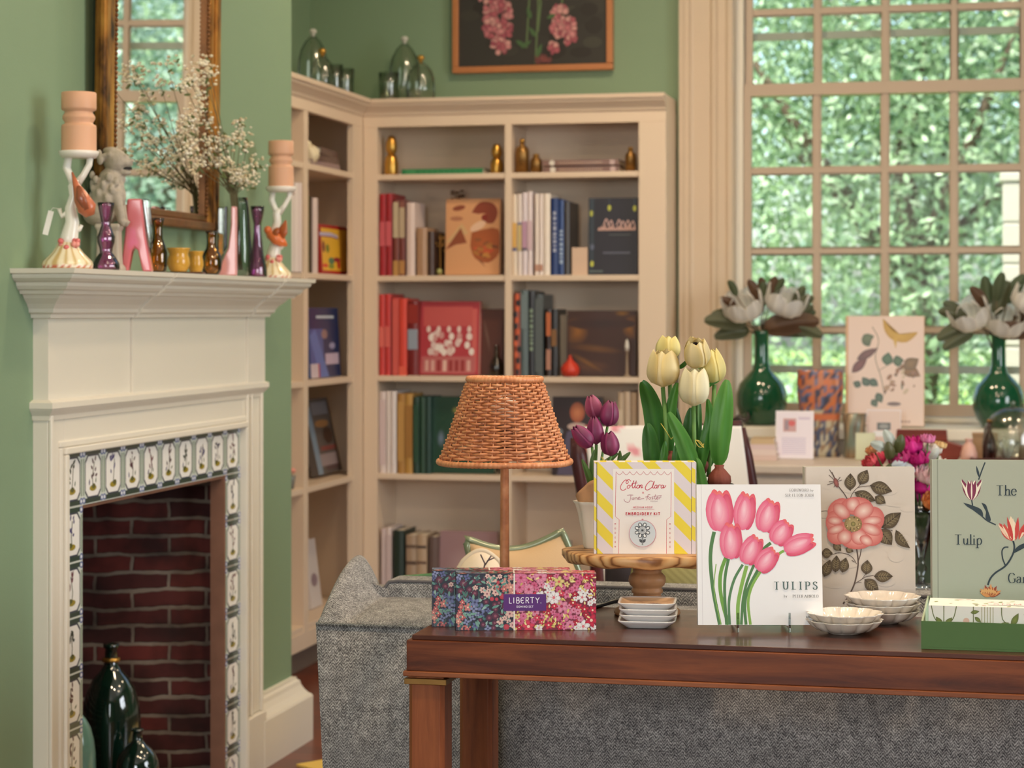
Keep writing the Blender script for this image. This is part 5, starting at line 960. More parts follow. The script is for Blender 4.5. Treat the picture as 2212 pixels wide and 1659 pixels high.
# tall botanical book on the ledge
def cv_bot(m, w, h):
    m.rect(.001, .001, w-.001, h-.001, (226, 202, 190)); m.rect(.0, 0, .035*w, h, (206, 164, 124)); rr = random.Random(4)
    m.line([(.5*w, .28*h), (.45*w, .45*h), (.38*w, .62*h), (.42*w, .78*h), (.34*w, .9*h)], .0025, (96, 90, 60), curve=True); m.line([(.42*w, .5*h), (.7*w, .6*h), (.86*w, .5*h)], .002, (96, 90, 60), curve=True)
    m.poly(smoothpts([(.47*w, .98*h), (.5*w, .86*h), (.6*w, .78*h), (.78*w, .76*h), (.92*w, .85*h), (.8*w, .84*h), (.7*w, .83*h), (.6*w, .86*h)], 3), (206, 166, 64), (186, 144, 50)); m.poly([(.6*w, .8*h), (.64*w, .7*h), (.66*w, .8*h)], (200, 160, 60))
    for (x, y, l, ww, a, c) in ((.08, .48, .2, .05, .8, (126, 74, 70)), (.14, .6, .22, .045, .5, (120, 80, 76)), (.3, .72, .12, .05, 2, (96, 112, 80)), (.2, .78, .12, .05, .3, (110, 124, 92)), (.52, .55, .12, .06, 1.4, (84, 116, 84)), (.6, .58, .1, .06, .2, (84, 112, 80)), (.3, .36, .1, .045, 2.2, (84, 106, 88)), (.3, .42, .1, .045, -.6, (84, 106, 88)), (.4, .3, .1, .045, -1.1, (90, 110, 90)), (.34, .24, .08, .04, -1.0, (90, 110, 90)), (.2, .36, .08, .04, 2.7, (84, 106, 88)), (.7, .55, .2, .07, -.5, (150, 110, 60)), (.74, .52, .16, .07, .6, (140, 110, 70))): m.leaf(x*w, y*h, l*w*1.45, ww*h*1.7, a, c, tuple(int(k*.8) for k in c))
    for k in range(26): m.ell(rr.uniform(.5, .9)*w, rr.uniform(.3, .52)*h, rr.uniform(.01, .05)*w, rr.uniform(.008, .02)*h, rr.choice([(150, 110, 84), (176, 146, 120), (120, 90, 70), (196, 176, 150), (110, 120, 96)]), rot=rr.uniform(0, 3))
    m.ell(.62*w, .2*h, .09*w, .018*h, (120, 100, 100)); m.rect(.38*w, .095*h, .6*w, .1*h, (176, 150, 140)); 
    for k in range(13): m.rect((.28+.043*k)*w, .03*h, (.31+.043*k)*w, .05*h, (170, 140, 130))
p0, p1 = onY(1826, 900, 7.68), onY(1996, 900, 7.68)
book('tall blush botanical book with insects and leaves on the window ledge', p1.x-p0.x, pxh(1900, 684, 922, 7.68), .05, (212, 172, 132), ((p0.x+p1.x)/2, 7.68, ZL+.004), cover=cv_bot, lean=-.07)
# patterned planter
def pat(a, k):
    z = k*12; j = int((a*5)//1); r_ = random.Random(int(z*1.7)*31+int(a*11)); 
    return L4(r_.choice([(206, 112, 60), (60, 62, 84), (196, 120, 76), (92, 104, 140)]) if k > .55 else (206, 116, 74) if .4 < k < .5 else r_.choice([(66, 74, 100), (196, 186, 160), (150, 120, 90), (74, 84, 116)]))
m = M(); x = ond(1772, 7.46); hgt = pxh(1772, 793, 980, 7.46); hw = (ond(1822, 7.46)-ond(1722, 7.46))/2
P = []; NR, NC = 26, 48; vsx = []; cols = []
for i in range(NR):
    k = i/(NR-1); r = hw*(.78+.22*k**1.5+.04*math.cos(k*9))
    for j in range(NC):
        a = 2*pi*j/NC; c, s_ = math.cos(a), math.sin(a); e = (abs(c)**4+abs(s_)**4)**-.25; vsx.append((r*c*e, r*.6*s_*e, hgt*k)); cols.append(pat(a+.0, k))
m.add(vsx, [(i*NC+j, i*NC+(j+1) % NC, (i+1)*NC+(j+1) % NC, (i+1)*NC+j) for i in range(NR-1) for j in range(NC)]+[tuple(range(NC-1, -1, -1))], cols, True)
o = m.build('patterned_planter', printed('hand_painted_glaze', .35, .2), sol=.005); o.location = (x, 7.46, ZD); tag(o, 'orange and blue patterned square planter behind the white framed card', 'planter')
# framed card, other cards
def card(name, label, cat, u0, u1, v0, v1, Y, art, base=ZD, lean=-.1, d=.008, frame=(236, 228, 236)):
    a, b = ond(u0, Y), ond(u1, Y); w = b-a; h = pxh((u0+u1)/2, v0, v1, Y); t = thing(name, label, cat, ((a+b)/2, Y, base+.0015)); t.rotation_euler = (lean, 0, 0)
    m = M(); m.box((-w/2, 0, 0), (w/2, d, h), L4(frame)); m.T = TXZ(-w/2, -.0004, 0); art(m, w, h); m.T = None; m.build('card', COVER, t); M().box((-w*.3, d, 0), (w*.3, d+.004, h*.5)).build('easel_back', mat('easel_board', (150, 140, 130), .7), t); return t
def a1_(m, w, h):
    m.rect(.05*w, .04*h, .95*w, .96*h, (232, 222, 234)); m.rect(.2*w, .56*h, .54*w, .84*h, (196, 150, 150)); m.ell(.42*w, .74*h, .1*w, .06*h, (206, 84, 80)); m.rect(.24*w, .6*h, .34*w, .8*h, (150, 130, 140)); m.rect(.6*w, .82*h, .9*w, .87*h, (206, 190, 214))
    for k in range(9): m.rect(.16*w, (.1+.04*k)*h, .8*w, (.118+.04*k)*h, (196, 184, 210))
card('framed_card', 'white framed information card with small red picture standing on the desk', 'card', 1675, 1757, 880, 983, 7.30, a1_)
card('place_card', 'blank pale lime card standing on the desk', 'card', 1848, 1890, 918, 977, 7.28, lambda m, w, h: m.rect(.03*w, .03*h, .97*w, .97*h, (204, 206, 170)), frame=(200, 200, 164))
card('picture_card', 'blush card with a small black picture under the tall botanical book', 'card', 1872, 1946, 878, 978, 7.50, lambda m, w, h: (m.rect(.02*w, .02*h, .98*w, .98*h, (224, 200, 190)), m.rect(.3*w, .56*h, .7*w, .72*h, (90, 92, 92)), m.ell(.5*w, .64*h, .14*w, .05*h, (150, 150, 146)), m.rect(.2*w, .42*h, .7*w, .54*h, (236, 236, 240))))
# patterned cylinder vase
def pat2(a, k): r_ = random.Random(int(k*9)*17+int(a*3)); return L4(r_.choice([(150, 120, 90), (110, 96, 80), (176, 150, 120), (126, 140, 130)]))
m = M(); x = ond(1846, 7.42); hh_ = pxh(1846, 880, 975, 7.42); m.lathe([(.0005, 0), (.034, 0), (.038, .004), (.036, hh_*.3), (.037, hh_*.7), (.042, hh_), (.038, hh_), (.032, hh_*.7), (.03, .01), (.0005, .008)], 36, colfun=pat2)
o = m.build('patterned_vase', MATS['hand_painted_glaze']); o.location = (x, 7.42, ZD); tag(o, 'brown and sage patterned cylinder vase behind the lime card', 'vase')
# flat stack of pale books
for k, (c, w) in enumerate((((216, 190, 182), 'pale rose book, lowest of the flat stack on the desk'), ((226, 206, 200), 'blush book, second from the bottom of the flat stack on the desk'), ((220, 196, 196), 'pinkish book, third from the bottom of the flat stack on the desk'), ((206, 178, 140), 'tan book, topmost of the flat stack on the desk'))):
    a, b = ond(1616+2*k, 7.2), ond(1678-2*k, 7.2); r = thing('book', w, 'book', ((a+b)/2, 7.2, ZD+.0003+.0182*k), .03*(k % 2), 'flat stack of books on the desk'); ww = b-a; c = L4(c); h = .018; m = M()
    m.box((-ww/2, 0, 0), (ww/2, .15, .002), c).box((-ww/2, 0, h-.002), (ww/2, .15, h), c).box((-ww/2, 0, .002), (ww/2, .002, h-.002), c); m.build('cover', COVER, r); M().box((-ww/2+.003, .002, .002), (ww/2-.003, .147, h-.002)).build('page_block', PAGES, r)
# russet box, pink bud vase, kraft box, dark bottle, cloche with coral
def pxy(lst, uc, vb, Y): s = sc_at(onY(uc, vb, Y)); return [((a-uc)*s, (vb-b)*s) for a, b in lst]
MAH = wood('mahogany_box', (112, 44, 32), (150, 66, 46), (4, 4, 40), .4); x = ond(1990, 7.22)
t = thing('wooden_book_cradle', 'russet wooden cradle with sloping sides on the desk behind the bouquet', 'stand', (x, 7.22, ZD))
m = M(); m.prism([(px, pz) for px, pz in pxy([(1925, 977), (2062, 977), (2086, 942), (2048, 930), (1936, 930), (1905, 950)], 1990, 977, 7.22)], -.05, .05); m.build('base', MAH, t, bev=.003)
m = M(); m.prism(pxy([(1936, 929.6), (2046, 929.6), (2044, 906), (1938, 906)], 1990, 977, 7.22), -.012, .03); m.build('back_board', MAH, t, bev=.003)
t = thing('tray', 'low dark brown tray at the right of the desk', 'tray', (.28, 7.12, ZD)); M().box((-.36, -.10, 0), (.36, .30, .012)).build('base', MAH, t); M().box((-.36, -.10, .0121), (.36, -.09, .03)).box((-.36, -.0899, .0121), (-.35, .30, .03)).box((.35, -.0899, .0121), (.36, .30, .03)).build('rim', wood('dark_tray_wood', (84, 52, 46), (104, 66, 58), (4, 4, 40)), t)
PB = mat('blush_glaze', (222, 176, 164), .35)
def desk_lathe(name, lab, cat, u, Y, prof, matl, z=ZD, part='body', ves=True, n=30, rf=None):
    x = ond(u, Y); s = sc_at(onY(u, 950, Y)); t = thing(name, lab, cat, (x, Y, z)); m = M(); pr = [(a*s, b*s) for a, b in prof]; (m.vessel(pr, .002, n=n, rfun=rf) if ves else m.lathe(pr, n, rfun=rf)); m.build(part, matl, t); return t, s
desk_lathe('bud_vase', 'small blush pink bud vase left of the dark bottle on the tray', 'vase', 2093, 7.12, [(14, 0), (18, 6), (18, 18), (13, 34), (7, 42), (7, 46), (10, 50)], PB, z=ZD+.0122)
t = thing('gift_box', 'small kraft brown box behind the blush bud vase', 'box', (ond(2114, 7.3), 7.3, ZD+.0122)); M().box((-.02, 0, 0), (.03, .04, .075)).build('body', mat('kraft_box', (186, 150, 116), .7), t); M().box((-.022, -.002, .0751), (.032, .042, .084)).build('lid', MATS['kraft_box'], t)
t, s = desk_lathe('bottle', 'dark brown glass bottle beside the cloche on the desk', 'bottle', 2137, 7.16, [(.3, 0), (13, 0), (14, 4), (14, 40), (10, 54), (5, 64), (5, 84), (.3, 84)], mat('dark_brown_glass', (58, 42, 40), .12, coat=.5), z=ZD+.0122, ves=False); M().lathe([(.0003, 84.5*s), (5.6*s, 84.5*s), (5.6*s, 90*s), (.0003, 90*s)], 14).build('stopper', BRASS, t)
t, s = desk_lathe('glass_cloche', 'round glass cloche over white coral at the right edge', 'glass cloche', 2188, 7.2, [(64, 0), (65, 40), (60, 74), (46, 98), (26, 112), (8, 116), (.3, 116)], CL, z=ZD+.0122, part='dome', ves=False, n=44)
M().lathe([(.0003, 116.5*s), (5*s, 117*s), (4*s, 121*s), (8*s, 126*s), (.0003, 131*s)], 14).build('knob', CL, t)
m = M(); rr = random.Random(6)
for k in range(11): a = rr.uniform(0, 6.28); r = rr.uniform(.01, .04); m.tube([(-.02+0, 0, .002), (-.02+r*.5*math.cos(a), r*.5*math.sin(a), .03), (-.02+r*math.cos(a), r*math.sin(a), rr.uniform(.05, .075))], [.008, .007, .004], 8)
m.build('white_coral', mat('coral_white', (214, 216, 206), .6, bump=.3), t); m = M(); m.tube([(.03, 0, .001), (.034, 0, .06), (.02, .0, .12)], [.014, .012, .008], 10); m.tube([(-.062, .01, .001), (-.058, .01, .09)], [.012, .010], 10); m.build('driftwood', mat('driftwood', (176, 156, 130), .8), t)
t = thing('dark_ornament', 'tiny dark curled ornament at the left end of the desk', 'ornament', (ond(1594, 7.62), 7.66, ZL)); m = M(); m.tube([(-.03, 0, .012), (0, 0, .03), (.02, 0, .018), (.035, 0, .03), (.03, 0, .05)], [.008, .012, .01, .006, .004], 8); m.build('body', mat('ornament_black', (52, 42, 40), .4), t)
# ================================================================== CHAIR, SIDE TABLE, BOUQUET
CW_ = wood('cherry_chair', (62, 30, 34), (88, 42, 40), (30, 30, 4), .35); CZ = 5.15
def A(u, v, d=0): return atz(u, v, CZ+d)
ch0 = A(1430, 1200); ch = thing('armchair', 'dark framed chair with white rose-print upholstery facing the sofa', 'chair', (ch0.x, ch0.y, 0), YAW); sC = CZ/FPX
def ql(u, v, d=0): return ((u-1430)*sC, d, CH-(v-675)*sC)
m = M(); m.tube([ql(1243, 945), ql(1250, 985), ql(1263, 1060), ql(1290, 1200), (-.14, 0, .35), (-.15, .06, 0)], [.013, .022, .022, .02, .02, .016], 10, flat=1); m.build('back_post', CW_, ch); m = M(); m.tube([ql(1600, 925), ql(1612, 985), ql(1625, 1060), ql(1640, 1200), (.2, 0, .35), (.22, .06, 0)], [.012, .016, .016, .018, .018, .016], 10); m.build('back_post', CW_, ch)
m = M(); m.tube([ql(1243, 945, .02), ql(1290, 935, .03), ql(1430, 928, .035), ql(1560, 920, .02), ql(1602, 920)], [.010, .009, .009, .011, .014], 10); m.build('top_rail', CW_, ch)
def rosep(a, b):
    r_ = math.sin(b*23+math.sin(a*17)*2)*math.sin(a*19+math.cos(b*13)*2); return L4((226, 150, 158)) if r_ > .62 and b < .55 else L4((236, 196, 196)) if r_ > .45 and b < .6 else L4((238, 232, 226))
G = [[(lambda x, z: (x, .0-.03*math.sin(pi*j/60)*math.sin(pi*min(i/40, 1)), z))(*(lambda L_, R_: (L_[0]+(R_[0]-L_[0])*j/60, L_[2]+(R_[2]-L_[2])*j/60))(ql(1262+i*1.1, 922+i*8.5), ql(1600+i*.9, 920+i*8.5))) for j in range(61)] for i in range(41)]
m = M(); m.grid(G, colfun=lambda a, b: rosep(a, b)); o = m.build('backrest', printed('printed_linen', .9, bump=.2), ch, sol=.03)
M().box((-.2, -.48, .36), (.22, .0, .46)).build('seat', mat('linen_plain', (232, 226, 220), .9, bump=.2), ch, bev=.02)
for sx in (-.19, .20): M().tube([(sx, -.45, .36), (sx, -.46, 0)], [.02, .014], 10).build('leg', CW_, ch)
for sx in (-.21, .23): M().tube([(sx, .0, .62), (sx*1.1, -.2, .64), (sx*1.1, -.4, .62), (sx, -.42, .4)], .015, 8).build('arm', CW_, ch)
# side table with books and bouquet
BZ = 4.85; bp0 = atz(1990, 1250, BZ); sB = BZ/FPX; TH_ = .585
t = thing('side_table', 'small round pale side table carrying the bouquet', 'table', (bp0.x, bp0.y, 0), YAW); M().lathe([(.0005, TH_-.02), (.2, TH_-.02), (.205, TH_-.01), (.2, TH_), (.0005, TH_)], 40).build('table_top', DW, t); M().lathe([(.0005, .02), (.02, .02), (.016, .3), (.02, TH_-.0205), (.0005, TH_-.0205)], 20).build('column', DW, t); M().lathe([(.0005, 0), (.13, 0), (.12, .012), (.02, .0195), (.0005, .0195)], 30).build('foot', DW, t)
r = thing('book', 'dark book with large white letters TH lying under the bouquet vase', 'book', (bp0.x, bp0.y-.07, TH_+.0003), YAW); m = M(); c = L4((66, 64, 74)); w = .2; h = .036
m.box((-w/2, 0, 0), (w/2, .16, .002), c).box((-w/2, 0, h-.002), (w/2, .16, h), c).box((-w/2, 0, .002), (w/2, .002, h-.002), c); m.T = TXZ(0, -.0004, 0); m.text('TH', .0035, h*.16, h*.7, (226, 222, 226), .2, sp=.2, anchor='c'); m.T = None; m.build('cover', COVER, r); M().box((-w/2+.003, .002, .002), (w/2-.003, .157, h-.002)).build('page_block', PAGES, r)
vz = TH_+.037; t = thing('trumpet_vase', 'clear glass trumpet vase holding the pink bouquet', 'vase', (bp0.x, bp0.y, vz), YAW)
q = lambda u, v, d=0: ((u-1990)*sB, d, CH-(v-675)*sB-vz); hv = CH-(1088-675)*sB-vz
M().lathe([(.0005, 0), (.04, 0), (.038, .004), (.01, .012), (.006, .03), (.014, .045), (.007, .06), (.01, .075), (.02, hv*.6), (.034, hv*.85), (.046, hv), (.044, hv), (.032, hv*.84), (.018, hv*.62), (.0005, .08)], 36).build('body', glass('crystal', (236, 240, 242), .06, .03, .3), t)
b = thing('pink_bouquet', 'bouquet of magenta, white and orange flowers in the trumpet vase', 'flowers', (bp0.x, bp0.y, vz), YAW); m = M(); st = M(); lf = M(); rr = random.Random(9)
FL = [(1958, 962, 30, (206, 24, 130)), (1980, 985, 26, (196, 20, 120)), (1935, 985, 22, (176, 30, 100)), (1895, 1000, 24, (216, 60, 96)), (1870, 992, 16, (206, 70, 80)), (2012, 968, 20, (240, 226, 214)), (2020, 1000, 24, (244, 222, 206)), (2000, 1022, 26, (244, 200, 204)), (1996, 1050, 28, (236, 30, 150)), (2018, 1042, 16, (226, 66, 40)), (2005, 1078, 20, (226, 140, 80)), (2024, 1084, 16, (214, 120, 70)), (1985, 1075, 16, (236, 60, 150)), (2030, 960, 12, (240, 200, 140)), (1970, 1015, 22, (226, 60, 140)), (1998, 945, 14, (236, 140, 190)), (1880, 968, 14, (226, 160, 110)), (1940, 1020, 22, (214, 60, 110)), (2045, 1030, 20, (240, 210, 190)), (1965, 1050, 20, (200, 50, 100))]
for (u, v, r, c) in FL:
    cc = q(u, v, rr.uniform(-.05, .04)); tl = (Vector(cc)-Vector(q(1992, 1120))).normalized(); T = tl.to_track_quat('Z', 'Y').to_matrix().to_4x4(); R = r*sB; c0 = Vector(cc)-tl*R*.7
    for ring, (nn, rad_, hh, tp) in enumerate(((7, 1.05, .9, 1.0), (6, .75, 1.0, .8), (5, .45, 1.05, .5))):
        for k in range(nn): petal(m, c0, R*1.35*hh, R*rad_, 2*pi*k/nn+ring*.5, wid=.55, top=tp, col=tuple(int(x*(.88 if ring == 2 else 1)) for x in c), mid=tuple(min(255, int(x*1.06+10)) for x in c), T=T, rip=.08, n=6)
    st.tube([q(1990, 1150), q((u+1990)/2, (v+1150)/2+6, cc[1]*.4), c0], [.0025, .0025, .002], 6, cc=L4((90, 116, 66)))
for (u, v, ln, an, c) in ((1920, 960, 40, 120, (196, 206, 200)), (1905, 965, 36, 160, (186, 196, 190)), (1950, 990, 36, 200, (206, 214, 220)), (1940, 1000, 30, -30, (196, 206, 216)), (1905, 1015, 34, 190, (190, 198, 196)), (1915, 990, 40, 100, (96, 96, 60)), (1930, 975, 40, 80, (84, 90, 50)), (2000, 990, 30, 60, (206, 212, 206)), (1925, 1000, 50, 230, (84, 92, 56))):
    c = (*[x for x in c],); s0 = q(u, v, -.05); a = math.radians(an); e = (s0[0]+ln*sB*math.cos(a), s0[1]-.01, s0[2]+ln*sB*math.sin(a)); blade(lf, [s0, ((s0[0]+e[0])/2, s0[1]-.01, (s0[2]+e[2])/2), e], ln*sB*.6, (c, c)); st.tube([q(1988, 1120), s0], .0018, 5, cc=L4((90, 116, 66)))
st.build('stems', PSTEM, b); m.build('blooms', PPET, b); lf.build('leaves', PLEAF, b)
# ================================================================== SOFA
FB = N('woven_chevron'); 
def fabric(n, k=115.0):
    tc = n.n('TexCoord'); sp = n.n('SeparateXYZ'); n.l(tc.outputs['Object'], sp.inputs[0])
    def mth(op, a, b=None, c=None):
        x = n.n('Math', operation=op)
        for i, y in enumerate((a, b, c)):
            if y is None: continue
            if isinstance(y, (int, float)): x.inputs[i].default_value = y
            else: n.l(y, x.inputs[i])
        return x.outputs[0]
    ns = n.n('TexNoise'); ns.inputs['Scale'].default_value = 130; n.l(tc.outputs['Object'], ns.inputs[0])
    ux = mth('MULTIPLY_ADD', ns.outputs[0], .003, mth('MULTIPLY_ADD', sp.outputs[1], .25, sp.outputs[0])); vz_ = mth('MULTIPLY_ADD', sp.outputs[1], .9, sp.outputs[2])
    zig = mth('ABSOLUTE', mth('SUBTRACT', mth('FRACT', mth('MULTIPLY', ux, 78)), .5)); w = mth('FRACT', mth('ADD', mth('MULTIPLY', vz_, 175), mth('MULTIPLY', zig, 2.8)))
    tri = mth('MULTIPLY', mth('ABSOLUTE', mth('SUBTRACT', w, .5)), 2); spx = n.n('TexNoise'); spx.inputs['Scale'].default_value = 420; spx.inputs['Detail'].default_value = 2; n.l(tc.outputs['Object'], spx.inputs[0])
    big = n.n('TexNoise'); big.inputs['Scale'].default_value = 60; n.l(tc.outputs['Object'], big.inputs[0])
    v = mth('ADD', mth('MULTIPLY', tri, .29), mth('ADD', mth('MULTIPLY', spx.outputs[0], .85), mth('MULTIPLY', big.outputs[0], .3)))
    n.l(n.ramp(v, [(.44, (56, 55, 57)), (.62, (104, 102, 102)), (.84, (164, 161, 158)), (1.0, (208, 204, 200))]), n.b.inputs['Base Color']); sset(n.b, Roughness=.95); n.bump(v, .6, .0015)
fabric(FB); FB = FB.m
SX0, SX1, SY = -1.160, 1.02, 3.56
sf = thing('sofa', 'long grey woven chevron sofa standing behind the console table', 'sofa', ((SX0+SX1)/2, 3.95, 0))
def crest(x, far=False):
    d = min(x-SX0, SX1-x); c = .729
    if d < .012: return c+.073*math.sin(min(1, max(0, (d+.004)/.016))*pi/2)
    return c+.073*(.5+.5*math.cos(pi*min(1, (d-.012)/.056)))
m = M(); NX = 90; xs_ = sorted(set([SX0+i*.004 for i in range(22)]+[SX0+.088+(SX1-SX0-.176)*i/50 for i in range(51)]+[SX1-i*.004 for i in range(22)])); G = []
xs_ = [SX0+ (x-SX0) for x in xs_]
def yb(x): return SY+.01
for k in range(20):
    row = []
    for x in xs_:
        d = min(x-SX0, SX1-x); inset = .028
        if k <= 3: t_ = k/3; z = .06+(.703-.06)*t_; y = SY+.012*(1-t_); fa = inset*(1-t_)*max(0, 1-d/.3); xx = x+(fa if x < 0 else -fa)
        elif k <= 14: t_ = (k-3)/11; a = t_*pi/2; z = .703+(crest(x)-.703)*math.sin(a)**(.6 if d > .07 else .9); y = SY+.21*t_**1.1; xx = x
        else: t_ = (k-14)/5; z = crest(x)-(.03*t_**2+.28*max(0, t_-.3)*(1 if d > .08 else .15)); y = SY+.21+.075*t_; xx = x
        if d < .001: z -= .014*(k > 3)
        row.append((xx, y, z))
    G.append(row)
m.grid(G); wb(m, 'back_cushion', FB, sf)
m = M(); m.box((SX0+.034, SY+.016, .06), (SX1-.034, SY+.2, .69)); wb(m, 'back_frame', FB, sf)
for (xa, xb_) in ((SX0, SX0+.085), (SX1-.085, SX1)):
    m = M(); G = []
    for i in range(16):
        t_ = i/15; y = SY+.19+.62*t_; zt = .755-.07*t_**.8; G.append([(xa, y, .06), (xa, y, zt-.035), (xa+.012, y, zt-.008), ((xa+xb_)/2, y, zt), (xb_-.012, y, zt-.01), (xb_, y, zt-.04), (xb_, y, .3)])
    m.grid(G); m.add(G[0], [tuple(range(7))]); m.add(G[-1], [tuple(range(6, -1, -1))]); wb(m, 'arm', FB, sf)
m = M(); m.box((SX0+.09, SY+.30, .28), (SX1-.09, SY+.84, .44)); wb(m, 'seat_cushion', FB, sf, bev=.03); m = M(); m.box((SX0+.02, SY+.03, .08), (SX1-.02, SY+.80, .275)); wb(m, 'seat_frame', FB, sf, bev=.01)
PIP = mat('piping_charcoal', (96, 92, 94), .9)
for (z, y, nm) in ((.705, SY-.001, 'piping'),): 
    m = M(); m.tube([(SX0+.001, y, z), (SX1-.001, y, z)], .0032, 8); wb(m, nm, FB, sf)
m = M(); m.box((SX0+.064, SY+.20, .62), (SX1-.064, SY+.29, .758)); wb(m, 'inner_cushion', FB, sf, bev=.012, seg=4)
m = M(); m.tube([(SX0+.066, SY+.199, .69), (SX0+.066, SY+.199, .744), (SX0+.074, SY+.202, .755), (SX0+.09, SY+.203, .7575), (SX1-.09, SY+.203, .7575), (SX1-.074, SY+.202, .755), (SX1-.066, SY+.199, .744)], .0028, 8); wb(m, 'piping', PIP, sf)
for (x, y) in ((SX0+.08, SY+.08), (SX1-.08, SY+.08), (SX0+.08, SY+.72), (SX1-.08, SY+.72)): m = M(); m.lathe([(.0005, 0), (.018, 0), (.026, .079), (.0005, .079)], 16, c=(x, y, 0)); wb(m, 'leg', CW_, sf)
# pillows
def pillow(lab, corners, z, thick, colfun, edge_mat, edge_r, body_mat, nm='pillow', dips=(.0, .0, .0, .0), N_=20):
    """corners: TL, TR, BR, BL in photo pixels on a plane facing the camera at depth z"""
    P = [atz(u, v, z) for u, v in corners]; o0 = sum(P, Vector())/4; s = z/FPX; t = thing(nm, lab, 'pillow', o0, YAW)
    Lq = [Vector(((p-o0).dot(RT), 0, p.z-o0.z)) for p in P]
    def pt(a, b, sd):
        tl, tr, br, bl = Lq; top = tl.lerp(tr, a); bot = bl.lerp(br, a); p = top.lerp(bot, b); c = sum(Lq, Vector())/4
        e = dips[0]*(math.sin(pi*a))*(1-b)+dips[2]*math.sin(pi*a)*b; p = p+Vector((0, 0, -e*(1-b)+e*b)); f = dips[3]*math.sin(pi*b)*(1-a)-dips[1]*math.sin(pi*b)*a; p.x += f
        p.y = sd*thick/2*(max(0, math.sin(pi*a))*max(0, math.sin(pi*b)))**.55; return p
    m = M(); Gf = [[pt(j/N_, i/N_, -1) for j in range(N_+1)] for i in range(N_+1)]; Gb = [[pt(j/N_, i/N_, 1) for j in range(N_, -1, -1)] for i in range(N_+1)]
    m.grid(Gf, colfun=colfun); m.grid(Gb, colfun=colfun); m.build('cushion', body_mat, t)
    ring = [pt(j/N_, 0, 0) for j in range(N_)]+[pt(1, j/N_, 0) for j in range(N_)]+[pt(1-j/N_, 1, 0) for j in range(N_)]+[pt(0, 1-j/N_, 0) for j in range(N_)]
    M().tube(ring, edge_r, 8, closed=True).build('trim', edge_mat, t); return t
LIN = printed('pillow_fabric', .9, bump=.25); SAT = mat('green_satin', (128, 136, 108), .25, metal=.25, var=.35, nscale=30, coat=.3)
tan = lambda a, b: L4((200, 166, 126))
pillow('tan linen pillow with a shiny green satin border on the sofa', [(1006, 1163), (1214, 1148), (1296, 1350), (1050, 1350)], 4.10, .10, tan, SAT, .0075, LIN, dips=(.028, 0, 0, 0))
def velv(a, b): k = math.sin(a*60)*math.sin(b*60); return L4((150, 142, 92)) if k > .2 else L4((132, 124, 78))
pillow('olive green woven pillow on the sofa behind the wooden cake stand', [(1372, 1203), (1540, 1198), (1550, 1350), (1350, 1350)], 4.06, .10, velv, mat('olive_trim', (140, 134, 84), .8), .004, LIN, dips=(-.004, 0, 0, 0))
pillow('dark plum pillow tucked between the tan and olive pillows', [(1310, 1195), (1385, 1200), (1390, 1340), (1310, 1340)], 4.16, .07, lambda a, b: L4((52, 44, 50)), mat('plum_trim', (60, 48, 54), .8), .003, LIN, dips=(-.01, 0, 0, 0))
def cream(a, b):
    return L4((226, 206, 180))
pc = pillow('cream pillow with branch print leaning beneath the tan pillow', [(1000, 1212), (1078, 1212), (1110, 1350), (930, 1330)], 4.01, .06, cream, mat('cream_piping', (214, 196, 172), .8), .0045, LIN, dips=(-.020, -.006, 0, .0))
m = M(); m.tube([(.012, -.034, .035), (.016, -.034, .055), (.008, -.034, .072)], .0014, 5); m.tube([(.016, -.034, .052), (.028, -.034, .07)], .0014, 5); m.tube([(.02, -.034, .06), (.034, -.033, .066)], .0012, 5); m.build('branch_print', mat('print_plum', (74, 58, 66), .9), pc)
pillow('peach cushion with green trim lying at the sofa corner', [(862, 1249), (940, 1243), (990, 1330), (860, 1330)], 4.16, .05, lambda a, b: L4((216, 180, 140)), mat('leaf_green_trim', (70, 120, 74), .5), .005, LIN)
# ================================================================== RUG
pA, pB = onZ(640, 1655, 0), onZ(715, 1642, 0); dr_ = (pB-pA).normalized(); nr_ = Vector((dr_.y, -dr_.x, 0)); t = thing('rug', 'yellow bordered rug under the sofa', 'rug', (pA.x, pA.y, 0)); m = M()
def rug(m, o, w, d, z0, z1):
    q0 = dr_*o+nr_*o; m.plan([(p.x, p.y) for p in (q0, q0+nr_*d, q0+nr_*d+dr_*w, q0+dr_*w)], z0, z1)
rug(m, 0, 1.15, 1.1, 0, .006); m.build('border', mat('yellow_wool', (226, 190, 96), .95, bump=.5, bscale=300), t); m = M(); rug(m, .13, .89, .84, .006, .0075); m.build('field', mat('cream_wool', (214, 200, 170), .95, bump=.5, bscale=300), t)
# ================================================================== CONSOLE TABLE
MAHO = wood('mahogany', (88, 40, 18), (134, 70, 34), (5, 22, 55), .42, coat=.03, dark=(50, 22, 12)); MAHV = wood('mahogany_upright', (112, 56, 28), (156, 88, 50), (40, 40, 3), .4, coat=.05, dark=(76, 36, 24)); MAHT = wood('mahogany_top', (70, 38, 28), (94, 52, 38), (3, 40, 4), .28, coat=.15, dark=(56, 28, 20))
BEADW = wood('bead_wood', (122, 66, 38), (164, 98, 60), (5, 40, 60), .4, dark=(92, 46, 26)); TX0, TY0, TX1, TY1, TZ = -.872, 3.118, .68, 3.492, .76
ct = thing('console_table', 'dark red-brown wooden console table with brass collars behind the sofa', 'table', ((TX0+TX1)/2, (TY0+TY1)/2, 0))
wb(M().box((TX0+.007, TY0+.006, .7525), (TX1-.007, TY1-.004, TZ)), 'table_top', MAHT, ct, bev=.0012)
wb(M().box((TX0, TY0, .7062), (TX1, TY1, .7524)), 'apron', MAHO, ct, bev=.001)
wb(M().box((TX0-.0045, TY0-.0045, .6985), (TX1+.0045, TY1+.0045, .7060)), 'apron_bead', BEADW, ct, bev=.0012)
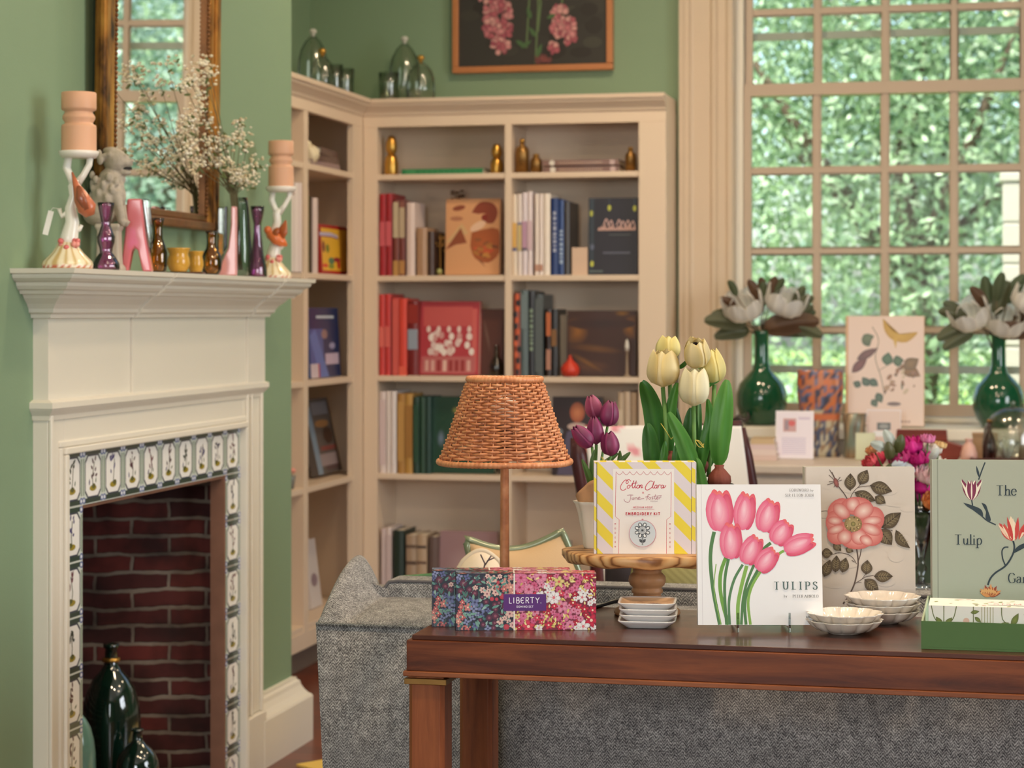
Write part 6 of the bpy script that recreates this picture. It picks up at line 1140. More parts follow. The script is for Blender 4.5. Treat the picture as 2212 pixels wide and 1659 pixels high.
for (x0, y0) in ((TX0+.001, TY0+.001), (TX1-.059, TY0+.001), (TX0+.001, TY1-.059), (TX1-.059, TY1-.059)):
    c = .006; w = .056; x0 += .001; y0 += .001
    m = M(); o = [(x0+c, y0), (x0+w-c, y0), (x0+w, y0+c), (x0+w, y0+w-c), (x0+w-c, y0+w), (x0+c, y0+w), (x0, y0+w-c), (x0, y0+c)]; m.plan(o, .0, .686); m.box((x0, y0, .695), (x0+w, y0+w, .6983)); lg = wb(m, 'leg', MAHV, ct, bev=.001)
    m = M(); m.box((x0-.005, y0-.005, .6862), (x0+w+.005, y0+w+.005, .6948)); cl_ = m.build('brass_collar', BRASS, lg, bev=.0008)
TT = TZ+.0003
def tpos(u, v): return onZ(u, v, TZ)
# ================================================================== FLORAL DOMINO BOXES
PB_ = printed('printed_board', .42, .12); PBM = printed('printed_card_matt', .55)
def flower(m, x, y, r, col, cen, n=5, rot=0, sh=.8, dot=None):
    for k in range(n): a = rot+2*pi*k/n; m.ell(x+r*.55*math.cos(a), y+r*.55*math.sin(a), r*.5, r*.36, col, tuple(int(c*sh) for c in col), a, 7)
    m.ell(x, y, r*.24, r*.24, cen, n=6)
    if dot:
        for k in range(n): a = rot+2*pi*(k+.5)/n; m.ell(x+r*.4*math.cos(a), y+r*.4*math.sin(a), r*.07, r*.07, dot, n=4)
def floral(m, w, h, seed, lbl=False):
    rr = random.Random(seed); sp = .415*w; m.cb = (0, w, 0, h)
    def lay0(): m.lay = rr.choice(range(1, 40))*1.1e-5
    m.lay = 0; m.rect(0, 0, sp, h, (36, 40, 58)); m.lay = 0; m.rect(sp, 0, w, h, (128, 40, 62))
    # dark side: leaves and stalks first
    for _ in range(int(h*1500)):
        x, y = rr.uniform(.003, sp-.003), rr.uniform(.003, h-.003); lay0(); c = rr.choice([(96, 150, 140), (70, 120, 112), (120, 164, 150), (150, 186, 176), (62, 92, 100)]); m.leaf(x, y, rr.uniform(.006, .012), .0036, rr.uniform(0, 6.28), c)
    for _ in range(26):
        x, y = rr.uniform(.006, sp-.006), rr.uniform(.006, h-.012); lay0(); m.line([(x, y), (x+rr.uniform(-.003, .003), y+.006), (x+rr.uniform(-.006, .006), y+.012)], .0006, (110, 160, 148), curve=True)
    pts = []
    def free(x, y, r):
        for (a, b, q) in pts:
            if (a-x)**2+(b-y)**2 < (q+r)**2*.46: return False
        pts.append((x, y, r)); return True
    tries = 0
    while tries < 1500 and len(pts) < 150:
        tries += 1; r = rr.choice([.0056, .0066, .0078, .0046]); x, y = rr.uniform(r*.5, sp-r*.5), rr.uniform(r*.5, h-r*.5)
        if not free(x, y, r): continue
        lay0(); m.lay += 45e-5*0; zone = (x/sp*3+y/h*2+math.sin(y*130)*.6) % 4; k = rr.random()
        if zone < 1.1: flower(m, x, y, r, rr.choice([(226, 138, 134), (232, 160, 148), (214, 110, 112)]), (250, 206, 180), 5, rr.uniform(0, 2))
        elif zone < 2.0: flower(m, x, y, r, rr.choice([(124, 134, 184), (150, 158, 200), (104, 112, 166)]), (60, 64, 100), 4, rr.uniform(0, 2))
        elif zone < 2.9: m.ell(x, y, r*.78, r*.78, (112, 52, 78), (78, 34, 58), n=9); m.ell(x, y, r*.3, r*.3, (150, 84, 104), n=6)
        else: (m.ell(x, y, r*.62, r*.62, (206, 72, 88), (176, 50, 70), n=8) if k < .5 else flower(m, x, y, r*.9, (236, 196, 186), (150, 70, 90), 6, rr.uniform(0, 2), .9))
    # light side
    for _ in range(int(h*1700)):
        x, y = rr.uniform(sp+.002, w-.002), rr.uniform(.002, h-.002); lay0(); m.leaf(x, y, rr.uniform(.005, .010), .0028, rr.uniform(0, 6.28), rr.choice([(232, 214, 130), (226, 200, 112), (240, 226, 160), (206, 180, 100)]))
    pts.clear(); tries = 0
    while tries < 2600 and len(pts) < 230:
        tries += 1; r = rr.choice([.0058, .007, .0086, .0104, .0048]); x, y = rr.uniform(sp+r*.4, w-r*.4), rr.uniform(r*.4, h-r*.4)
        if not free(x, y, r): continue
        lay0(); zn = (math.sin(x*95+1)+math.sin(y*120+2)+rr.uniform(-.7, .7))
        if zn > .7: flower(m, x, y, r, (250, 246, 246), (226, 120, 130), rr.choice([5, 6, 7]), rr.uniform(0, 2), .9, (206, 90, 110))
        elif zn > -.2: flower(m, x, y, r, rr.choice([(222, 40, 78), (206, 34, 66), (234, 66, 96)]), (250, 214, 190), 5, rr.uniform(0, 2), .8)
        elif zn > -1.75: flower(m, x, y, r, rr.choice([(236, 126, 166), (242, 150, 182), (228, 100, 146)]), (180, 40, 80), rr.choice([5, 8]), rr.uniform(0, 2), .85)
        else: flower(m, x, y, r, (240, 216, 140), (216, 90, 90), 5, rr.uniform(0, 2), .85)
    m.lay = 48e-5; m.rect(sp-.0012, 0, sp+.0012, h, (236, 226, 220)); m.cb = None
def domino(loc, rz, lab, seed, w=.217, h=.087, d=.040):
    t = thing('domino_box', lab, 'box', loc, rz, 'floral domino boxes'); m = M(); m.box((0, 0, 0), (w, d, h), L4((150, 50, 76)))
    m.T = TXZ(0, -.0001, 0); floral(m, w, h, seed); m.T = Matrix(((1, 0, 0, 0), (0, 1, 0, 0), (0, 0, 1, h+.0001), (0, 0, 0, 1))); floral(m, w, d, seed+5)
    m.T = Matrix(((0, 0, -1, -.0001), (-1, 0, 0, d), (0, 1, 0, 0), (0, 0, 0, 1))); floral(m, d*.4+.02, h, seed+9) if 0 else m.rect(0, 0, d, h, (44, 36, 56)); m.T = None; m.build('carton', PB_, t)
    m = M(); m.T = TXZ(w*.338, -.0008, h*.345); lw, lh = w*.305, h*.295; m.rect(0, 0, lw, lh, (92, 40, 120)); m.text('LIB€RTY.', lw*.5, lh*.46, lh*.34, (246, 240, 250), .14, sp=.14, anchor='c'); m.text('DOMINO SET', lw*.5, lh*.19, lh*.115, (236, 226, 244), .2, sp=.22, anchor='c'); m.T = None; m.build('title_label', PBM, t)
p = tpos(985, 1362.5); q2 = tpos(1288, 1361); bz = math.atan2(q2.y-p.y, q2.x-p.x)
domino((p.x, p.y, TT), bz, 'floral domino set box, front one of the two, purple title label in full view', 11, w=(q2-p).length)
p2 = tpos(933, 1355); off = Vector((-math.sin(bz), math.cos(bz), 0))*.0412; dlt = Vector((math.cos(bz), math.sin(bz), 0)); k_ = (p2-p).dot(dlt); pb2 = p+off+dlt*k_
domino((pb2.x, pb2.y, TT), bz, 'floral printed domino set box, rear one of the two, half hidden', 11, w=(q2-p).length)
# ================================================================== WICKER LAMP
WK = N('wicker'); _p = WK.pos((1, 1, 1)); _t = WK.n('TexNoise'); _t.inputs['Scale'].default_value = 60; WK.l(_p, _t.inputs[0]); _t2 = WK.n('TexNoise'); _t2.inputs['Scale'].default_value = 9; WK.l(_p, _t2.inputs[0]); _a = WK.n('Math', operation='MULTIPLY_ADD'); WK.l(_t2.outputs[0], _a.inputs[0]); _a.inputs[1].default_value = .6; _b = WK.n('Math', operation='MULTIPLY'); WK.l(_t.outputs[0], _b.inputs[0]); _b.inputs[1].default_value = .5; WK.l(_b.outputs[0], _a.inputs[2])
WK.l(WK.ramp(_a.outputs[0], [(.35, (160, 94, 58)), (.55, (204, 132, 86)), (.75, (228, 164, 116))]), WK.b.inputs['Base Color']); sset(WK.b, Roughness=.5); WK.b.inputs['Coat Weight'].default_value = .15; WK = WK.m
lz = 3.452; lp = atz(1090, 1000, lz); lamp = thing('table_lamp', 'table lamp with woven wicker shade and wrapped slim stem behind the floral boxes', 'lamp', (lp.x, lp.y, TT), YAW)
hb, ht, rb_, rt_ = 1.0085-TT, 1.1420-TT, .1055, .0590
def R_at(z): k = (z-hb)/(ht-hb); return rb_+(rt_-rb_)*(k**.92)
m = M(); NS, NRW = 32, 28
for i in range(NRW):
    z = hb+.006+(ht-hb-.012)*(i+.5)/NRW; R = R_at(z); ph = (i % 2)*pi; pts = []
    for k in range(NS*6):
        a = 2*pi*k/(NS*6); w_ = math.cos(NS/2*a+ph)*.0030; pts.append(((R+w_)*math.cos(a), (R+w_)*math.sin(a), z+.0005*math.sin(7*a+i)+.0004*math.sin(NS/2*a+ph*.5)))
    m.tube(pts, [.0021*(.95+.1*((k*7+i*13) % 10)/10)*(1+.18*math.cos(NS/2*2*pi*k/(NS*6)+ph)) for k in range(NS*6)], 6, closed=True, flat=.6)
for j in range(NS*2):
    a = pi*j/NS; lean = .0
    if j % 2: continue
    m.tube([(R_at(hb+(ht-hb)*t)*math.cos(a+.02*t), R_at(hb+(ht-hb)*t)*math.sin(a+.02*t), hb+(ht-hb)*t) for t in (0, .2, .4, .6, .8, 1)], .0013, 6)
m.build('lamp_shade', WK, lamp)
def wrapped_ring(R, z, r, n, nm):
    m = M(); pts = []; rs = []
    for k in range(n*6): a = 2*pi*k/(n*6); pts.append((R*math.cos(a), R*math.sin(a), z+.0006*math.sin(3*a))); rs.append(r*(1+.13*abs(math.sin(n*a*.5*1.0))-.05))
    m.tube(pts, rs, 10, closed=True); m.build(nm, WK, lamp)
wrapped_ring(rb_+.001, hb, .0048, 90, 'lower_rim'); wrapped_ring(rt_, ht, .0046, 56, 'upper_rim')
m = M(); pr = [(.0005, .012)]
n_ = 110
for k in range(n_): z = .012+(hb+.02-.012)*k/n_; pr += [(.0062+.0016*(1-k/n_), z), (.0071+.0016*(1-k/n_), z+.0011)]
pr.append((.0005, hb+.02)); m.lathe(pr, 16); m.build('wrapped_stem', WK, lamp)
M().lathe([(.0005, 0), (.036, 0), (.038, .004), (.036, .009), (.02, .0118), (.0005, .0119)], 36).build('base', WK, lamp)
M().lathe([(.0005, hb+.0202), (.013, hb+.0202), (.014, hb+.05), (.011, hb+.06), (.0005, hb+.06)], 18).build('bulb_socket', mat('socket_brown', (70, 48, 38), .5), lamp); M().ball((0, 0, hb+.082), .024, 18, sc=(1, 1, 1.1)).build('bulb', mat('frosted_bulb', (236, 232, 224), .3), lamp)
m = M(); 
for k in range(3): a = 2*pi*k/3+.4; m.tube([(.012*math.cos(a), .012*math.sin(a), ht-.03), ((rt_-.004)*math.cos(a), (rt_-.004)*math.sin(a), ht-.004)], .0012, 6)
m.build('spider_frame', BRASS, lamp)
sw = onZ(1356, 1303, TZ); sw = Matrix.Rotation(-YAW, 4, 'Z') @ (sw-Vector((lp.x, lp.y, TZ))); m = M(); m.tube([(.034, 0, .003), (.08, .02, .002), (.12, .01, .002), (sw.x-.02, sw.y+.004, .003), (sw.x, sw.y, .004), (sw.x+.03, sw.y+.002, .003)], [.0018, .0018, .0018, .004, .005, .0018], 8); m.build('power_cord', mat('black_cord', (22, 20, 20), .4), lamp)
# ================================================================== CAKE STAND
OLV = N('olive_wood'); _p = OLV.pos((1, 2.2, 1)); _w = OLV.n('TexWave'); _w.wave_type = 'RINGS'; _w.inputs['Scale'].default_value = 14; _w.inputs['Distortion'].default_value = 5; _w.inputs['Detail'].default_value = 3; _w.inputs['Detail Scale'].default_value = 1.2; OLV.l(_p, _w.inputs[0]); OLV.l(OLV.ramp(_w.outputs[0], [(.0, (132, 84, 46)), (.2, (186, 134, 82)), (.6, (206, 156, 102)), (1, (214, 170, 118))]), OLV.b.inputs['Base Color']); sset(OLV.b, Roughness=.42); OLV = OLV.m
cz = 3.455; cp_ = atz(1398, 1200, cz); stand = thing('cake_stand', 'olive wood cake stand with a live-edge board on a turned foot', 'cake stand', (cp_.x, cp_.y, TT), YAW)
bt = .8655-TT; m = M(); out = []; rr = random.Random(31)
for k in range(72):
    a = 2*pi*k/72; rx = .139 if math.cos(a) < 0 else .150; e = 1+.025*math.sin(3*a+1)+.018*math.sin(7*a)+.012*math.sin(13*a+2); out.append((rx*math.cos(a)*e, .112*math.sin(a)*e))
rings = [(1.0, -.004), (1.0, -.0125), (.975, -.0175), (.90, -.020)]; vs_ = [(0, 0, bt)]; 
for sc_, dz in [(.96, 0), (.99, -.0015)]+rings: vs_ += [(x*sc_, y*sc_, bt+dz+(.0018*math.sin(9*math.atan2(y, x)) if dz < -.003 else 0)) for x, y in out]
vs_.append((0, 0, bt-.020)); nr = 6; fs = [(0, 1+i, 1+(i+1) % 72) for i in range(72)]
for k in range(nr-1): fs += [(1+k*72+i, 1+(k+1)*72+i, 1+(k+1)*72+(i+1) % 72, 1+k*72+(i+1) % 72) for i in range(72)]
fs += [(1+(nr-1)*72+i, len(vs_)-1, 1+(nr-1)*72+(i+1) % 72) for i in range(72)]
m.add(vs_, fs, None, True); o = m.build('live_edge_board', OLV, stand)
m = M(); H_ = bt-.0203; m.lathe([(.0005, 0), (.052, 0), (.054, .003), (.053, .008), (.045, .013), (.034, .019), (.026, .027), (.0225, .031), (.0225, .034), (.0255, .036), (.0255, .040), (.0235, .0425), (.0235, .0445), (.028, .048), (.0305, .055), (.0295, .062), (.025, .067), (.0225, .0685), (.0235, .071), (.0235, .074), (.022, .0755), (.0245, .078), (.0245, H_-.001), (.0005, H_)], 44); m.build('turned_foot', wood('turned_beech', (160, 110, 72), (186, 134, 92), (30, 30, 3), .45), stand)
BT = TT+bt
# ---- embroidery kit box standing on the board
kp = atz(1283, 1195, 3.392); kz = YAW-.02; KW = 219*3.392/FPX; KH = 198*3.392/FPX; KD = .034
kb = thing('embroidery_kit_box', 'yellow and lilac striped embroidery kit box standing on the cake stand', 'box', (kp.x, kp.y, BT+.0003), kz)
m = M(); m.box((0, 0, 0), (KW, KD, KH), L4((236, 226, 226)))
def K(zx, zy): return ((zx-405)/870*KW, (932-zy)/785*KH)
Y1_, Y2_ = (236, 214, 60), (226, 216, 222)
m.T = TXZ(0, -.0001, 0); m.rect(0, 0, KW, KH, Y2_)
sw_ = 116/785*KH
x0f, x1f = 26/870*KW, 834/870*KW
for k in range(-2, 14):
    yb0 = KH*1.18-k*sw_*2.13+.0; pl = clip([(x0f, yb0), (x1f, yb0-(x1f-x0f)*1.02), (x1f, yb0-(x1f-x0f)*1.02+sw_*1.0), (x0f, yb0+sw_*1.0)], x0f, x1f, 0, KH)
    if len(pl) > 2: m.poly(pl, Y1_)
for (a, b, o_) in ((0, 22/870*KW, .2), (838/870*KW, KW, .9)):
    for k in range(-1, 6):
        y0 = k*sw_*2.13+o_*sw_; pl = clip([(a, y0+.004), (b, y0), (b, y0+sw_*1.05), (a, y0+sw_*1.05+.004)], a, b, 0, KH)
        if len(pl) > 2: m.poly(pl, Y1_)
m.rect(22/870*KW, 0, 27/870*KW, KH, (60, 52, 56)); m.rect(834/870*KW, 0, 838/870*KW, KH, (96, 84, 96))
PNKI = (206, 60, 84)
a, b = K(568, 930), K(1092, 205); m.rect(a[0], 0, b[0], b[1], (242, 236, 232))
ln = [K(617, 930), K(621, 640), K(588, 612), K(594, 240)]; m.line(ln, .0007, PNKI); m.line([K(1026, 930), K(1028, 640), K(1064, 612), K(1068, 240)], .0007, PNKI)
sc_pts = []
for i in range(8):
    for j in range(9): t = j/8; sc_pts.append(K(594+59.2*(i+t), 240-12+28*math.sin(pi*t)*1.0*(1 if 1 else 0)))
m.line([K(594, 240)]+sc_pts+[K(1068, 240)], .0006, (196, 84, 100))
# script lines
def sk(pts, w=.0011, col=PNKI): m.line([K(*p) for p in pts], w, col, curve=True)
sk([(722, 312), (708, 298), (690, 302), (680, 322), (690, 332), (700, 318), (690, 304), (672, 302), (646, 330), (632, 362), (640, 384), (660, 388), (682, 374)])
sk([(700, 345), (690, 358), (692, 370), (704, 370), (714, 356), (708, 344), (700, 346)]); sk([(712, 352), (726, 346), (742, 318), (748, 306), (742, 316), (734, 350), (738, 368), (748, 366)]); sk([(748, 366), (760, 340), (768, 306), (758, 350), (760, 368), (772, 362)]); sk([(730, 334), (750, 328), (778, 326)])
sk([(780, 346), (772, 358), (776, 370), (788, 368), (796, 352), (788, 344), (780, 346)]); sk([(798, 350), (802, 344), (796, 368), (800, 356), (812, 342), (818, 348), (812, 368), (824, 360)])
sk([(908, 316), (892, 308), (870, 324), (850, 352), (846, 376), (862, 386), (884, 376), (900, 364)]); sk([(900, 364), (914, 340), (922, 310), (914, 330), (908, 360), (916, 370), (926, 360)])
sk([(946, 346), (934, 344), (924, 358), (930, 370), (942, 364), (948, 346), (944, 368), (954, 366)]); sk([(956, 366), (960, 346), (970, 342), (978, 346)]); sk([(1000, 346), (988, 344), (980, 358), (984, 370), (996, 364), (1004, 346), (1000, 368), (1012, 362), (1022, 346)])
m.line([K(818, 402), K(834, 416)], .0006, PNKI); m.line([K(834, 402), K(818, 416)], .0006, PNKI)
GI = (176, 96, 116)
sk([(690, 432), (716, 428), (742, 430)], .0007, GI); sk([(722, 430), (718, 460), (706, 488), (684, 490), (666, 476), (664, 462)], .0007, GI); sk([(746, 452), (732, 456), (734, 468), (746, 464), (750, 450), (748, 466)], .0007, GI); sk([(756, 468), (762, 450), (772, 452), (776, 468)], .0007, GI); sk([(784, 460), (800, 452), (796, 446), (784, 452), (784, 466), (800, 464), (836, 458)], .0007, GI)
sk([(888, 426), (872, 424), (864, 444), (858, 474)], .0007, GI); sk([(846, 446), (876, 440)], .0007, GI); sk([(882, 448), (874, 458), (884, 466), (892, 454), (884, 446)], .0007, GI); sk([(914, 444), (902, 446), (904, 454), (912, 460), (900, 466)], .0007, GI); sk([(932, 424), (926, 452), (930, 464), (940, 460)], .0007, GI); sk([(918, 440), (986, 432)], .0007, GI); sk([(944, 456), (956, 450), (950, 444), (942, 452), (946, 464), (958, 460)], .0007, GI); sk([(964, 464), (968, 448), (982, 446)], .0007, GI)
def kt(txt, zx, zy, hz, col, w, sp=.16, anchor='c'): p_ = K(zx, zy); m.text(txt, p_[0], p_[1], hz/785*KH, col, w, sp=sp, anchor=anchor)
kt('DESIGNS', 920, 486, 9, (150, 120, 136), .16, .3); kt('MEDIUM HOOP', 824, 541, 15, (200, 84, 104), .2, .3); m.line([K(726, 552), K(922, 552)], .0004, (196, 84, 100)); kt('EMBROIDERY KIT', 824, 600, 23, (190, 36, 60), .24, .28)
for k, c in enumerate('MODERN'): kt(c, 587, 682+k*39, 13, (190, 60, 84), .2)
for k, c in enumerate('MAKERS'): kt(c, 1056, 682+k*39, 13, (190, 60, 84), .2)
cx, cy = K(821, 758); R_ = 116/785*KH; m.ell(cx, cy, R_, R_, (206, 130, 146), n=40); m.ell(cx, cy, R_*.965, R_*.965, (208, 218, 226), n=40); m.ell(*K(821, 637), .0016, .001, (206, 130, 146))
fx, fy = K(820, 730); S_ = KH/785; DK = (66, 72, 80)
m.line([K(818, 780), K(818, 856)], .0009, DK); m.line([K(825, 780), K(825, 856)], .0006, DK)
for sx in (-1, 1): m.leaf(*K(821+sx*2, 835), 40*S_, 24*S_, (pi*.72 if sx < 0 else pi*.28), (84, 90, 98), (66, 72, 80))
for k in range(8): a = 2*pi*k/8+.39; m.ell(fx+48*S_*math.cos(a), fy+48*S_*math.sin(a), 22*S_, 17*S_, DK, rot=a, n=14); m.ell(fx+50*S_*math.cos(a), fy+50*S_*math.sin(a), 14*S_, 9.5*S_, (236, 240, 242), rot=a, n=12)
m.ell(fx, fy, 36*S_, 36*S_, DK, n=24); m.ell(fx, fy, 32*S_, 32*S_, (222, 228, 232), n=24); m.ell(fx, fy, 26*S_, 26*S_, DK, n=24); m.ell(fx, fy, 23*S_, 23*S_, (214, 222, 228), n=24)
for k in range(14): a = 2*pi*k/14; m.line([(fx+5*S_*math.cos(a), fy+5*S_*math.sin(a)), (fx+19*S_*math.cos(a), fy+19*S_*math.sin(a))], .00045, DK)
m.ell(fx, fy, 7*S_, 7*S_, DK, n=10)
m.T = Matrix(((1, 0, 0, 0), (0, 1, 0, 0), (0, 0, 1, KH+.0001), (0, 0, 0, 1))); m.lay = 0
for k in range(8): m.rect(.01+k*.02, 0, .02+k*.02, KD, Y1_)
m.T = None; m.build('carton', PBM, kb); m = M(); m.box((KW+.0003, .003, .0), (KW+.0016, KD, KH-.001)); m.build('side_flap', mat('board_grey', (196, 190, 196), .6), kb)
# ================================================================== POTTED TULIPS
CRM = printed('tulip_petal_silk', .55, trans=.18)
pz = 3.545; pp = atz(1482, 1100, pz); pot = thing('plant_bowl', 'low black bowl holding the cream tulips on the cake stand', 'bowl', (pp.x, pp.y, BT+.0003), YAW)
# the bowl stands on the board behind the kit box
potH = CH-(1046-675)*pz/FPX-BT; M().vessel([(.04, 0), (.05, .006), (.066, potH*.5), (.078, potH*.9), (.080, potH)], .004, n=40).build('body', mat('black_bowl_glaze', (30, 26, 26), .4), pot); M().lathe([(.0005, potH*.82), (.074, potH*.82), (.0005, potH*.88)], 30).build('soil', mat('dark_soil', (50, 36, 28), .95, bump=.8, bscale=200), pot)
tl = thing('cream_tulips', 'cream silk tulips with broad green leaves and bulbs planted in the black bowl', 'flowers', (pp.x, pp.y, BT+.0003), YAW)
sT = pz/FPX; z0T = BT+.0003
q = lambda u, v, d=0: ((u-1482)*sT, d, CH-(v-675)*sT-z0T)
m = M()
CR = ((230, 206, 138), (246, 230, 180)); CR2 = ((222, 204, 122), (240, 228, 158)); CR3 = ((240, 226, 180), (250, 242, 208))
tulip(m, q(1445, 778, .03), 48*sT*1.1, 27*sT, (.05, -.05), .55, CR2, .5); tulip(m, q(1431, 836, -.01), 82*sT, 35*sT, (.02, .08), .62, CR, .2, rip=.03)
tulip(m, q(1506, 793, -.01), 68*sT, 28*sT, (-.12, .45), .62, CR, 1.0, rip=.03); m.ball(q(1500, 742, -.012), 5*sT, 8, sc=(1.3, .5, .7), cc=L4((44, 24, 32)))
for k in range(5): m.tube([q(1499+k*1.6, 754, -.002), q(1492+k*4, 741, -.018)], .0011, 6, cc=L4((48, 26, 34)))
tulip(m, q(1545, 832, .02), 80*sT, 29*sT, (-.14, .05), .5, CR2, .8); tulip(m, q(1495, 876, -.03), 84*sT, 32.5*sT, (.02, .06), .66, CR3, .45, rip=.03)
m.build('tulip_heads', CRM, tl)
st = M(); GS = L4((96, 136, 66))
for a, b, d in (((1431, 836), (1440, 1040), -.01), ((1447, 786), (1452, 1040), .02), ((1506, 793), (1500, 1040), 0), ((1545, 832), (1530, 1030), .015), ((1495, 876), (1492, 1040), -.03)): st.tube([q(*a, d), q((a[0]+b[0])/2+3, (a[1]+b[1])/2, d), q(*b, 0)], .0036, 8, cc=GS)
st.build('stems', PSTEM, tl)
lf = M(); G1 = ((52, 112, 34), (96, 158, 62)); G2 = ((66, 128, 44), (118, 176, 84)); G3 = ((40, 92, 30), (78, 136, 52))
for pts, w, g_ in (
  ([q(1422, 1040, 0), q(1418, 960, -.005), q(1410, 890, -.012), q(1396, 846, -.02), q(1384, 822, -.03)], .034, G3),
  ([q(1412, 1045, -.02), q(1406, 990, -.03), q(1400, 940, -.035), q(1396, 912, -.035)], .029, G3),
  ([q(1436, 1040, .01), q(1440, 980, .005), q(1448, 890, 0), q(1462, 826, -.006)], .024, G2),
  ([q(1428, 1045, -.03), q(1430, 990, -.035), q(1434, 950, -.035)], .014, G1),
  ([q(1462, 1050, -.02), q(1458, 990, -.03), q(1462, 950, -.03)], .016, G1),
  ([q(1500, 1060, -.03), q(1488, 1000, -.045), q(1466, 940, -.05), q(1440, 888, -.045)], .030, G2),
  ([q(1517, 1180, -.05), q(1516, 1080, -.055), q(1505, 1010, -.05), q(1500, 985, -.045)], .019, G2),
  ([q(1486, 1020, .0), q(1490, 940, -.01), q(1492, 880, -.012)], .030, G3), ([q(1503, 1000, .01), q(1506, 930, .01), q(1512, 862, .02)], .018, G3),
  ([q(1508, 1030, -.01), q(1520, 960, -.02), q(1531, 905, -.02), q(1528, 862, -.01)], .020, G1),
  ([q(1550, 1005, -.02), q(1552, 940, -.03), q(1560, 870, -.03), q(1568, 820, -.02)], .037, G2),
  ([q(1536, 1008, .01), q(1530, 950, .01), q(1536, 890, .012)], .022, G3), ([q(1562, 1000, .01), q(1566, 960, .01), q(1567, 925, .01)], .018, G3), ([q(1520, 842, .01), q(1540, 828, .01), q(1556, 822, .01)], .007, G2),
  ([q(1480, 1030, .02), q(1474, 960, .02), q(1462, 880, .02)], .016, G3), ([q(1470, 796, .02), q(1478, 788, .01), q(1484, 778, -.02)], .008, G3)):
    blade(lf, pts, w, g_, fold=.3, wav=.001)
lf.build('leaves', PLEAF, tl)
BUL = mat('bulb_skin', (122, 58, 44), .7, var=.25, nscale=40, bump=.6, bscale=120, stretch=(1, 1, .3))
for (u, v, r) in ((1551, 1046, 25), (1449, 1000, 15), (1516, 1010, 14)):
    c = q(u, v, -.02 if u > 1540 else .0); r *= sT; m = M(); m.lathe([(.0005, -.012), (r*.6, -.010), (r, r*.3), (r*.95, r*.8), (r*.6, r*1.25), (r*.36, r*1.5), (r*.42, r*1.75), (.0005, r*1.75)], 28, c=c, rfun=lambda a, k: 1+.05*math.sin(9*a+5*k)); m.build('bulb', BUL, tl)
m = M(); m.tube([q(1506+9*math.cos(t), 955+8*math.sin(t*1.3), -.045+.004*math.sin(t*2)) for t in [k*.5 for k in range(18)]], .0006, 5); m.build('raffia_tie', mat('gold_raffia', (222, 196, 92), .4), tl); m = M(); m.tube([q(1424, 912, -.04), q(1436, 930, -.045), q(1446, 946, -.04), q(1456, 932, -.04)], .0006, 5); m.build('raffia_tie', MATS['gold_raffia'], tl)
# ---- purple tulips in kraft paper, white scalloped pot
wz = 3.475; wp = atz(1284, 1150, wz); sW = wz/FPX
wpot = thing('flower_pot', 'cream scalloped pot at the left of the cake stand board', 'pot', (wp.x, wp.y, BT+.0003), YAW); ph_ = CH-(1082-675)*sW-BT
m = M(); pr = [(.016, 0), (.018, .003), (.019, ph_*.25), (.023, ph_*.5), (.026, ph_*.75), (.030, ph_*.93), (.034, ph_)]
m.vessel(pr, .0025, n=60, rfun=lambda a, k: 1+(.05*math.cos(8*a))*max(0, min(1, (1-abs(k*2-1))*1.6-.2))); m.build('body', mat('cream_ceramic', (230, 216, 196), .35, coat=.2), wpot)
pt_ = thing('purple_tulips', 'purple tulips wrapped in kraft paper standing in the cream scalloped pot', 'flowers', (wp.x, wp.y, BT+.0003), YAW)
q = lambda u, v, d=0: ((u-1284)*sW, d, CH-(v-675)*sW-BT)
m = M(); PR = ((104, 28, 72), (140, 52, 100)); PR2 = ((136, 48, 84), (172, 88, 122))
tulip(m, q(1289, 906, .01), 54*sW, 19*sW, (-.25, .05), .35, PR2, .3); tulip(m, q(1312, 922, -.005), 58*sW, 20.5*sW, (.12, .02), .4, PR, .9); tulip(m, q(1288, 960, -.012), 62*sW, 18*sW, (-.1, .02), .3, PR, .2)
tulip(m, q(1278, 964, -.02), 60*sW, 19.5*sW, (-.75, .1), .4, PR, .6); tulip(m, q(1319, 984, -.02), 54*sW, 20*sW, (-.1, .05), .5, PR, 0)
m.build('tulip_heads', printed('tulip_petal_purple', .5, trans=.08), pt_)
st = M()
for a, d in (((1289, 906), .01), ((1312, 922), 0), ((1288, 960), -.01), ((1278, 964), -.02), ((1319, 984), -.02)): st.tube([q(*a, d), q((a[0]+1286)/2, (a[1]+1090)/2-10, d*.5), q(1286, 1100, 0)], .0022, 7, cc=GS)
st.build('stems', PSTEM, pt_); lf = M()
for pts, w in (([q(1284, 1075, 0), q(1272, 1030, -.02), q(1256, 990, -.025)], .011), ([q(1290, 1070, -.01), q(1300, 1010, -.015), q(1334, 978, -.02)], .012), ([q(1296, 1060, .01), q(1330, 1010, .01), q(1362, 978, .008)], .012), ([q(1282, 1060, -.01), q(1278, 1000, -.02), q(1286, 968, -.02)], .009), ([q(1290, 1050, .01), q(1334, 1020, .012), q(1340, 975, .012)], .012)): blade(lf, pts, w, ((70, 104, 46), (110, 142, 72)))
lf.build('leaves', PLEAF, pt_)
KR = mat('kraft_paper', (186, 140, 98), .8, var=.1, nscale=20, bump=.4, bscale=60); m = M(); G = []
for i in range(12):
    k = i/11; row = []
    for j in range(33): a = pi*.55+2*pi*j/32*.92; r = (.016+.013*k)*(1+.1*math.sin(5*a+k*3)); row.append((r*math.cos(a), r*math.sin(a), ph_*.5+(.058+.018*math.sin(a*1.5+.6))*k))
    G.append(row)
m.grid(G); m.build('paper_wrap', KR, pt_, sol=.0006)
m = M(); m.tube([q(1304+6*math.cos(t), 990+5*math.sin(t*1.4), -.02) for t in [k*.5 for k in range(14)]], .0006, 5); m.build('raffia_tie', MATS['gold_raffia'], pt_)
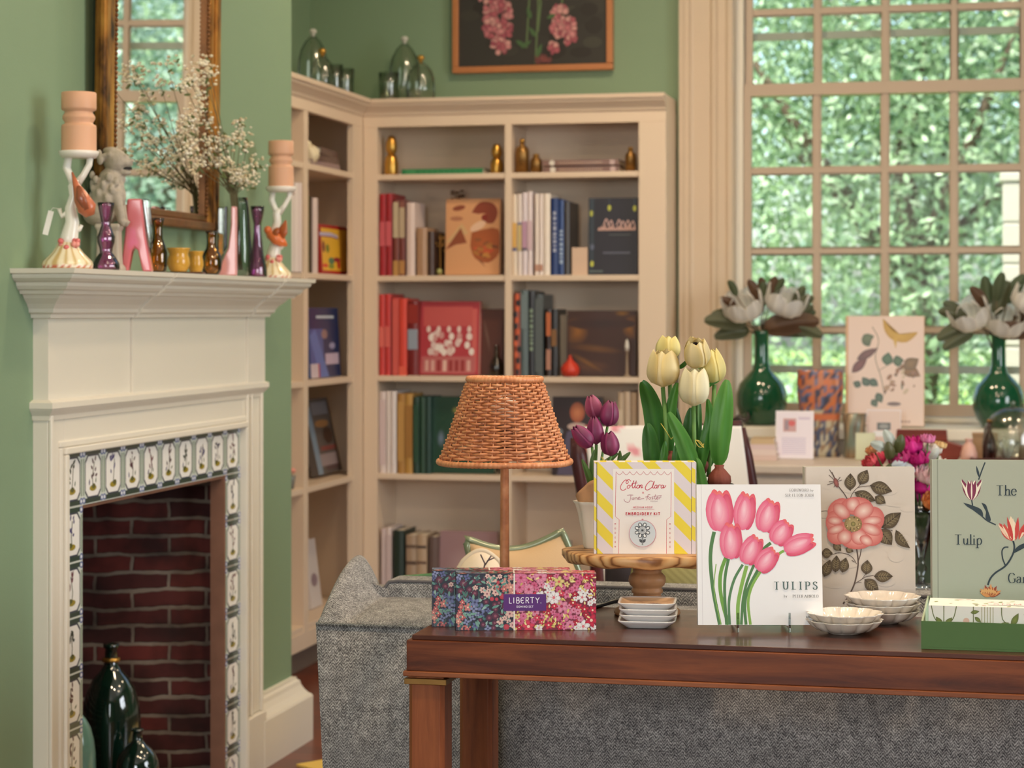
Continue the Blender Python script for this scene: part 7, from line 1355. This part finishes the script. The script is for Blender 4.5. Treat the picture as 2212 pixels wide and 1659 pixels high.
# ================================================================== SQUARE TRINKET DISHES
def dish(lab, k, art):
    c = tpos(1400, 1352); ang = YAW-.10+.012*((k*7) % 3-1); h = .0115; dz = .0092*k
    t = thing('trinket_dish', lab, 'dish', (c.x+.001*((k*5) % 3-1), c.y, TT+dz), ang, 'stack of square trinket dishes'); m = M(); cc = L4((240, 236, 234))
    prof = [(.030, 0), (.0315, .0012), (.041, .0085), (.0438, .0112), (.0436, .0126), (.0418, .0124), (.039, .0104), (.032, .0064), (.002, .0060)]
    NQ = 48; vs2 = []; nn = len(prof)
    for (r, z) in prof:
        for i in range(NQ): a = 2*pi*i/NQ; c_, s_ = math.cos(a), math.sin(a); e = (abs(c_)**7+abs(s_)**7)**(-1/7); vs2.append((r*c_*e*1.03, r*s_*e, z))
    fs = [(j*NQ+i, j*NQ+(i+1) % NQ, (j+1)*NQ+(i+1) % NQ, (j+1)*NQ+i) for j in range(nn-1) for i in range(NQ)]+[tuple(range(NQ-1, -1, -1))]
    pe = L4((232, 190, 150)) if art else cc; cs = [pe if j//NQ >= 6 else cc for j in range(len(vs2))]
    m.add(vs2, fs, cs, True); m.add([vs2[(nn-1)*NQ+i] for i in range(NQ)], [tuple(range(NQ))], pe, False)
    if art:
        m.T = Matrix.Translation((0, 0, .0064)); m.rect(-.030, -.0295, .030, .0295, (232, 190, 148)); rr = random.Random(3)
        for _ in range(26): m.leaf(rr.uniform(-.02, .02), rr.uniform(-.02, .02), rr.uniform(.004, .012), .003, rr.uniform(0, 6), rr.choice([(214, 150, 110), (240, 214, 176), (196, 130, 96), (150, 90, 70)]))
        m.leaf(.004, .002, .018, .006, .5, (96, 60, 48)); m.leaf(.006, .0, .016, .005, .1, (120, 70, 56)); m.leaf(.002, -.002, .012, .005, 1.2, (176, 110, 84)); m.T = None
    m.build('body', printed('glazed_dish', .18, .4), t)
dish('lowest of the four stacked square dishes on the console table', 0, False); dish('second from the bottom of the four stacked square dishes', 1, False); dish('third from the bottom of the four stacked square dishes', 2, False); dish('topmost square dish of the stack, peach coloured botanical print inside', 3, True)
# ================================================================== TULIPS BOOK ON ACRYLIC EASEL
TW_, TH__ = 270*3.262/FPX, 303*3.262/FPX
def cv_tul(m, w, h):
    X = lambda zx, zy: ((zx-98)/1018*w, (1390-zy)/1135*h); s = w/1018
    m.rect(0, 0, w, h, (240, 238, 240)); m.rect(36*s, 0, 40*s, h, (214, 208, 214))
    def stem(pts, w0, c): m.line([X(*p) for p in pts], w0*s, c, curve=True)
    g1, g2, g3 = (108, 158, 62), (78, 124, 70), (132, 176, 78)
    stem([(238, 640), (212, 760), (205, 900), (225, 1120), (275, 1388)], 30, g2); stem([(250, 900), (232, 1120), (285, 1388)], 8, g3)
    stem([(330, 850), (290, 960), (280, 1080), (300, 1220), (345, 1388)], 30, g1); stem([(352, 860), (322, 1010), (318, 1180), (330, 1388)], 24, g2); stem([(468, 905), (395, 1030), (352, 1200), (355, 1388)], 22, (84, 128, 84))
    stem([(560, 905), (500, 1050), (465, 1200), (450, 1388)], 22, g2); stem([(500, 915), (455, 1080), (425, 1230), (424, 1388)], 30, g3); stem([(590, 950), (510, 1100), (480, 1230), (488, 1388)], 24, g2); stem([(612, 962), (540, 1080), (508, 1210), (524, 1388)], 22, g3)
    stem([(700, 730), (650, 770), (606, 830)], 26, g2); stem([(806, 794), (770, 815), (740, 850)], 22, g3)
    def head(cx, cy, H, W, ang, seed=0):
        a = math.radians(ang-90); c_, s_ = math.cos(a), math.sin(a); x0, y0 = X(cx, cy); H *= s; W *= s
        def pet(ox, oy, ph, pw, rot, c1, c2, n=18):
            pts = []
            for i in range(n):
                t = 2*pi*i/n; px = pw*.5*math.sin(t); py = -ph*.5*math.cos(t); px *= (1-.26*max(0, py/(ph*.5))**1.6); px2 = ox+px*math.cos(rot)-py*math.sin(rot); py2 = oy+px*math.sin(rot)+py*math.cos(rot); pts.append((x0+px2*c_-py2*s_, y0+px2*s_+py2*c_))
            m.poly(pts, c2, c1)
        pet(-.10*W, .03*H, H*.94, W*.56, .10, (232, 96, 106), (244, 150, 140)); pet(.2*W, .02*H, H*.9, W*.56, -.12, (226, 84, 104), (244, 150, 136)); pet(.02*W, .04*H, H*.84, W*.5, 0, (234, 110, 110), (246, 166, 146))
        pet(-.2*W, -.03*H, H*.9, W*.62, .05, (228, 92, 132), (246, 176, 194)); pet(.24*W, -.05*H, H*.86, W*.54, -.05, (214, 66, 106), (238, 134, 154)); pet(.0+(seed*.04)*W, -.06*H, H*.88, W*.68, 0, (230, 100, 138), (250, 196, 210))
        pet(-.03*W, .02*H, H*.5, W*.28, .05, (240, 160, 184), (250, 206, 216))
    for hd in ((285, 465, 350, 225, 92), (490, 470, 320, 180, 82), (680, 508, 285, 190, 74), (790, 645, 220, 180, 58), (935, 740, 275, 165, 22), (375, 712, 305, 185, 90), (540, 785, 255, 172, 66), (665, 866, 230, 165, 52)): head(*hd)
    t = lambda s_, zx, zy, hz, c, w_, sp=.16, an='r': m.text(s_, X(zx, zy)[0], X(zx, zy)[1], hz*s, c, w_, serif=True, sp=sp, anchor=an)
    t('FOREWORD', 1018, 312, 22, (150, 146, 146), .15, .12); t('by', 1056, 312, 19, (140, 136, 136), .14, .1); t('SIR ELTON JOHN', 1056, 354, 22, (140, 136, 136), .15, .12)
    t('TULIPS', 1074, 1104, 60, (86, 106, 104), .19, .40); t('by', 826, 1168, 22, (120, 120, 120), .14, .1); t('PETER ARNOLD', 1080, 1170, 22, (110, 110, 112), .16, .1); t('teNeues', 1056, 1334, 18, (60, 60, 60), .16, .04)
bl = atz(1508, 1350, 3.262); bk = book('large white book with pink tulips on its cover, on an acrylic easel', TW_, TH__, .018, (238, 236, 240), (0, 0, 0), cover=cv_tul)
zb_ = CH-(1350-675)*3.262/FPX; ctr = bl+RT*(TW_/2); bk.location = (ctr.x, ctr.y, zb_); bk.rotation_euler = (-.13, 0, YAW)
ez = thing('acrylic_easel', 'clear acrylic easel carrying the white tulip book', 'easel', tpos(1650, 1364)+Vector((0, 0, .0003)), YAW); AC = glass('acrylic', (232, 240, 240), .16, .05, .3)
hl = zb_-TT-.0012
for sx in (-.041, .038): m = M(); m.prism([(0, 0), (.0, .0)], 0, 0) if 0 else None; m.T = Matrix.Translation((sx, 0, 0)) @ Matrix.Rotation(pi/2, 4, 'Z'); m.prism([(-.012, 0), (-.008, 0), (-.0075, hl-.004), (.075, hl-.006), (.075, .0), (.079, .0), (.079, hl+.004), (.096, .12), (.092, .12), (.010, hl+.001), (-.008, hl+.001), (-.010, hl+.020), (-.0135, hl+.020)], -.0015, .0015); m.build('side_panel', AC, ez)
M().box((-.0393, .004, .008), (.0363, .007, .0105)).build('cross_bar', AC, ez)
# ================================================================== ROSE PRINT BOOK
rz_ = 3.44; RW, RH = 238*rz_/FPX, CH-(1011-675)*rz_/FPX-TT
def cv_rose(m, w, h):
    X = lambda zx, zy: ((zx-975)/912*w, (1330-zy)/1195*h); s = w/912
    m.rect(0, 0, w, h, (214, 203, 194)); m.rect(0, 0, 12*s, h, (186, 172, 160)); rr = random.Random(21)
    for _ in range(46): m.ell(rr.uniform(.05, .95)*w, rr.uniform(.05, .95)*h, rr.uniform(.006, .02), rr.uniform(.004, .014), rr.choice([(216, 206, 198), (210, 198, 188), (218, 206, 197)]), (214, 203, 194))
    m.rect(700*s, 0, 712*s, 0.001, (200, 180, 160))
    BR_ = (92, 74, 66)
    def ln(pts, w0, c=BR_): m.line([X(*p) for p in pts], w0*s, c, curve=True)
    ln([(1285, 1240), (1330, 1180), (1380, 1080), (1408, 960), (1412, 880), (1400, 790)], [16*s]*0 or 12); ln([(1412, 900), (1430, 850), (1440, 790)], 8); ln([(1400, 920), (1370, 870), (1320, 840), (1250, 830), (1180, 850)], 5); ln([(1385, 905), (1360, 890)], 6); ln([(1380, 1080), (1430, 1050), (1480, 1022), (1540, 1012)], 5); ln([(1440, 1045), (1475, 1000)], 4); ln([(1400, 1065), (1440, 1070)], 4)
    ln([(1330, 400), (1300, 350), (1260, 300), (1230, 262)], 8); ln([(1350, 395), (1370, 350), (1420, 300), (1520, 288)], 5); ln([(1355, 330), (1352, 300)], 4); ln([(1410, 305), (1440, 275)], 4); ln([(1190, 498), (1150, 490), (1110, 494)], 5); ln([(1600, 620), (1640, 635), (1700, 652)], 6)
    for p_ in ((1180, 155), (1200, 175), (1175, 200), (1160, 280), (1175, 255), (1270, 215), (1282, 240), (1215, 300)): ln([(1232, 255), ((1232+p_[0])/2+4, (255+p_[1])/2), p_], 5)
    m.ell(*X(1235, 262), 20*s, 42*s, (176, 104, 98), (110, 70, 66), .3)
    LG, LE = (120, 104, 76), (84, 70, 54)
    def lf_(cx, cy, l, wd, an, bend=0): a = math.radians(an); x, y = X(cx, cy); m.leaf(x-l*s/2*math.cos(a), y-l*s/2*math.sin(a), l*s, wd*s*1.12, a, LG, LE, 9, bend, (62, 50, 40)); [m.line([(x+(k*.13*l*s)*math.cos(a), y+(k*.13*l*s)*math.sin(a)), (x+(k*.13*l*s+wd*.22*s)*math.cos(a)-sg*wd*.3*s*math.sin(a), y+(k*.13*l*s+wd*.22*s)*math.sin(a)+sg*wd*.3*s*math.cos(a))], 3.5*s, (154, 140, 110)) for k in (-2, -1, 0, 1) for sg in (-1, 1)]
    for q_ in ((1352, 255, 142, 88, 88), (1463, 217, 138, 88, 62), (1608, 308, 190, 100, -15), (1475, 375, 190, 84, -22), (1600, 402, 104, 74, -32), (1690, 565, 205, 104, 38), (1642, 702, 165, 112, -52), (1785, 718, 190, 70, -52, -.5), (1155, 832, 95, 76, 0), (1155, 952, 150, 78, 70), (1228, 917, 142, 78, 85), (1295, 927, 128, 78, 75), (1482, 945, 122, 86, 84), (1620, 1018, 158, 88, 0), (1522, 1094, 158, 90, -42), (1240, 782, 90, 60, -45), (1340, 806, 70, 50, -20)): lf_(*q_)
    def pet(cx, cy, rx, ry, rot, c1, c2): m.ell(*X(cx, cy), rx*s, ry*s, c2, c1, rot, 18)
    D, P_1, W_ = (206, 104, 102), (236, 172, 164), (248, 222, 214)
    for (cx, cy, rx, ry, r) in ((1260, 480, 110, 85, .7), (1400, 450, 130, 75, 0), (1530, 560, 100, 110, -.4), (1520, 680, 100, 95, -.5), (1400, 730, 130, 72, 0), (1255, 670, 105, 90, .6), (1215, 580, 70, 95, 0)): pet(cx, cy, rx, ry, r, D, P_1)
    for (cx, cy, rx, ry, r) in ((1275, 490, 82, 55, -.7), (1370, 440, 60, 62, 0), (1460, 490, 88, 66, .5), (1530, 570, 84, 40, .1), (1520, 640, 86, 46, -.4), (1420, 700, 66, 66, 0), (1300, 700, 62, 62, .4), (1230, 640, 72, 38, .3), (1220, 570, 62, 36, -.1), (1480, 730, 60, 40, -.5)): pet(cx, cy, rx, ry, r, D, W_)
    pet(1372, 595, 74, 66, 0, (150, 120, 80), (196, 180, 130)); rr = random.Random(2)
    for k in range(30): a = k*.7; m.ell(*X(1372+58*math.cos(a)*rr.uniform(.6, 1.1), 595+52*math.sin(a)*rr.uniform(.6, 1.1)), 6*s, 6*s, rr.choice([(120, 100, 60), (220, 206, 150), (96, 84, 56)]), n=6)
    pet(1372, 595, 20, 20, 0, (110, 100, 60), (170, 160, 100)); m.ell(*X(1707, 1185), 22*s, 18*s, (170, 150, 140)); m.rect(*X(1660, 1202), *X(1755, 1196), (130, 112, 104))
rl = atz(1740, 1330, rz_); rb2 = book('large beige book with a pink rose on its cover behind the fluted dishes', RW, RH, .026, (206, 202, 186), (0, 0, 0), cover=cv_rose, pages=mat('deckle_paper', (206, 206, 192), .8, var=.15, nscale=60)); ctr = rl+RT*(RW/2); rb2.location = (ctr.x, ctr.y, TT+.0012); rb2.rotation_euler = (-.045, 0, YAW)
# ================================================================== FLUTED DISHES
FD = mat('fluted_cream_glaze', (236, 224, 210), .15, var=.03, coat=.5)
def fluted(lab, u, v, R, k, group, H=.0215):
    c = tpos(u, v); t = thing('fluted_dish', lab, 'dish', (c.x, c.y, TT+.0108*k), YAW+.2*k, group); rf = lambda a, q_: 1+.045*abs(math.cos(6*a))**.8-.03
    M().vessel([(R*.42, 0), (R*.46, .0015), (R*.5, .003), (R*.72, H*.28), (R*.88, H*.6), (R*.97, H*.9), (R*1.0, H)], .0026, n=96, rfun=lambda a, k_: 1+(.11*abs(math.cos(6*a))**.6-.07)*min(1, max(0, (1-abs(k_*2-1))*2.4-.45))).build('bowl', FD, t)
fluted('lower dish of the front pair of fluted cream dishes', 1824, 1368, .0575, 0, 'fluted cream dishes'); fluted('upper dish of the front pair of fluted cream dishes', 1824, 1368, .0575, 1, 'fluted cream dishes')
for k, w in enumerate(('lowest', 'middle', 'topmost')): fluted('%s dish of the rear stack of three fluted cream dishes' % w, 1906, 1345, .0585, k, 'fluted cream dishes')
# ================================================================== GREEN TRAY, PATTERNED BOX, TULIP GARDEN BOOK
g0 = tpos(1990, 1402); GX, GY = g0.x, g0.y; GW = .30; GDp = .285; GHh = .0405
tr = thing('gift_tray', 'open green paperboard tray at the right end of the console table', 'tray', (GX, GY, TT)); GRN = mat('grass_green_board', (76, 110, 54), .6, var=.05, nscale=30)
M().box((0, 0, 0), (GW, GDp, .003)).build('base', GRN, tr); M().box((0, 0, .0031), (GW, .0028, GHh)).build('front_wall', GRN, tr); PGB = mat('pale_green_board', (176, 192, 164), .6)
for (a, b) in (((0, .0029, .0031), (.0028, GDp-.003, GHh)), ((GW-.0028, .0029, .0031), (GW, GDp-.003, GHh)), ((0, GDp-.0029, .0031), (GW, GDp, GHh))): M().box(a, b).build('side_wall', PGB, tr)
sb = thing('patterned_box', 'white card box with olive leaf pattern inside the green tray', 'box', (GX+.010, GY+.012, TT+.0035)); bw, bd, bh = .27, .085, .0585
m = M(); m.box((0, 0, 0), (bw, bd, bh), L4((238, 236, 228))); OL, OD = (132, 146, 60), (104, 112, 54)
def vine(m, w, h):
    x = .004; i = 0; rr = random.Random(5)
    while x < w-.01:
        k = i % 4
        if k == 0: m.line([(x, h), (x+.004, h*.45), (x+.012, .002)], .0013, OD, curve=True); m.line([(x+.036, h), (x+.032, h*.45), (x+.024, .002)], .0013, OD, curve=True); m.line([(x+.018, h), (x+.018, .001)], .0013, OD); m.leaf(x+.016, .001, .016, .008, 2.2, OL, OD); m.leaf(x+.02, .001, .016, .008, .9, OL, OD); x += .042
        elif k == 1: m.ell(x+.008, h*.3, .0045, .0045, (232, 190, 170)); m.leaf(x+.014, h*.7, .013, .006, .2, OL, OD); m.line([(x+.018, h), (x+.018, 0)], .0012, OD); m.leaf(x+.02, h*.5, .012, .006, -.7, OL, OD); x += .03
        elif k == 2: [m.line([(x+.004*j, h), (x+.004*j, 0)], .0011, (176, 170, 130)) for j in range(5)]; x += .024
        else: m.line([(x+.004, h), (x+.006, h*.4), (x+.02, .002)], .0013, OD, curve=True); m.leaf(x, .002, .016, .007, .4, OL, OD); m.leaf(x+.018, .003, .022, .009, 1.1, OL, OD); m.line([(x+.046, h*.8), (x+.05, h*.6), (x+.042, h*.5), (x+.036, h*.7), (x+.044, h*.9), (x+.054, h*.8)], .0011, OD, curve=True); x += .06
        i += 1
m.T = TXZ(0, -.0001, bh-.030); vine(m, bw, .030); m.T = Matrix(((1, 0, 0, 0), (0, 1, 0, 0), (0, 0, 1, bh+.0001), (0, 0, 0, 1))); m.lay = 0
rr = random.Random(8)
for k in range(40): m.leaf(rr.uniform(.01, bw-.02), rr.uniform(.008, bd-.01), rr.uniform(.006, .014), .005, rr.uniform(0, 6), rr.choice([(176, 186, 130), (226, 190, 180), (196, 200, 160), (150, 160, 100)]))
m.rect(.085, .02, .25, .046, (238, 236, 230)); m.text('Stamp Ga', .092, .026, .014, (206, 150, 150), .1, sp=.12); m.T = None; m.build('carton', PBM, sb)
gz = 3.335; gl = atz(2017, 1290, gz); GBW, GBH = .235, CH-(996-675)*gz/FPX-(TT+.0035)
def cv_gar(m, w, h):
    k_ = gz/FPX/3.19; X = lambda zx, zy: ((zx-372)*k_, h-(zy-303)*k_); s = k_; m.rect(0, 0, w, h, (170, 174, 158)); m.rect(34*s, 0, 42*s, h, (142, 146, 132)); m.rect(0, 0, 3*s, h, (186, 190, 176))
    NV = (36, 52, 62)
    def ln(pts, w0, c=NV): m.line([X(*p) for p in pts], [q_*s for q_ in w0] if isinstance(w0, list) else w0*s, c, curve=True)
    ln([(735, 320), (715, 370), (690, 440)], 9); m.leaf(*X(694, 425), 85*s, 16*s, 1.8, NV)
    for (dx, an, ww, c) in ((-52, 112, 34, (122, 34, 70)), (52, 68, 34, (122, 34, 70)), (-44, 116, 12, (236, 226, 206)), (46, 64, 14, (236, 226, 206)), (-18, 98, 50, (240, 232, 214)), (18, 82, 50, (240, 232, 214)), (-24, 99, 26, (120, 30, 66)), (26, 80, 24, (120, 30, 66)), (0, 90, 34, (126, 34, 74)), (0, 90, 8, (240, 226, 210))): m.leaf(*X(642+dx*.12, 584), (142 if abs(dx) < 40 else 160)*s, ww*s*1.3, math.radians(an), c, None, 8)
    ln([(642, 580), (648, 618)], 9); m.poly([X(*p) for p in smoothpts([(584, 598), (640, 615), (700, 640), (718, 670), (716, 696), (690, 680), (650, 650), (610, 625), (584, 598)], 3)], NV); ln([(700, 680), (745, 720), (805, 750)], 9); m.poly([X(*p) for p in smoothpts([(708, 598), (738, 612), (752, 650), (772, 716), (752, 728), (735, 700), (738, 650), (708, 598)], 3)], NV)
    for (x, y, l, ww, an, c) in ((915, 860, 150, 56, 125, (196, 60, 56)), (905, 855, 140, 24, 128, (238, 200, 176)), (925, 860, 172, 70, 96, (240, 214, 184)), (920, 858, 170, 26, 103, (196, 54, 50)), (940, 858, 165, 30, 84, (200, 60, 56)), (930, 860, 160, 14, 92, (240, 220, 196)), (960, 850, 140, 40, 66, (206, 70, 60)), (965, 850, 130, 14, 62, (240, 210, 186)), (975, 800, 90, 40, 40, (196, 54, 50)), (900, 850, 120, 30, 110, (206, 80, 66)), (895, 845, 110, 12, 116, (242, 216, 190))): m.leaf(*X(x, y), l*s, ww*s, math.radians(an), c)
    ln([(922, 858), (930, 905), (915, 960), (870, 1030), (800, 1080), (765, 1120), (748, 1165)], 12); ln([(868, 1028), (850, 980), (846, 930), (862, 905), (890, 902)], 9); m.poly([X(*p) for p in smoothpts([(925, 930), (955, 895), (1010, 872), (1100, 870), (1100, 905), (1010, 900), (955, 925), (925, 945)], 3)], NV)
    for k in range(16): a = 20+140*k/15; m.leaf(*X(762, 1244), (78+12*math.sin(k*2))*s, 24*s, math.radians(a), (222, 150, 90) if k % 2 else (150, 60, 40)); 
    for k in range(7): m.leaf(*X(700+18*k, 1225), 40*s, 14*s, math.radians(60+12*k), (226, 170, 110))
    t = lambda s_, zx, zy, hz: m.text(s_, X(zx, zy)[0], X(zx, zy)[1], hz*s, NV, .135, serif=True, sp=.04)
    t('The', 808, 545, 66); t('Tulip', 522, 886, 66); t('Garden', 884, 1146, 64)
gb = book('sage green book with striped tulips on its cover standing in the green tray', GBW, GBH, .03, (166, 170, 156), (0, 0, 0), cover=cv_gar, pages=mat('fine_cut_paper', (226, 224, 208), .8)); ctr = gl+RT*(GBW/2); gb.location = (ctr.x, ctr.y-.0, TT+.0045); gb.rotation_euler = (-.05, 0, YAW-.09)
